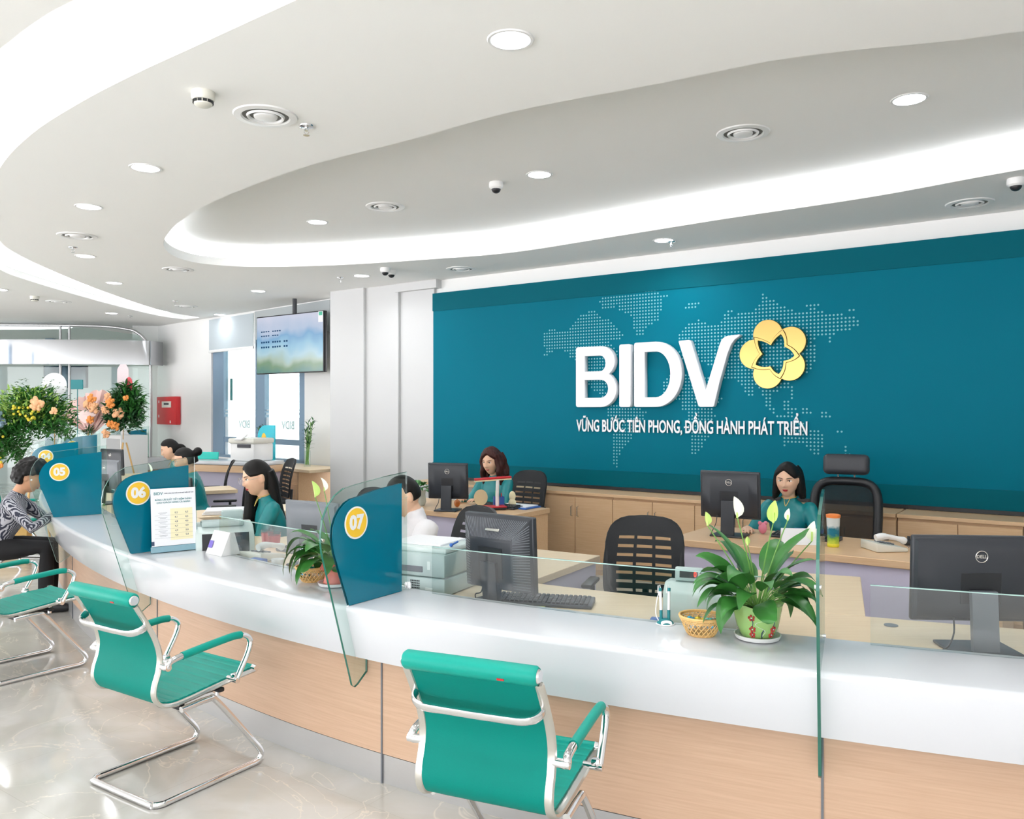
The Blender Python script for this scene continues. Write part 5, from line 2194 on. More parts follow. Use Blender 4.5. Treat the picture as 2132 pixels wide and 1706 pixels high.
# ================================================================== PLANTS
def leaf(b, base, az, e0, bend, length, width, stem=0.0, n=9, fold=0.25, twist=0.0):
    """arching blade growing from base; az azimuth, e0 start elevation, bend total drop"""
    h = Vector((math.cos(az), math.sin(az), 0))
    sd = Vector((-math.sin(az), math.cos(az), 0))
    p = Vector(base)
    e = e0
    L = stem + length
    steps = n + (4 if stem else 0)
    ds = L / steps
    pts = [p.copy()]
    els = [e]
    for i in range(steps):
        e -= bend / steps * (0.5 + 1.0 * i / steps)
        p = p + (h * math.cos(e) + Vector((0, 0, 1)) * math.sin(e)) * ds
        pts.append(p.copy())
        els.append(e)
    k0 = 4 if stem else 0
    prev = None
    for i in range(k0, steps + 1):
        t = (i - k0) / (steps - k0)
        w = width / 2 * (math.sin(PI * min(1, t ** 0.75)) ** 0.8 if 0 < t < 1 else 0.02) * (1.0 - 0.15 * t)
        nrm = (-h * math.sin(els[i]) + Vector((0, 0, 1)) * math.cos(els[i]))
        s2 = (sd * math.cos(twist) + nrm * math.sin(twist))
        up = nrm * fold * w
        row = [b.v(pts[i] - s2 * w + up), b.v(pts[i] - s2 * w * 0.5 + up * 0.3), b.v(pts[i]), b.v(pts[i] + s2 * w * 0.5 + up * 0.3), b.v(pts[i] + s2 * w + up)]
        if prev:
            for j in range(4):
                b.f([prev[j], prev[j + 1], row[j + 1], row[j]])
        prev = row
    return pts[:k0 + 1], pts[-1]


def spathe(root, base, az, lean, h, size, m, lab=None):
    b = MB()
    d = Vector((math.cos(az) * math.sin(lean), math.sin(az) * math.sin(lean), math.cos(lean)))
    base = Vector(base)
    pts = [base + d * h * t + Vector((math.cos(az), math.sin(az), 0)) * 0.02 * t * t for t in (0, 0.3, 0.6, 0.85, 1.0)]
    b.tube(pts, [0.0028, 0.0026, 0.0024, 0.0022, 0.002], 6)
    st = part('flower_stalk', b, M['stem'], root)
    b = MB()
    leaf(b, pts[-1], az + 0.9, R(82), 0.35, size, size * 0.52, 0, 8, 0.9)
    part('spathe', b, m, st, lab)
    b = MB()
    b.tube([pts[-1], pts[-1] + Vector((0, 0, size * 0.45))], [0.004, 0.003], 8)
    part('spadix', b, M['spathegreen'], st)


def lily(lab, loc, sc, nleaf, seed, pot, flowers, rz=0.0, rim=0.093, ph=0.125, deco=True, droop=1.0, fixed=()):
    rn = random.Random(seed)
    t = thing('potted_peace_lily', lab, 'potted plant', loc, rz)
    b = MB()
    b.lathe([(0.058, 0.0), (0.078, 0.004), (0.084, 0.018), (0.080, 0.019), (0.074, 0.008)], n=40)
    part('saucer', b, M['white'], t)
    b = MB()
    rings = []
    n = 60
    for z, r, wv in ((0.009, 0.053, 0), (0.014, 0.058, 0), (0.05, 0.068 * rim / 0.085, 0), (0.09, 0.076 * rim / 0.085, 0.001), (ph, 0.081 * rim / 0.085, 0.004), (ph + 0.006, rim, 0.006), (ph + 0.003, rim - 0.006, 0.006), (ph - 0.02, 0.073, 0.002)):
        rings.append([b.v(((r + wv * math.cos(8 * 2 * PI * i / n)) * math.cos(2 * PI * i / n), (r + wv * math.cos(8 * 2 * PI * i / n)) * math.sin(2 * PI * i / n), z + wv * 0.8 * math.cos(8 * 2 * PI * i / n))) for i in range(n)])
    b.skin(rings)
    part('pot', b, pot, t)
    b = MB()
    b.lathe([(0.068, ph - 0.018), (0.03, ph - 0.008), (0.005, ph - 0.006)], n=24)
    part('soil', b, M['soil'], t)
    if deco:
        # painted red blossoms with dark twigs and white dots, facing the visitor
        red = mat('painted_red_blossom', 'b8322c', 0.4)
        bl, tw, wh = MB(), MB(), MB()
        def on(a, z, e=0.0012):
            kn = [(0.009, 0.053), (0.014, 0.058), (0.05, 0.068 * rim / 0.085), (0.09, 0.076 * rim / 0.085), (ph, 0.081 * rim / 0.085)]
            r = kn[-1][1]
            for (za, ra), (zb, rb) in zip(kn, kn[1:]):
                if za <= z <= zb:
                    r = ra + (rb - ra) * (z - za) / (zb - za)
                    break
            r += e
            return Vector((r * math.cos(a), r * math.sin(a), z))
        for col_a in (R(-120), R(-62)):
            for z in (0.028, 0.050, 0.092):
                c = col_a + rn.uniform(-0.06, 0.06)
                for q in range(5):
                    a = q * 2 * PI / 5 + 0.5
                    p = on(c + 0.11 * math.cos(a), z + 0.0078 * math.sin(a))
                    bl.ball(p, (0.0042, 0.0042, 0.0050), 8, 6)
                wh.ball(on(c, z, 0.003), 0.0026, 6, 4)
            tw.tube([on(col_a + 0.05, 0.018), on(col_a - 0.03, 0.045), on(col_a + 0.04, 0.075), on(col_a - 0.02, 0.088)], 0.0015, 5)
        tw.tube([on(R(-92), 0.016), on(R(-94), 0.035), on(R(-90), 0.048)], 0.0022, 5)
        for i in range(60):
            u = i / 59
            a = R(-92) + 0.5 * math.sin(u * 7) * u
            wh.ball(on(a, 0.02 + 0.07 * u, 0.0005), 0.0011, 5, 3)
        pt = [c for c in t.children if c.name.startswith('pot')][0]
        part('painted_blossoms', bl, red, pt)
        part('painted_twigs', tw, M['ink'], pt)
        part('painted_dots', wh, M['white'], pt)
    lv, sm_ = MB(), MB()
    for i in range(nleaf):
        u = i / nleaf
        az = i * 2.39996 + rn.uniform(-0.3, 0.3)
        e0 = R(80) - u * R(42) + rn.uniform(-0.08, 0.08)
        bend = (1.15 + 1.25 * u + rn.uniform(-0.3, 0.5)) * droop
        ln = rn.uniform(0.12, 0.165) * sc
        st = rn.uniform(0.12, 0.22) * sc * (1.1 - 0.5 * u)
        base = (0.02 * math.cos(az), 0.02 * math.sin(az), ph - 0.01)
        sp, tip = leaf(lv, base, az, e0, bend, ln, rn.uniform(0.062, 0.092) * sc, st, 9, 0.22, rn.uniform(-0.5, 0.5))
        sm_.tube(sp, 0.0022, 5)
    for az, e0, bend, ln, wd, st in fixed:
        sp, tip = leaf(lv, (0.02 * math.cos(az), 0.02 * math.sin(az), ph - 0.01), az, e0, bend, ln, wd, st, 10, 0.2, rn.uniform(-0.3, 0.3))
        sm_.tube(sp, 0.0022, 5)
    for v in lv.bm.verts:
        for s in (1, -1):
            if v.co.x * s > 0.15:
                v.co.x = s * (0.15 + (v.co.x * s - 0.15) * (0.35 if s > 0 else 0.6))
        if v.co.y < -0.03 and abs(v.co.x) < 0.12 and v.co.z < ph + 0.01:
            v.co.z = ph + 0.01 + (v.co.z - ph - 0.01) * 0.22
            v.co.y -= 0.01
        if v.co.z < 0.02:
            v.co.z = 0.02 + (v.co.z - 0.02) * 0.1
    part('leaves', lv, M['leaf'], t, angle=80)
    part('leaf_stalks', sm_, M['stem'], t)
    for az, lean, h, size, m, lb in flowers:
        spathe(t, (0, 0, ph - 0.01), az, lean, h, size, m, lb)
    return t


pl = onz(1577, 1330, TOP)
lily('peace lily in a pale green pot painted with red blossoms on the front counter', (pl.x, pl.y, TOP + 0.001), 1.0, 34, 3, M['potgreen'],
     [(R(175), 0.16, 0.33, 0.085, M['spathe'], 'tall white spathe'), (R(5), 0.13, 0.31, 0.085, M['spathegreen'], 'lime green spathe'), (R(180), 0.50, 0.34, 0.055, M['spathegreen'], None),
      (R(0), 0.28, 0.33, 0.045, M['spathe'], None), (R(-5), 0.62, 0.30, 0.075, M['spathe'], None), (R(200), 0.10, 0.23, 0.035, M['spathegreen'], None)],
     fixed=[(R(178), R(60), 2.0, 0.17, 0.07, 0.16), (R(185), R(40), 1.6, 0.17, 0.07, 0.12), (R(160), R(52), 2.0, 0.16, 0.06, 0.15), (R(-8), R(56), 2.1, 0.17, 0.07, 0.16), (R(-20), R(38), 1.5, 0.18, 0.075, 0.13),
            (R(-170), R(20), 1.3, 0.17, 0.075, 0.09), (R(-140), R(35), 1.5, 0.15, 0.07, 0.10), (R(8), R(25), 1.2, 0.16, 0.06, 0.10)])
p2 = onz(700, 1222, TOP)
lily('drooping peace lily in a salmon pot, half behind teal panel 07', (p2.x - 0.01, p2.y + 0.03, TOP + 0.001), 1.0, 24, 11, M['terracotta'],
     [(R(190), 0.22, 0.34, 0.085, M['spathegreen'], None), (R(170), 0.10, 0.36, 0.07, M['spathe'], None)], deco=False, droop=1.15, rim=0.062, ph=0.10,
     fixed=[(R(175), R(70), 2.6, 0.17, 0.085, 0.22), (R(200), R(62), 2.8, 0.18, 0.09, 0.20), (R(185), R(55), 2.6, 0.16, 0.085, 0.16), (R(220), R(58), 2.9, 0.17, 0.085, 0.15), (R(160), R(60), 2.4, 0.16, 0.08, 0.20), (R(240), R(50), 2.6, 0.15, 0.08, 0.12)])
lily('small peace lily peeking out behind the rate card stand', (-2.17, 5.33, TOP + 0.001), 0.95, 18, 21, M['white'], [(R(150), 0.2, 0.33, 0.06, M['spathe'], None)], deco=False,
     fixed=[(R(-15), R(55), 2.2, 0.19, 0.05, 0.14), (R(-5), R(35), 1.4, 0.13, 0.03, 0.12), (R(10), R(68), 1.9, 0.18, 0.04, 0.15), (R(-30), R(60), 1.4, 0.16, 0.045, 0.12)]).location = off(50, 0.30, TOP + 0.001)

# plant in a glass vase on the far desk
vp = onz(872, 1052, 0.75)
t = thing('vase_plant', 'leafy green plant in a clear glass vase left of the far desk monitor', 'potted plant', (vp.x, vp.y - 0.02, 0.751))
b = MB()
b.lathe([(0.055, 0.0), (0.07, 0.03), (0.062, 0.10), (0.068, 0.14)], n=28, cap=False)
part('glass_vase', b, mat('cloudy_vase_glass', 'cfd6cf', 0.1, spec=0.8), t)
b, rn = MB(), random.Random(4)
for i in range(34):
    leaf(b, (rn.uniform(-.03, .03), rn.uniform(-.03, .03), 0.12), i * 2.4, rn.uniform(0.5, 1.4), rn.uniform(0.8, 2.0), rn.uniform(0.08, 0.13), 0.04, rn.uniform(0.02, 0.08), 6, 0.3)
part('leaves', b, M['leaf'], t, angle=80)

# lucky bamboo
def bamboo(lab, loc, h, seed, vase):
    rn = random.Random(seed)
    t = thing('lucky_bamboo', lab, 'potted plant', loc)
    b = MB()
    vase(b)
    v = part('vase', b, M['glass'] if seed == 8 else mat('blue_glass_vase', '3f9fd8', 0.15, spec=0.7), t)
    s_, l_ = MB(), MB()
    for k in range(6):
        a = k * 1.1
        base = Vector((0.02 * math.cos(a), 0.02 * math.sin(a), 0.03))
        top = base + Vector((rn.uniform(-.09, .09), rn.uniform(-.05, .05), h * rn.uniform(0.72, 1.0)))
        pts = [base.lerp(top, q / 4) + Vector((rn.uniform(-.005, .005), 0, 0)) for q in range(5)]
        s_.tube(pts, 0.006, 7)
        for q in range(12):
            p = base.lerp(top, 0.45 + 0.55 * q / 11)
            leaf(l_, p, rn.uniform(0, 6.28), rn.uniform(0.4, 1.3), rn.uniform(0.4, 1.5), rn.uniform(0.07, 0.13), 0.022, 0, 5, 0.3)
    part('stalks', s_, M['stem'], t)
    part('leaves', l_, M['leafdark'], t, angle=80)
    return t


DW = math.atan2(QU.y, QU.x)
bp_ = qp(qk(592), -0.34, 0.836)
bamboo('lucky bamboo in a blue glass vase beside the far printer', bp_, 0.50, 6, lambda b: b.lathe([(0.06, 0.0), (0.10, 0.04), (0.095, 0.10), (0.05, 0.14), (0.055, 0.15)], n=28, cap=False))
bp_ = qp(qk(680) - 0.02, -0.30, 0.836)
bamboo('tall lucky bamboo in a clear vase against the left white pier', bp_, 0.60, 8, lambda b: b.lathe([(0.045, 0.0), (0.045, 0.22)], n=28, cap=False))

# ================================================================== BASKETS WITH SWEETS
def basket(lab, loc, r_top=0.080, h=0.072):
    t = thing('wicker_basket', lab, 'basket', loc)
    r_bot = r_top * 0.58

    def rad(z):
        u = z / h
        return r_bot + (r_top - r_bot) * (u ** 0.8)
    b = MB()
    for s in (-1, 1):
        for k in range(21):
            a0 = 2 * PI * k / 21
            pts = []
            for q in range(9):
                u = q / 8
                z = 0.004 + u * (h - 0.008)
                a = a0 + s * u * 0.75
                rr = rad(z) + 0.0008 * s
                pts.append((rr * math.cos(a), rr * math.sin(a), z))
            b.tube(pts, 0.0018, 5)
    part('woven_side', b, M['wicker'], t)
    b = MB()
    for z, rr, th in ((h, r_top, 0.0042), (h - 0.006, r_top - 0.001, 0.003), (h - 0.013, r_top - 0.004, 0.0024), (h - 0.019, r_top - 0.007, 0.0022)):
        b.torus((0, 0, z), rr, th, 48, 7)
    part('rim', b, M['wicker'], t)
    b = MB()
    b.torus((0, 0, 0.003), r_bot, 0.0032, 40, 7)
    b.torus((0, 0, 0.009), r_bot + 0.005, 0.0024, 40, 7)
    b.cyl((0, 0, 0.001), (0, 0, 0.004), r_bot, n=32)
    part('bottom', b, M['wicker'], t)
    return t


cm = [mat('blue_foil', '2f9fc4', 0.25, metal=0.5), mat('teal_foil', '3fb7a8', 0.25, metal=0.5), mat('yellow_foil', 'e3c23c', 0.25, metal=0.5), mat('pale_foil', 'd5dfe6', 0.25, metal=0.5)]


def sweets(loc, r, h, n, seed, lab, grp):
    rn = random.Random(seed)
    for i in range(n):
        a, q = rn.uniform(0, 2 * PI), math.sqrt(rn.random()) * r
        z = h + 0.012 * (1 - (q / r) ** 2) + 0.006 * (i % 3)
        b = MB()
        b.ball((0, 0, 0), (0.013, 0.009, 0.008), 10, 7)
        b.skin([b.ring(Vector((x, 0, 0)), Vector((0, w, 0)), Vector((0, 0, w * 0.4)), 8) for x, w in ((0.011, 0.003), (0.016, 0.004), (0.021, 0.009))])
        b.skin([b.ring(Vector((-x, 0, 0)), Vector((0, w, 0)), Vector((0, 0, w * 0.4)), 8) for x, w in ((0.011, 0.003), (0.016, 0.004), (0.021, 0.009))])
        solo('wrapped_sweet', b, cm[i % 4], lab, 'sweet', grp, (loc.x + q * math.cos(a), loc.y + q * math.sin(a), loc.z + z), rn.uniform(0, 6))


b1 = onz(1460, 1322, TOP)
basket('wicker basket of sweets between the pen stand and the green pot', b1)
sweets(b1, 0.052, 0.040, 18, 2, 'small foil-wrapped sweet in the wicker basket by the green pot', 'sweets in the front basket')
b2 = onz(650, 1210, TOP)
basket('wicker basket of sweets left of panel 07', b2)
sweets(b2, 0.052, 0.040, 14, 5, 'small foil-wrapped sweet in the wicker basket left of panel 07', 'sweets in the basket by panel 07')

# ================================================================== COUNTER SMALL THINGS
def pen_stand(lab, loc):
    t = thing('pen_stand', lab, 'pen stand', loc)
    b = MB()
    b.lathe([(0.032, 0.0), (0.034, 0.004), (0.030, 0.010), (0.018, 0.020), (0.006, 0.023)], n=32)
    part('base', b, M['inkteal'], t)
    b = MB()
    b.lathe([(0.034, 0.0), (0.037, 0.002), (0.034, 0.005)], n=32)
    part('base_ring', b, M['white'], t)
    b = MB()
    b.slab([(0.022 * math.cos(a) * 1.0, -0.026 + 0.0 * math.sin(a), 0.012 + 0.009 * math.sin(a)) for a in [q * PI / 8 for q in range(16)]], (0, -0.003, -0.004))
    part('oval_badge', b, M['white'], t)
    for x in (-0.016, 0.014):
        b = MB()
        b.cyl((x, 0, 0.012), (x, 0.002, 0.055), 0.0062)
        h = part('pen_holder', b, M['inkteal'], t)
        b = MB()
        b.cyl((x, 0.002, 0.045), (x * 1.15, 0.006, 0.140), 0.0056, 0.0056)
        b.tube([(x * 1.1, 0.006, 0.138), (x * 1.15 - 0.002, 0.006, 0.152), (x * 1.15 - 0.008, 0.006, 0.150), (x * 1.15 - 0.009, 0.006, 0.12)], 0.0022, 6)
        pn = part('pen', b, M['white'], t)
        b = MB()
        b.cyl((x * 1.13, 0.0055, 0.128), (x * 1.15, 0.006, 0.1405), 0.0062)
        part('pen_cap', b, M['inkteal'], pn)
    b = MB()
    b.tube(catmull([Vector(p) for p in [(-0.018, 0.004, 0.14), (-0.032, 0.006, 0.09), (-0.036, 0.004, 0.04), (-0.026, 0, 0.014)]], 6), 0.0022, 6)
    part('coiled_cord', b, M['white'], t)
    return t


g = onz(1385, 1300, TOP)
pen_stand('teal and white twin pen stand left of the front basket', g)
pen_stand('teal and white twin pen stand behind the basket by panel 07', (-1.03, 4.08, TOP + 0.001))

# crumpled tissue at the foot of panel 07
b = MB()
rn = random.Random(3)
for _ in range(16):
    b.ball((rn.uniform(-.012, .012), rn.uniform(-.008, .008), 0.012 + rn.uniform(0, .02)), (0.008, 0.005, 0.009), 7, 5)
g = onz(849, 1229, TOP)
solo('crumpled_tissue', b, M['white'], 'crumpled white tissue at the back foot of panel 07', 'tissue', loc=g)

# rate card in an acrylic stand
g = onz(355, 1148, TOP)
t = thing('rate_card_stand', 'clear acrylic stand holding a white interest rate card before panel 06', 'card stand', (g.x + 0.035, g.y - 0.025, TOP + 0.001), R(36))
A = Matrix.Scale(1.12, 4) @ Matrix.Rotation(-R(6), 4, 'X')
b = MB(A)
b.box((0, 0, 0.165), (0.235, 0.002, 0.33))
part('front_sheet', b, M['acrylic'], t, smooth=False)
b = MB()
b.box((0, 0.05, 0.002), (0.235, 0.11, 0.003))
b.slab([(0.1175, 0.0, 0.003), (0.1175, 0.105, 0.003), (0.1175, 0.06, 0.13)], (0.003, 0, 0))
part('foot', b, M['acrylic'], t, smooth=False)
b = MB(A)
b.box((0, -0.002, 0.185), (0.225, 0.001, 0.30))
cd = part('card', b, M['paper'], t)
b = MB(A)
b.box((0, -0.002, 0.018), (0.235, 0.0015, 0.030))
part('tinted_lip', b, mat('tinted_acrylic_lip', '8fb3c0', 0.2), t)


def card_text(s, x, z, size, m, al='CENTER', sx=1.0):
    T = A @ plane_T((x, -0.0032, z), (1, 0, 0), (0, 0, 1))
    stick('print', text_mesh(s, size, 0.0003, 0.0002, al, sx), m, T, cd, world=False)


card_text('BIDV', -0.098, 0.308, 0.021, M['inkteal'], 'LEFT')
card_text('NGÂN HÀNG TMCP ĐẦU TƯ VÀ PHÁT TRIỂN VIỆT NAM'.replace('Đ', 'D'), 0.102, 0.308, 0.0058, M['ink'], 'RIGHT')
card_text('BẢNG LÃI SUẤT TIẾT KIỆM DÀNH', 0, 0.275, 0.0120, M['inkteal'])
card_text('CHO KHÁCH HÀNG CÁ NHÂN', 0, 0.260, 0.0120, M['inkteal'])
b = MB(A)
b.box((0.038, -0.0028, 0.145), (0.112, 0.0006, 0.165))
part('table_block', b, M['cream'], cd)
for r_, (a_, c_) in enumerate([('0,2', '0,2'), ('4,1', '4,5'), ('4,8', '4,6'), ('4,7', '4,9'), ('4,9', '5,0'), ('4,6', '5,0')]):
    z = 0.205 - r_ * 0.0235
    card_text(a_, 0.012, z, 0.0125, M['ink'])
    card_text(c_, 0.065, z, 0.0125, M['ink'])
    b = MB(A)
    b.box((-0.055, -0.0028, z + 0.002), (0.045, 0.0005, 0.0012))
    b.box((-0.055, -0.0028, z - 0.004), (0.030, 0.0005, 0.0012))
    b.box((0.0, -0.0033, z - 0.0118), (0.19, 0.0004, 0.0006))
    part('print_lines', b, M['grey'], cd)
b = MB(A)
b.box((-0.106, -0.0028, 0.05), (0.014, 0.0006, 0.022))
part('corner_mark', b, M['ink'], cd)

# white wedge customer display with a purple sticker
g = onz(447, 1157, TOP)
t = thing('customer_display', 'white wedge-shaped customer display with a purple sticker on the counter', 'display', (g.x + 0.02, g.y + 0.05, TOP + 0.001), R(-40))
b = MB()
b.slab([(-0.085, -0.05, 0.0), (-0.085, 0.07, 0.0), (-0.085, 0.035, 0.125), (-0.085, 0.005, 0.13)], (0.17, 0, 0))
part('housing', b, M['white'], t, angle=20)
b = MB()
b.slab([(-0.075, -0.0405, 0.035), (-0.035, -0.0405, 0.035), (-0.035, -0.026, 0.075), (-0.075, -0.026, 0.075)], (0, -0.001, 0.0004))
part('sticker', b, M['purple'], t)


def banknote_counter(lab, loc, rz, digits=True, s=1.0):
    t = thing('banknote_counter', lab, 'banknote counter', loc, rz)
    b = MB(Matrix.Scale(s, 4))
    side = [(-0.12, 0.0), (0.13, 0.0), (0.13, 0.05), (0.10, 0.12), (0.05, 0.155), (-0.06, 0.165), (-0.115, 0.13)]
    b.slab([(-0.15, y, z) for y, z in side], (0.30, 0, 0))
    bmesh.ops.bevel(b.bm, geom=list(b.bm.edges), offset=0.012, segments=2, affect='EDGES', profile=0.5)
    part('housing', b, M['palegreen'], t)
    b = MB(Matrix.Scale(s, 4))
    b.box((0.01, 0.03, 0.165), (0.22, 0.10, 0.03), 0.01, 2)
    part('hopper', b, M['palegreen2'], t)
    b = MB(Matrix.Scale(s, 4) @ Matrix.Translation((-0.05, -0.05, 0.195)) @ Matrix.Rotation(-0.15, 4, 'X'))
    b.box((0, 0, 0), (0.115, 0.028, 0.058), 0.008, 2)
    d = part('display_head', b, M['palegreen2'], t)
    b = MB(Matrix.Scale(s, 4) @ Matrix.Translation((-0.05, -0.05, 0.195)) @ Matrix.Rotation(-0.15, 4, 'X'))
    b.box((0, -0.0145, 0.0), (0.075, 0.002, 0.030))
    part('display_window', b, M['black'], d)
    if digits:
        TT = Matrix.Translation((-0.05, -0.05, 0.195)) @ Matrix.Rotation(-0.15, 4, 'X') @ plane_T((0.026, -0.017, 0.0), (1, 0, 0))
        stick('digit', text_mesh('0', 0.030, 0.001, 0.0008, sx=0.8), M['led'], TT, d, world=False)
    b = MB(Matrix.Scale(s, 4))
    b.slab([(-0.12, 0.131, 0.012), (0.12, 0.131, 0.012), (0.12, 0.128, 0.055), (0.12, 0.104, 0.118), (-0.12, 0.104, 0.118), (-0.12, 0.128, 0.055)], (0, 0.006, 0))
    part('note_slot', b, M['black'], t)
    b = MB(Matrix.Scale(s, 4))
    for x in (-0.06, 0.0, 0.06):
        b.cyl((x, 0.115, 0.035), (x, 0.165, 0.03), 0.022, 0.016)
    part('roller', b, M['grey'], t)
    return t


banknote_counter('pale green banknote counter showing a red 0 behind the front basket', (0.80, 3.42, DESK + 0.001), R(-20))
banknote_counter('pale green banknote counter with open black mouth left of the salmon pot plant', (-1.78, 5.04, DESK + 0.001), R(205), digits=False, s=1.12)


def telephone(lab, loc, rz):
    t = thing('desk_telephone', lab, 'telephone', loc, rz)
    b = MB()
    b.slab([(-0.10, -0.10, 0.0), (-0.10, 0.10, 0.0), (-0.10, 0.10, 0.055), (-0.10, -0.10, 0.022)], (0.20, 0, 0))
    bmesh.ops.bevel(b.bm, geom=list(b.bm.edges), offset=0.007, segments=2, affect='EDGES', profile=0.5)
    part('base', b, M['offwhite'], t)
    b = MB()
    b.tube(catmull([Vector(p) for p in [(-0.065, -0.10, 0.060), (-0.065, -0.06, 0.075), (-0.065, 0.03, 0.092), (-0.065, 0.09, 0.084)]], 4), [0.020, 0.022, 0.022, 0.019, 0.016, 0.015, 0.015, 0.016, 0.019, 0.022, 0.023, 0.022, 0.020], 12)
    part('handset', b, M['white'], t)
    b = MB()
    for i in range(3):
        for j in range(4):
            b.box((0.0 + i * 0.026, -0.055 + j * 0.026, 0.034 + j * 0.0042), (0.018, 0.016, 0.008), 0.002, 1, rx=0.16)
    part('keypad', b, M['grey'], t)
    b = MB()
    pts = [Vector((-0.09 + 0.006 * math.cos(q * 1.2) - q * 0.0008, -0.10 - q * 0.0016, 0.03 + 0.006 * math.sin(q * 1.2) - 0.02 * q / 60)) for q in range(60)]
    b.tube(pts, 0.0016, 5)
    part('coiled_cord', b, M['grey'], t)
    return t


telephone('white telephone behind the glass, in front of the open banknote counter', (-1.47, 4.80, DESK + 0.001), R(150))
g = onz(1848, 1148, 0.75)
telephone('cream telephone on the right supervisor desk beside the large monitor', (g.x, g.y + 0.05, 0.751), R(95))
b = MB()
b.box((0, 0, 0.02), (0.10, 0.05, 0.04), 0.006, 2)
solo('sponge_box', b, M['blue'], 'small blue box just behind the glass left of the salmon pot', 'box', loc=(-1.43, 4.60, DESK + 0.001), rz=R(-30))
b = MB()
b.lathe([(0.03, 0.0), (0.036, 0.05), (0.034, 0.05), (0.028, 0.006)], n=24)
solo('white_cup', b, M['white'], 'white cup next to the small blue box', 'cup', loc=(-1.30, 4.53, DESK + 0.001))
for x, y, lab in ((-1.52, 5.22, 'red tumbler nearer of two beside the open banknote counter'), (-1.60, 5.34, 'red tumbler farther of two beside the open banknote counter')):
    t = thing('red_tumbler', lab, 'cup', (x, y, DESK + 0.001))
    b = MB()
    b.lathe([(0.034, 0.0), (0.040, 0.075), (0.038, 0.075), (0.032, 0.004)], n=24)
    part('tumbler_body', b, mat('red_tinted_tumbler', 'b9545a', 0.2), t)
    b = MB()
    b.lathe([(0.040, 0.075), (0.041, 0.095), (0.039, 0.095), (0.038, 0.075)], n=24, cap=False)
    part('clear_rim', b, M['acrylic'], t)
t = thing('desk_calculator', 'dark grey calculator on the desk left of the grey monitor', 'calculator', (-1.36, 5.10, DESK + 0.001), R(-35))
b = MB()
b.box((0, 0, 0.012), (0.15, 0.17, 0.022), 0.006, 2)
part('body', b, M['grey'], t)
b = MB()
for i in range(5):
    for j in range(4):
        b.box((-0.052 + i * 0.026, -0.06 + j * 0.026, 0.0245), (0.019, 0.018, 0.006), 0.001, 1)
part('keys', b, M['dark'], t)

# papers with binder clip on the return behind panel 06
g = onz(470, 1072, DESK)
t = thing('paper_stack', 'stack of white papers held by a black clip beside the long-haired woman', 'papers', (g.x, g.y + 0.12, DESK + 0.002), R(12))
b = MB()
for i in range(3):
    b.box((0.006 * i, 0.004 * i, 0.006 + 0.011 * i), (0.42, 0.28, 0.009), rz=0.04 * i)
part('sheets', b, M['paper'], t)
b = MB()
b.box((0.17, -0.10, 0.045), (0.05, 0.03, 0.02), 0.004, 1)
b.torus((0.17, -0.075, 0.058), 0.012, 0.002, 16, 6, 'Y')
part('binder_clip', b, M['black'], t)

# ---- front bay: printer, keyboard, note
t = thing('desk_printer', 'pale grey desktop printer just right of panel 07', 'printer', (-0.405, 4.03, DESK + 0.001), R(-26))
W, D_, H2 = 0.37, 0.34, 0.205
b = MB()
b.box((0, 0, 0.045), (W, D_, 0.085), 0.012, 2)
b.box((0, 0, 0.145), (W, D_, 0.112), 0.014, 2)
part('body', b, M['palegreen2'], t)
b = MB()
b.box((0, 0.01, 0.212), (W - 0.01, D_ - 0.02, 0.026), 0.010, 2)
part('top_cover', b, M['palegreen'], t)
b = MB()
b.box((-0.05, -D_ / 2 - 0.001, 0.125), (0.23, 0.006, 0.028), 0.002, 1)
part('paper_slot', b, M['grey'], t)
b = MB()
b.box((0.10, -D_ / 2 - 0.0015, 0.145), (0.018, 0.003, 0.04), 0.001, 1)
b.box((0.10, -D_ / 2 - 0.0015, 0.035), (0.04, 0.003, 0.012), 0.001, 1)
part('catch', b, M['palegreen'], t)
b = MB()
for i in range(6):
    for j in range(5):
        b.box((0.0 + i * 0.009, -D_ / 2 - 0.001, 0.025 + j * 0.011), (0.005, 0.003, 0.006))
part('speaker_grille', b, M['dark'], t)
b = MB()
b.box((-0.02, 0.02, 0.2285), (0.28, 0.24, 0.007))
solo('paper_tray_sheets', b, M['paper'], 'white paper lying on top of the grey printer', 'papers', loc=(-0.405, 4.03, DESK + 0.002), rz=R(-26))
b = MB()
b.cyl((0, -0.05, 0), (0, 0.02, 0.004), 0.005)
b.ball((0, -0.055, 0), 0.009, 10, 8)
solo('blue_marker', b, M['blue'], 'small blue marker lying on the grey printer', 'pen', loc=(-0.27, 3.93, DESK + 0.236), rz=R(-20))


def keyboard(lab, loc, rz, w=0.44):
    t = thing('computer_keyboard', lab, 'keyboard', loc, rz)
    b = MB()
    b.slab([(-w / 2, -0.07, 0.0), (-w / 2, 0.07, 0.0), (-w / 2, 0.07, 0.026), (-w / 2, -0.07, 0.014)], (w, 0, 0))
    bmesh.ops.bevel(b.bm, geom=list(b.bm.edges), offset=0.004, segments=2, affect='EDGES', profile=0.5)
    part('case', b, M['dark'], t)
    b = MB()
    n = int(w / 0.021)
    for i in range(n):
        for j in range(5):
            b.box((-w / 2 + 0.014 + i * (w - 0.02) / n + 0.002, -0.048 + j * 0.024, 0.0195 + j * 0.0021), (0.0165, 0.0185, 0.009), 0.002, 1, rx=0.085)
    part('keys', b, M['black'], t)
    return t


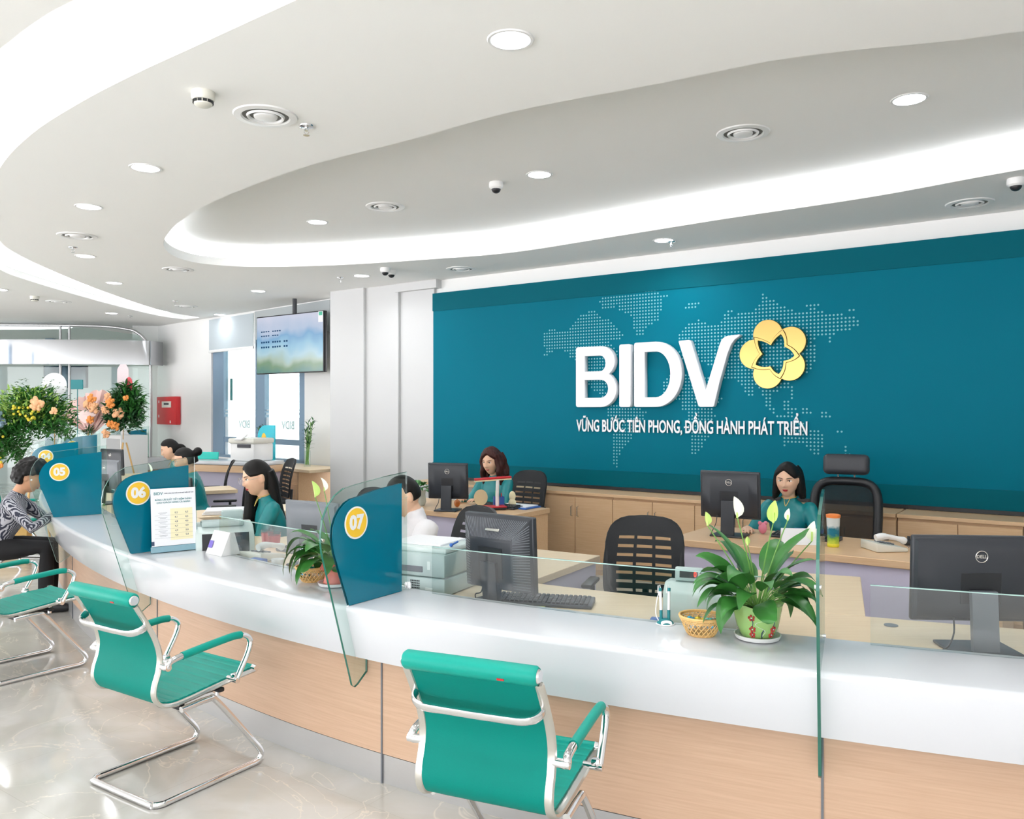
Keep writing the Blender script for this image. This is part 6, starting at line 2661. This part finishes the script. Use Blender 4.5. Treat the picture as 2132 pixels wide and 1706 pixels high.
keyboard('black keyboard between the ribbed monitor and the empty mesh chair', (0.150, 3.70, DESK + 0.001), R(-13))
keyboard('black keyboard on the desk of the brown-haired woman', (-0.12, 7.24, 0.751), R(-38))
keyboard('black keyboard in front of the right supervisor', (1.98, 5.50, 0.751), R(-36))
g = onz(1118, 1264, DESK)
b = MB()
b.box((0, 0, 0.002), (0.075, 0.05, 0.004), rz=R(-10))
solo('sticky_notes', b, mat('pale_yellow_paper', 'd9e07c', 0.6), 'pale yellow sticky notes beside the foot of the ribbed monitor', 'note pad', loc=g)
b = MB()
b.box((0, 0, 0.010), (0.06, 0.045, 0.02), 0.004)
g = onz(1372, 1292, DESK)
solo('blue_box', b, M['blue'], 'small blue box behind the front pen stand', 'box', loc=(0.60, 3.36, DESK + 0.001), rz=R(-20))
# power strip at the foot of the large monitor
t = thing('power_strip', 'white power strip lying at the foot of the large monitor', 'power strip', (1.62, 2.79, DESK + 0.001), R(-8))
b = MB()
b.box((0, 0, 0.013), (0.26, 0.05, 0.025), 0.005, 2)
part('body', b, M['white'], t)
b = MB()
for i in range(5):
    b.box((-0.10 + i * 0.045, 0, 0.0262), (0.018, 0.018, 0.002))
part('sockets', b, M['dark'], t)

# ---- far desk things
g = onz(1028, 1063, 0.75)
t = thing('desk_lamp', 'small desk lamp with a red and white bar head and white arm', 'desk lamp', (g.x, g.y + 0.05, 0.751), R(12))
b = MB()
b.box((0, 0, 0.012), (0.20, 0.13, 0.022), 0.01, 2)
part('base', b, M['black'], t)
b = MB()
b.box((0, 0, 0.027), (0.21, 0.14, 0.010), 0.004, 1)
part('base_cover', b, M['red'], t)
b = MB()
b.tube([(0.03, 0, 0.03), (0.03, 0, 0.15), (0.032, -0.005, 0.24), (0.034, -0.01, 0.262)], [0.017, 0.016, 0.016, 0.012], 14)
part('arm', b, M['white'], t)
b = MB()
b.box((-0.01, 0.0, 0.272), (0.33, 0.045, 0.020), 0.008, 2, ry=R(-3))
hd = part('lamp_head', b, M['red'], t)
b = MB()
b.box((-0.01, 0.0, 0.256), (0.33, 0.040, 0.012), 0.004, 1, ry=R(-3))
part('diffuser', b, M['cream'], hd)
t = thing('pen_cup', 'square blue pen cup with green pen behind the desk lamp', 'pen cup', (g.x + 0.04, g.y + 0.17, 0.751), R(10))
b = MB()
for x, y, sx, sy in ((0, -0.035, 0.09, 0.004), (0, 0.035, 0.09, 0.004), (-0.043, 0, 0.004, 0.07), (0.043, 0, 0.004, 0.07)):
    b.box((x, y, 0.05), (sx, sy, 0.10))
b.box((0, 0, 0.003), (0.09, 0.07, 0.005))
part('cup', b, M['blue'], t)
b = MB()
b.tube([(-0.02, 0, 0.01), (-0.028, 0.005, 0.15)], 0.005, 8)
part('pen', b, mat('green_pen', '35b158', 0.4), t)
b = MB()
b.tube([(0.02, 0, 0.01), (0.025, 0.005, 0.13)], 0.005, 8)
part('pen', b, M['red'], t)
t = thing('table_mirror', 'cream oval tabletop mirror standing beside the pen cup', 'mirror', (g.x - 0.12, g.y + 0.22, 0.751), R(10))
b = MB()
n = 28
b.slab([(0.062 * math.cos(2 * PI * i / n), 0, 0.085 + 0.072 * math.sin(2 * PI * i / n)) for i in range(n)], (0, 0.008, 0))
part('oval_frame', b, mat('cream_plastic', 'f1dcae', 0.4), t)
b = MB()
b.box((0, 0.01, 0.008), (0.07, 0.06, 0.014), 0.004)
part('foot', b, mat('cream_plastic', 'f1dcae', 0.4), t)
t = thing('table_figurine', 'small cream card figure right of the pen cup', 'figurine', (g.x + 0.16, g.y + 0.20, 0.751))
b = MB()
b.ball((0, 0, 0.10), (0.030, 0.012, 0.045), 16, 10)
b.ball((0.0, 0, 0.04), (0.034, 0.014, 0.042), 16, 10)
part('body', b, M['cream'], t)
g2 = onz(1082, 1056, 0.75)
t = thing('document_folder', 'blue folder with white papers at the right end of the far desk', 'folder', (g2.x - 0.02, g2.y - 0.03, 0.751), RZW)
b = MB()
b.box((0, 0, 0.006), (0.34, 0.24, 0.012), 0.002, 1)
part('cover', b, M['blue'], t)
b = MB()
b.box((-0.01, 0.01, 0.016), (0.31, 0.21, 0.006), rz=0.05)
part('papers', b, M['paper'], t)
g3 = onz(945, 1060, 0.75)
b = MB()
b.ball((0, 0, 0.035), (0.028, 0.028, 0.035), 14, 10)
solo('orange_trinket', b, mat('amber_glass', 'b4662a', 0.2), 'small amber trinket beside the stand of the far desk monitor', 'trinket', loc=(g3.x + 0.02, g3.y + 0.12, 0.751))
# red name plate left of the vase
b = MB()
b.box((0, 0, 0.02), (0.07, 0.04, 0.035), 0.004)
solo('red_box', b, M['red'], 'tiny red box left of the glass vase plant', 'box', loc=(vp.x - 0.13, vp.y - 0.05, 0.751), rz=RZW)

# ---- right desk things
g = onz(1740, 1141, 0.75)
t = thing('drink_tumbler', 'clear printed tumbler with an orange lid on the right supervisor desk', 'tumbler', (g.x, g.y + 0.04, 0.751))
b = MB()
b.lathe([(0.034, 0.0), (0.038, 0.012), (0.036, 0.02)], n=28)
part('yellow_base', b, mat('yellow_rubber', 'e6dc38', 0.5), t)
b = MB()
b.lathe([(0.035, 0.02), (0.041, 0.185), (0.039, 0.185), (0.033, 0.022)], n=28)
tm, nt, bs = _new('printed_tumbler')
tc = nt.nodes.new('ShaderNodeTexCoord')
sp = nt.nodes.new('ShaderNodeSeparateXYZ')
nz = nt.nodes.new('ShaderNodeTexNoise')
nz.inputs['Scale'].default_value = 30
ad = nt.nodes.new('ShaderNodeMath')
ad.operation = 'MULTIPLY_ADD'
ad.inputs[1].default_value = 0.06
cr = nt.nodes.new('ShaderNodeValToRGB')
for pos, c in ((0.05, 'cdd94a'), (0.09, '6fa53c'), (0.11, '1f6f86'), (0.15, '27788c'), (0.165, 'd4dad9')):
    e = cr.color_ramp.elements.new(pos)
    e.color = lin(c)
cr.color_ramp.elements[-1].color = lin('d4dad9')
nt.links.new(tc.outputs['Object'], sp.inputs[0])
nt.links.new(tc.outputs['Object'], nz.inputs['Vector'])
nt.links.new(nz.outputs[0], ad.inputs[0])
nt.links.new(sp.outputs[2], ad.inputs[2])
nt.links.new(ad.outputs[0], cr.inputs[0])
nt.links.new(cr.outputs[0], bs.inputs['Base Color'])
bs.inputs['Roughness'].default_value = 0.2
part('printed_wall', b, tm, t)
b = MB()
b.lathe([(0.042, 0.184), (0.044, 0.190), (0.044, 0.202), (0.03, 0.207)], n=28)
part('lid', b, mat('orange_lid', 'f08a45', 0.4), t)
g = onz(1672, 1136, 0.75)
t = thing('desk_calendar', 'white folded desk calendar behind the lily leaves', 'calendar', (g.x, g.y + 0.05, 0.751), R(-8))
b = MB()
b.slab([(-0.12, -0.04, 0.0), (0.12, -0.04, 0.0), (0.12, 0.0, 0.10), (-0.12, 0.0, 0.10)], (0, 0.003, 0))
b.slab([(-0.12, 0.045, 0.0), (0.12, 0.045, 0.0), (0.12, 0.004, 0.10), (-0.12, 0.004, 0.10)], (0, 0.003, 0))
part('card', b, M['paper'], t)
b = MB()
b.box((0, 0, 0), (0.20, 0.11, 0.02), 0.003, 1)
g = onz(1690, 1112, 0.75)
solo('blue_notebook', b, M['blue'], 'blue notebook behind the white desk calendar', 'notebook', loc=(g.x, g.y + 0.06, 0.762), rz=R(-25))
b = MB()
b.ball((0, 0, 0.04), (0.03, 0.02, 0.04), 14, 10)
b.ball((-0.02, 0, 0.075), 0.014, 10, 8)
b.ball((0.02, 0, 0.075), 0.014, 10, 8)
g = onz(1588, 1112, 0.75)
solo('pink_toy', b, mat('pink_plush', 'ee8fa4', 0.7), 'tiny pink toy between the right desk monitor and the lily leaf', 'toy', loc=(g.x, g.y, 0.751))
g = onz(1897, 1137, 0.75)
t = thing('stamp_box', 'small black stamp box between the cream telephone and the large monitor', 'stamp box', (g.x + 0.02, g.y + 0.03, 0.751), R(-10))
b = MB()
b.box((0, 0, 0.015), (0.10, 0.07, 0.03), 0.004)
part('box', b, M['black'], t)
b = MB()
for x in (-0.02, 0.02):
    b.cyl((x, 0, 0.03), (x, 0, 0.055), 0.009)
part('stamp', b, M['dark'], t)

# ================================================================== FAR LEFT
# hanging television
tv = thing('hanging_television', 'large television hanging from the ceiling in front of the window blinds', 'television', (-3.08, 11.27, 2.53), math.atan2(-0.85, 1.16))
b = MB()
b.box((0, 0.03, 0), (1.44, 0.06, 0.82), 0.008, 2)
part('housing', b, M['black'], tv)
tm, nt, bs = _new('television_picture')
tc = nt.nodes.new('ShaderNodeTexCoord')
sp = nt.nodes.new('ShaderNodeSeparateXYZ')
nt.links.new(tc.outputs['Generated'], sp.inputs[0])
nz = nt.nodes.new('ShaderNodeTexNoise')
nz.inputs['Scale'].default_value = 2.2
nz.inputs['Detail'].default_value = 2
mp = nt.nodes.new('ShaderNodeMapping')
mp.inputs['Scale'].default_value = (1.5, 1, 0.8)
nt.links.new(tc.outputs['Generated'], mp.inputs[0])
nt.links.new(mp.outputs[0], nz.inputs['Vector'])
ad = nt.nodes.new('ShaderNodeMath')
ad.operation = 'MULTIPLY_ADD'
ad.inputs[1].default_value = 0.5
sb = nt.nodes.new('ShaderNodeMath')
sb.operation = 'SUBTRACT'
sb.inputs[1].default_value = 0.25
nt.links.new(nz.outputs[0], ad.inputs[0])
nt.links.new(sp.outputs[2], ad.inputs[2])
nt.links.new(ad.outputs[0], sb.inputs[0])
cr = nt.nodes.new('ShaderNodeValToRGB')
cr.color_ramp.elements[0].color = lin('4f7f72')
cr.color_ramp.elements[1].color = lin('c3c6d6')
for pos, c in ((0.14, '6d8f6a'), (0.24, '9fb3a0'), (0.36, 'a5c6cf'), (0.48, '8ab8cf'), (0.60, '6fa0c4'), (0.72, 'a9b9cf')):
    e = cr.color_ramp.elements.new(pos)
    e.color = lin(c)
nt.links.new(sb.outputs[0], cr.inputs[0])
nt.links.new(cr.outputs[0], bs.inputs['Emission Color'])
bs.inputs['Emission Strength'].default_value = 0.75
bs.inputs['Base Color'].default_value = (0.02, 0.02, 0.03, 1)
bs.inputs['Roughness'].default_value = 0.15
b = MB()
b.box((0, -0.0015, 0), (1.41, 0.003, 0.79))
sc_ = part('screen', b, tm, tv)
tvink = glow('screen_text', '35608a', 0.5)
for z, w, x in ((0.19, 0.46, -0.36), (0.13, 0.42, -0.38), (0.04, 0.62, -0.28), (-0.03, 0.64, -0.27)):
    b = MB()
    n = int(w / 0.05)
    for i in range(n):
        if i % 5 == 4:
            continue
        b.box((x - w / 2 + i * 0.05, -0.004, z), (0.034, 0.001, 0.016 if z > 0.1 else 0.024))
    part('screen_writing', b, tvink, sc_)
b = MB()
b.box((0.66, -0.004, 0.33), (0.09, 0.001, 0.14))
part('energy_label', b, M['white'], tv, 'white and green label in the screen corner')
b = MB()
b.box((0.66, -0.005, 0.37), (0.07, 0.001, 0.05))
part('label_mark', b, mat('label_green', '3aa888', 0.5), tv)
b = MB()
b.cyl((0, 0.10, 0.3), (0, 0.10, CEIL - 2.53), 0.03)
b.box((0, 0.08, 0.2), (0.35, 0.04, 0.3))
part('ceiling_pole', b, M['dark'], tv)

# red fire box
k0, k1 = qk(337), qk(377)
t = thing('fire_alarm_panel', 'red fire alarm panel on the far wall corner', 'fire panel', qp((k0 + k1) / 2, -0.05, 1.6), DW)
wd = (k1 - k0)
b = MB()
b.box((0, 0, 0), (wd, 0.09, 0.50), 0.01, 2)
part('case', b, M['red'], t)
b = MB()
b.box((0.02, -0.048, 0.11), (wd * 0.48, 0.006, 0.11), 0.002, 1)
d = part('display', b, M['offwhite'], t)
b = MB()
b.box((0.02, -0.052, 0.12), (wd * 0.25, 0.003, 0.035))
part('readout', b, M['dark'], d)
b = MB()
for x, z in ((-0.17, 0.16), (-0.17, -0.10), (0.10, -0.20)):
    b.box((x * wd / 0.45, -0.047, z), (0.03, 0.004, 0.045))
part('labels', b, M['paper'], t)

# white cabinet below the fire panel
k0, k1 = qk(343), qk(404)
t = thing('white_floor_cabinet', 'white floor-standing cabinet under the fire alarm panel', 'cabinet', qp((k0 + k1) / 2, -0.9, 0), DW)
b = MB()
b.box((0, 0, 0.60), (0.62, 0.45, 1.18), 0.012, 2)
part('body', b, M['white'], t)
b = MB()
b.box((0, -0.228, 0.60), (0.56, 0.006, 1.06), 0.002, 1)
part('door', b, M['pier'], t)
b = MB()
b.box((-0.1, 0, 1.23), (0.10, 0.10, 0.08), 0.01)
part('top_knob', b, M['white'], t)

# information desk with far printer
t = thing('service_desk', 'white-topped maple service desk in front of the window', 'desk', (-3.78, 10.98, 0), R(-22))
b = MB()
b.box((0, 0, 0.915), (1.35, 0.5, 0.05), 0.006, 2)
part('white_top', b, M['stone'], t)
b = MB()
b.box((0, 0, 0.84), (1.33, 0.48, 0.09))
part('maple_band', b, M['wood'], t)
b = MB()
b.box((0, 0.02, 0.40), (1.28, 0.40, 0.79))
part('lilac_body', b, M['lilac'], t)
t = thing('office_printer', 'white multifunction printer on the service desk', 'printer', (-3.46, 10.86, 0.942), R(-24))
b = MB()
b.box((0, 0, 0.117), (0.40, 0.38, 0.234), 0.02, 2)
part('body', b, M['white'], t)
b = MB()
b.box((0, -0.01, 0.265), (0.44, 0.40, 0.07), 0.02, 2)
part('scanner_lid', b, M['offwhite'], t)
b = MB()
b.box((0.04, -0.192, 0.20), (0.22, 0.02, 0.045), 0.003, 1)
part('output_slot', b, M['dark'], t)
b = MB()
b.box((0.0, -0.20, 0.315), (0.12, 0.14, 0.02), 0.004, 1, rx=0.5)
part('control_panel', b, M['white'], t)
t = thing('turquoise_sign_panel', 'bright turquoise divider with a yellow oval behind the far printer', 'divider panel', (-3.42, 11.42, 0.84), R(-36))
b = MB()
pts = [(0.16, 0), (0.16, 0.56), (-0.05, 0.56)] + [(-0.05 - 0.17 * math.sin(R(a)), 0.40 + 0.16 * math.cos(R(a))) for a in (20, 45, 70, 90)] + [(-0.20, 0.22), (-0.14, 0)]
b.slab([(x, 0, z) for x, z in pts], (0, 0.012, 0))
part('panel', b, mat('turquoise_film', '12bcd0', 0.25), t)
b = MB()
b.slab([(-0.08 + 0.052 * math.cos(a * PI / 12), -0.002, 0.36 + 0.09 * math.sin(a * PI / 12)) for a in range(24)], (0, 0.003, 0))
part('yellow_oval', b, M['yellow'], t)
b = MB()
b.box((0, 0, 0.05), (0.50, 0.03, 0.10), 0.01, 2, rx=-0.2)
solo('turquoise_binder', b, mat('turquoise_cloth', '2cc3b4', 0.5), 'turquoise binder lying at the left end of the service desk', 'binder', loc=(-4.22, 11.10, 0.943), rz=R(-10))

# ---- entrance lobby: canopy, arch, glass front, television
t = thing('lobby_canopy', 'curved polished steel canopy over the glass entrance lobby', 'canopy', (-7.8, 14.3, 2.4))
pts = []
for i in range(25):
    u = i / 24
    pts.append((-10.2 + 3.86 * u, 14.25 + 0.0 * u - 0.28 * math.sin(PI * u)))
for a in (20, 45, 70, 90):
    pts.append((-6.34 + 0.10 * math.sin(R(a)), 14.25 + 0.35 * (1 - math.cos(R(a)))))
b = MB()
b.ribbon(pts, 2.40, 2.82)
bmesh.ops.remove_doubles(b.bm, verts=b.bm.verts, dist=1e-4)
bmesh.ops.solidify(b.bm, geom=list(b.bm.faces), thickness=0.03)
part('fascia', b, mat('mirror_steel', 'a9abae', 0.08, metal=1.0, var=0.06, scale=3), t, world=True)
b = MB()
b.poly([(p[0], p[1], 2.42) for p in pts] + [(-6.3, 15.0, 2.42), (-10.2, 15.0, 2.42)])
part('soffit', b, M['white'], t, world=True)
t = thing('lobby_glass_front', 'steel-framed arched glass front of the entrance lobby', 'glass partition', (-7.8, 14.5, 0))
b = MB()
arch_ = [(-6.42, 14.5, 0.0), (-6.42, 14.5, 2.55), (-6.48, 14.5, 2.80), (-6.62, 14.5, 2.96), (-6.85, 14.5, 3.05), (-7.6, 14.5, 3.11), (-10.2, 14.5, 3.13)]
b.tube(catmull([Vector(p) for p in arch_], 5), 0.028, 10)
part('arch_frame', b, M['steel'], t, world=True)
b = MB()
for x in (-7.86, -8.02):
    b.cyl((x, 14.5, 0), (x, 14.5, 3.1), 0.022)
part('mullion', b, M['steel'], t, world=True)
b = MB()
b.slab([(-10.2, 14.5, 0.05), (-6.44, 14.5, 0.05), (-6.44, 14.5, 2.6), (-6.62, 14.5, 2.94), (-7.6, 14.5, 3.08), (-10.2, 14.5, 3.1)], (0, 0.01, 0))
part('glass_pane', b, M['glass'], t, smooth=False, world=True)
b = MB()
b.slab([(-9.75 + 1.55 * math.cos(a * PI / 24), 15.2 + 0.42 * math.sin(a * PI / 24), CEIL - 0.012) for a in range(48)], (0, 0, 0.01))
solo('oval_ceiling_light', b, glow('lobby_lamp_glow', 'f6faff', 3.0), 'large oval ceiling light inside the entrance lobby', 'ceiling light')
t = thing('wall_television', 'dark television on the lobby wall behind the glass', 'television', (-8.85, 16.2, 2.28), 0)
b = MB()
b.box((0, 0, 0), (0.86, 0.06, 0.46), 0.01, 2)
part('housing', b, M['black'], t)
b = MB()
b.box((0, -0.032, 0), (0.82, 0.004, 0.42))
part('screen', b, mat('off_screen', '2c3b48', 0.1), t)
b = MB()
b.box((0, 0.08, 0.0), (0.10, 0.12, 0.10))
b.cyl((0, 0.10, 0.0), (0, 0.10, 0.87), 0.02)
part('bracket', b, M['dark'], t)
b = MB()
for x in (-9.95, -7.62, -6.95):
    b.box((x, 17.6, 1.6), (0.10 if x > -9 else 0.16, 0.12, 3.1))
b.box((-7.3, 17.6, 2.5), (0.7, 0.10, 0.08))
struct('window_2', b, M['frame'])
b = MB()
b.box((0, 0, 0), (0.19, 0.02, 0.14), 0.002, 1)
b.cyl((0, 0.012, 0.05), (0, 0.012, -1.93), 0.006)
b.box((0, 0.01, -1.92), (0.2, 0.2, 0.02))
solo('teal_card', b, M['inkteal'], 'small teal card sign on a thin pole behind the big foliage', 'sign', loc=(-6.42, 12.05, 1.99), rz=R(-8))

# ================================================================== FLOWER STANDS
def rose(b, c, r, rn):
    c = Vector(c)
    b.ball(c, (r * 0.55, r * 0.55, r * 0.55), 9, 7)
    for ring, n, tilt in ((0.55, 5, 0.5), (0.85, 7, 1.0)):
        for i in range(n):
            a = i * 2 * PI / n + rn.random()
            q = c + Vector((math.cos(a), 0.25 * ring + 0.1 * math.sin(a * 3), math.sin(a))) * r * ring
            b.ball(q, (r * 0.40, r * 0.30, r * 0.40), 7, 5)


peach = mat('peach_rose', 'f6b98a', 0.6, var=0.12, scale=60)
orange = mat('orange_rose', 'f2994a', 0.6, var=0.15, scale=60)
hyd = mat('blue_hydrangea', '8fa9bd', 0.7, var=0.25, scale=70)
yel = mat('yellow_blossom', 'e5d445', 0.6, var=0.15, scale=60)
pinkp = mat('pink_wrapping_paper', 'efcbc4', 0.6, var=0.05, scale=5)
pinkp.node_tree.nodes['Principled BSDF'].inputs['Subsurface Weight'].default_value = 0.1


def bush(b, c, r, n, rn, size, wd):
    for _ in range(n):
        a, e = rn.uniform(0, 2 * PI), rn.uniform(-0.6, 1.5)
        q = rn.uniform(0.25, 1.0)
        p = Vector(c) + Vector((r[0] * math.cos(a) * math.cos(e) * q, r[1] * math.sin(a) * math.cos(e) * q, r[2] * math.sin(e) * q))
        leaf(b, p, a + rn.uniform(-1, 1), rn.uniform(-0.2, 1.4), rn.uniform(0.2, 1.4), size * rn.uniform(0.6, 1.3), wd, 0, 3, 0.3, rn.uniform(-0.8, 0.8))


def sprays(b, c, r, n, rn, ln):
    for _ in range(n):
        a = rn.uniform(0, 2 * PI)
        e = rn.uniform(0.2, 1.4)
        p0 = Vector(c) + Vector((r[0] * math.cos(a) * math.cos(e), r[1] * math.sin(a) * math.cos(e), r[2] * math.sin(e))) * 0.7
        d = Vector((math.cos(a) * math.cos(e), math.sin(a) * math.cos(e), math.sin(e) * 1.1)).normalized()
        for i in range(7):
            p = p0 + d * ln * i / 6 * rn.uniform(0.9, 1.1)
            for s in (-1, 1):
                leaf(b, p, a + s * 1.3, 0.4, 0.5, 0.045, 0.022, 0, 3, 0.2)


FS = (-5.86, 10.0, 0)
t = thing('flower_stand', 'big green congratulation flower stand with orange roses at the left edge', 'flower stand', FS)
rn = random.Random(9)
b = MB()
for a in (0.5, 2.6, 4.7):
    b.tube([(0.18 * math.cos(a), 0.18 * math.sin(a), 0), (0.03 * math.cos(a), 0.03 * math.sin(a), 1.1)], 0.012, 8)
part('tripod', b, M['wicker'], t)
b = MB()
bush(b, (0.02, 0, 1.45), (0.50, 0.30, 0.42), 2300, rn, 0.10, 0.030)
bush(b, (-0.32, -0.05, 1.12), (0.30, 0.25, 0.34), 700, rn, 0.12, 0.030)
part('foliage', b, M['leaf'], t, angle=80)
b = MB()
sprays(b, (0.0, 0, 1.45), (0.46, 0.28, 0.42), 60, rn, 0.26)
part('leaf_sprays', b, M['leaf'], t, angle=80)
b = MB()
bush(b, (-0.05, -0.1, 1.58), (0.50, 0.28, 0.30), 620, rn, 0.09, 0.028)
bush(b, (-0.45, -0.15, 1.10), (0.22, 0.2, 0.3), 160, rn, 0.09, 0.028)
part('lime_foliage', b, M['leaflime'], t, angle=80)
for x, z, r, m, nm in ((0.22, 1.69, 0.075, peach, 'rose'), (-0.40, 1.32, 0.08, orange, 'rose'), (-0.42, 1.14, 0.075, orange, 'rose'), (-0.36, 1.06, 0.06, peach, 'rose'), (-0.25, 0.95, 0.06, orange, 'rose'), (0.42, 1.60, 0.04, peach, 'rose')):
    b = MB()
    rose(b, (x, -0.32, z), r, rn)
    part(nm, b, m, t)
b = MB()
for _ in range(60):
    a, e = rn.uniform(0, 6.28), rn.uniform(-1.3, 1.5)
    b.ball((-0.28 + 0.10 * math.cos(a) * math.cos(e), -0.30 + 0.07 * math.sin(a) * math.cos(e), 1.50 + 0.10 * math.sin(e)), 0.026, 6, 4)
part('hydrangea', b, hyd, t, 'blue-grey hydrangea head')
b = MB()
for _ in range(70):
    k = rn.choice([(-0.30, 1.30, 0.10), (-0.38, 1.22, 0.12), (0.05, 1.60, 0.12), (0.15, 1.55, 0.08), (-0.30, 1.0, 0.12)])
    b.ball((k[0] + rn.uniform(-k[2], k[2]), -0.30 + rn.uniform(-.05, .05), k[1] + rn.uniform(-.06, .06)), 0.018, 6, 4)
part('yellow_blossoms', b, yel, t)
t = thing('round_placard', 'round white placard standing above the big green flower stand', 'placard', (-5.86, 10.45, 1.94))
b = MB()
b.cyl((0, 0, -0.01), (0, 0.008, -0.01), 0.16, n=40)
part('disc', b, M['paper'], t)
b = MB()
b.cyl((0, 0.012, 0.02), (0, 0.012, -0.9), 0.006)
part('stick', b, M['wicker'], t)
# pink wrapped bouquet
t = thing('wrapped_bouquet', 'bouquet of peach roses in pink wrapping paper on a stand', 'bouquet', (-6.72, 12.98, 0))
b = MB()
for k, (x, z, r, tilt) in enumerate(((-0.10, 1.60, 0.30, 0.2), (0.12, 1.72, 0.28, -0.1), (0.20, 1.52, 0.24, -0.4), (-0.22, 1.46, 0.22, 0.6))):
    n = 14
    c = Vector((x * 0.2, 0.02 * k, 1.22))
    row = []
    for i in range(n + 1):
        a = PI * (0.08 + 0.84 * i / n)
        rr = r * (1 + 0.10 * math.sin(i * 2.3 + k))
        row.append(b.v((x + rr * math.cos(a), 0.10 * math.sin(a) + 0.03 * math.sin(i * 1.7) - 0.02 * k, z + rr * math.sin(a) * 0.75)))
    cv = b.v(c)
    for i in range(n):
        b.f([cv, row[i], row[i + 1]])
bmesh.ops.solidify(b.bm, geom=list(b.bm.faces), thickness=0.004)
part('wrapping_paper', b, pinkp, t)
b = MB()
b.slab([(-0.20, -0.13, 1.52), (0.02, -0.16, 1.40), (0.18, -0.13, 1.54), (-0.02, -0.10, 1.62)], (0, 0.004, 0))
part('folded_sheet', b, mat('pale_pink_paper', 'f3dcd8', 0.6), t)
for x, z, r, m in ((0.12, 1.79, 0.065, orange), (0.06, 1.70, 0.065, peach), (0.16, 1.64, 0.075, peach), (0.10, 1.46, 0.055, orange)):
    b = MB()
    rose(b, (x, -0.17, z), r, rn)
    part('rose', b, m, t)
b = MB()
bush(b, (0.12, -0.12, 1.62), (0.12, 0.04, 0.12), 60, rn, 0.06, 0.02)
bush(b, (0.0, -0.05, 1.25), (0.08, 0.04, 0.10), 80, rn, 0.07, 0.02)
part('foliage', b, M['leafdark'], t, angle=80)
b = MB()
for a in (0.5, 2.6, 4.7):
    b.tube([(0.25 * math.cos(a), 0.25 * math.sin(a), 0), (0.03 * math.cos(a), 0.03 * math.sin(a), 1.25)], 0.010, 8)
part('tripod', b, M['wicker'], t)
# third stand
t = thing('flower_stand', 'tall narrow flower stand with amber lilies and peach roses, right of the pink bouquet', 'flower stand', (-6.08, 12.80, 0))
b = MB()
for a in (0.5, 2.6, 4.7):
    b.tube([(0.28 * math.cos(a), 0.28 * math.sin(a), 0), (0.03 * math.cos(a), 0.03 * math.sin(a), 1.1)], 0.012, 8)
part('tripod', b, M['wicker'], t)
b = MB()
bush(b, (0.0, 0, 1.50), (0.28, 0.22, 0.50), 1300, rn, 0.13, 0.04)
part('foliage', b, M['leafdark'], t, angle=80)
b = MB()
bush(b, (0.13, -0.05, 1.65), (0.20, 0.18, 0.36), 320, rn, 0.14, 0.04)
sprays(b, (0.05, 0, 1.5), (0.28, 0.2, 0.45), 22, rn, 0.25)
part('fresh_leaves', b, M['leaf'], t, angle=80)
for x, z, r, m in ((-0.14, 1.82, 0.05, peach), (-0.17, 1.62, 0.06, peach), (0.02, 1.56, 0.08, peach), (-0.10, 1.40, 0.05, orange), (-0.17, 1.25, 0.06, peach), (-0.10, 1.72, 0.07, orange), (0.14, 1.80, 0.04, orange), (-0.02, 1.36, 0.06, orange)):
    b = MB()
    rose(b, (x, -0.25, z), r, rn)
    part('rose', b, m, t)
t = thing('greeting_placard', 'tall pale pink placard with a red oval above the narrow flower stand', 'placard', (-6.10, 12.80, 1.95))
b = MB()
pts = [(-0.09, -0.1), (0.09, -0.1), (0.09, 0.30), (0.05, 0.38), (-0.04, 0.38), (-0.09, 0.30)]
b.slab([(x, 0, z) for x, z in pts], (0, 0.006, 0))
part('card', b, mat('pale_pink_card', 'f0dfe3', 0.6), t)
b = MB()
b.slab([(0.10 + 0.055 * math.cos(a * PI / 12), -0.008, 0.06 + 0.12 * math.sin(a * PI / 12)) for a in range(24)], (0, 0.004, 0))
part('red_oval', b, mat('coral_red', 'e0505c', 0.5), t)
b = MB()
b.cyl((0, 0.01, 0.2), (0, 0.01, -0.8), 0.006)
part('stick', b, M['wicker'], t)
# cardboard box on the floor
b = MB()
b.box((0, 0, 0.15), (0.34, 0.28, 0.30), 0.004, 1)
solo('carton', b, mat('yellow_cardboard', 'dfba72', 0.8), 'yellow-brown carton on the floor beyond the seated customer', 'box', loc=(-5.72, 9.35, 0), rz=R(20))
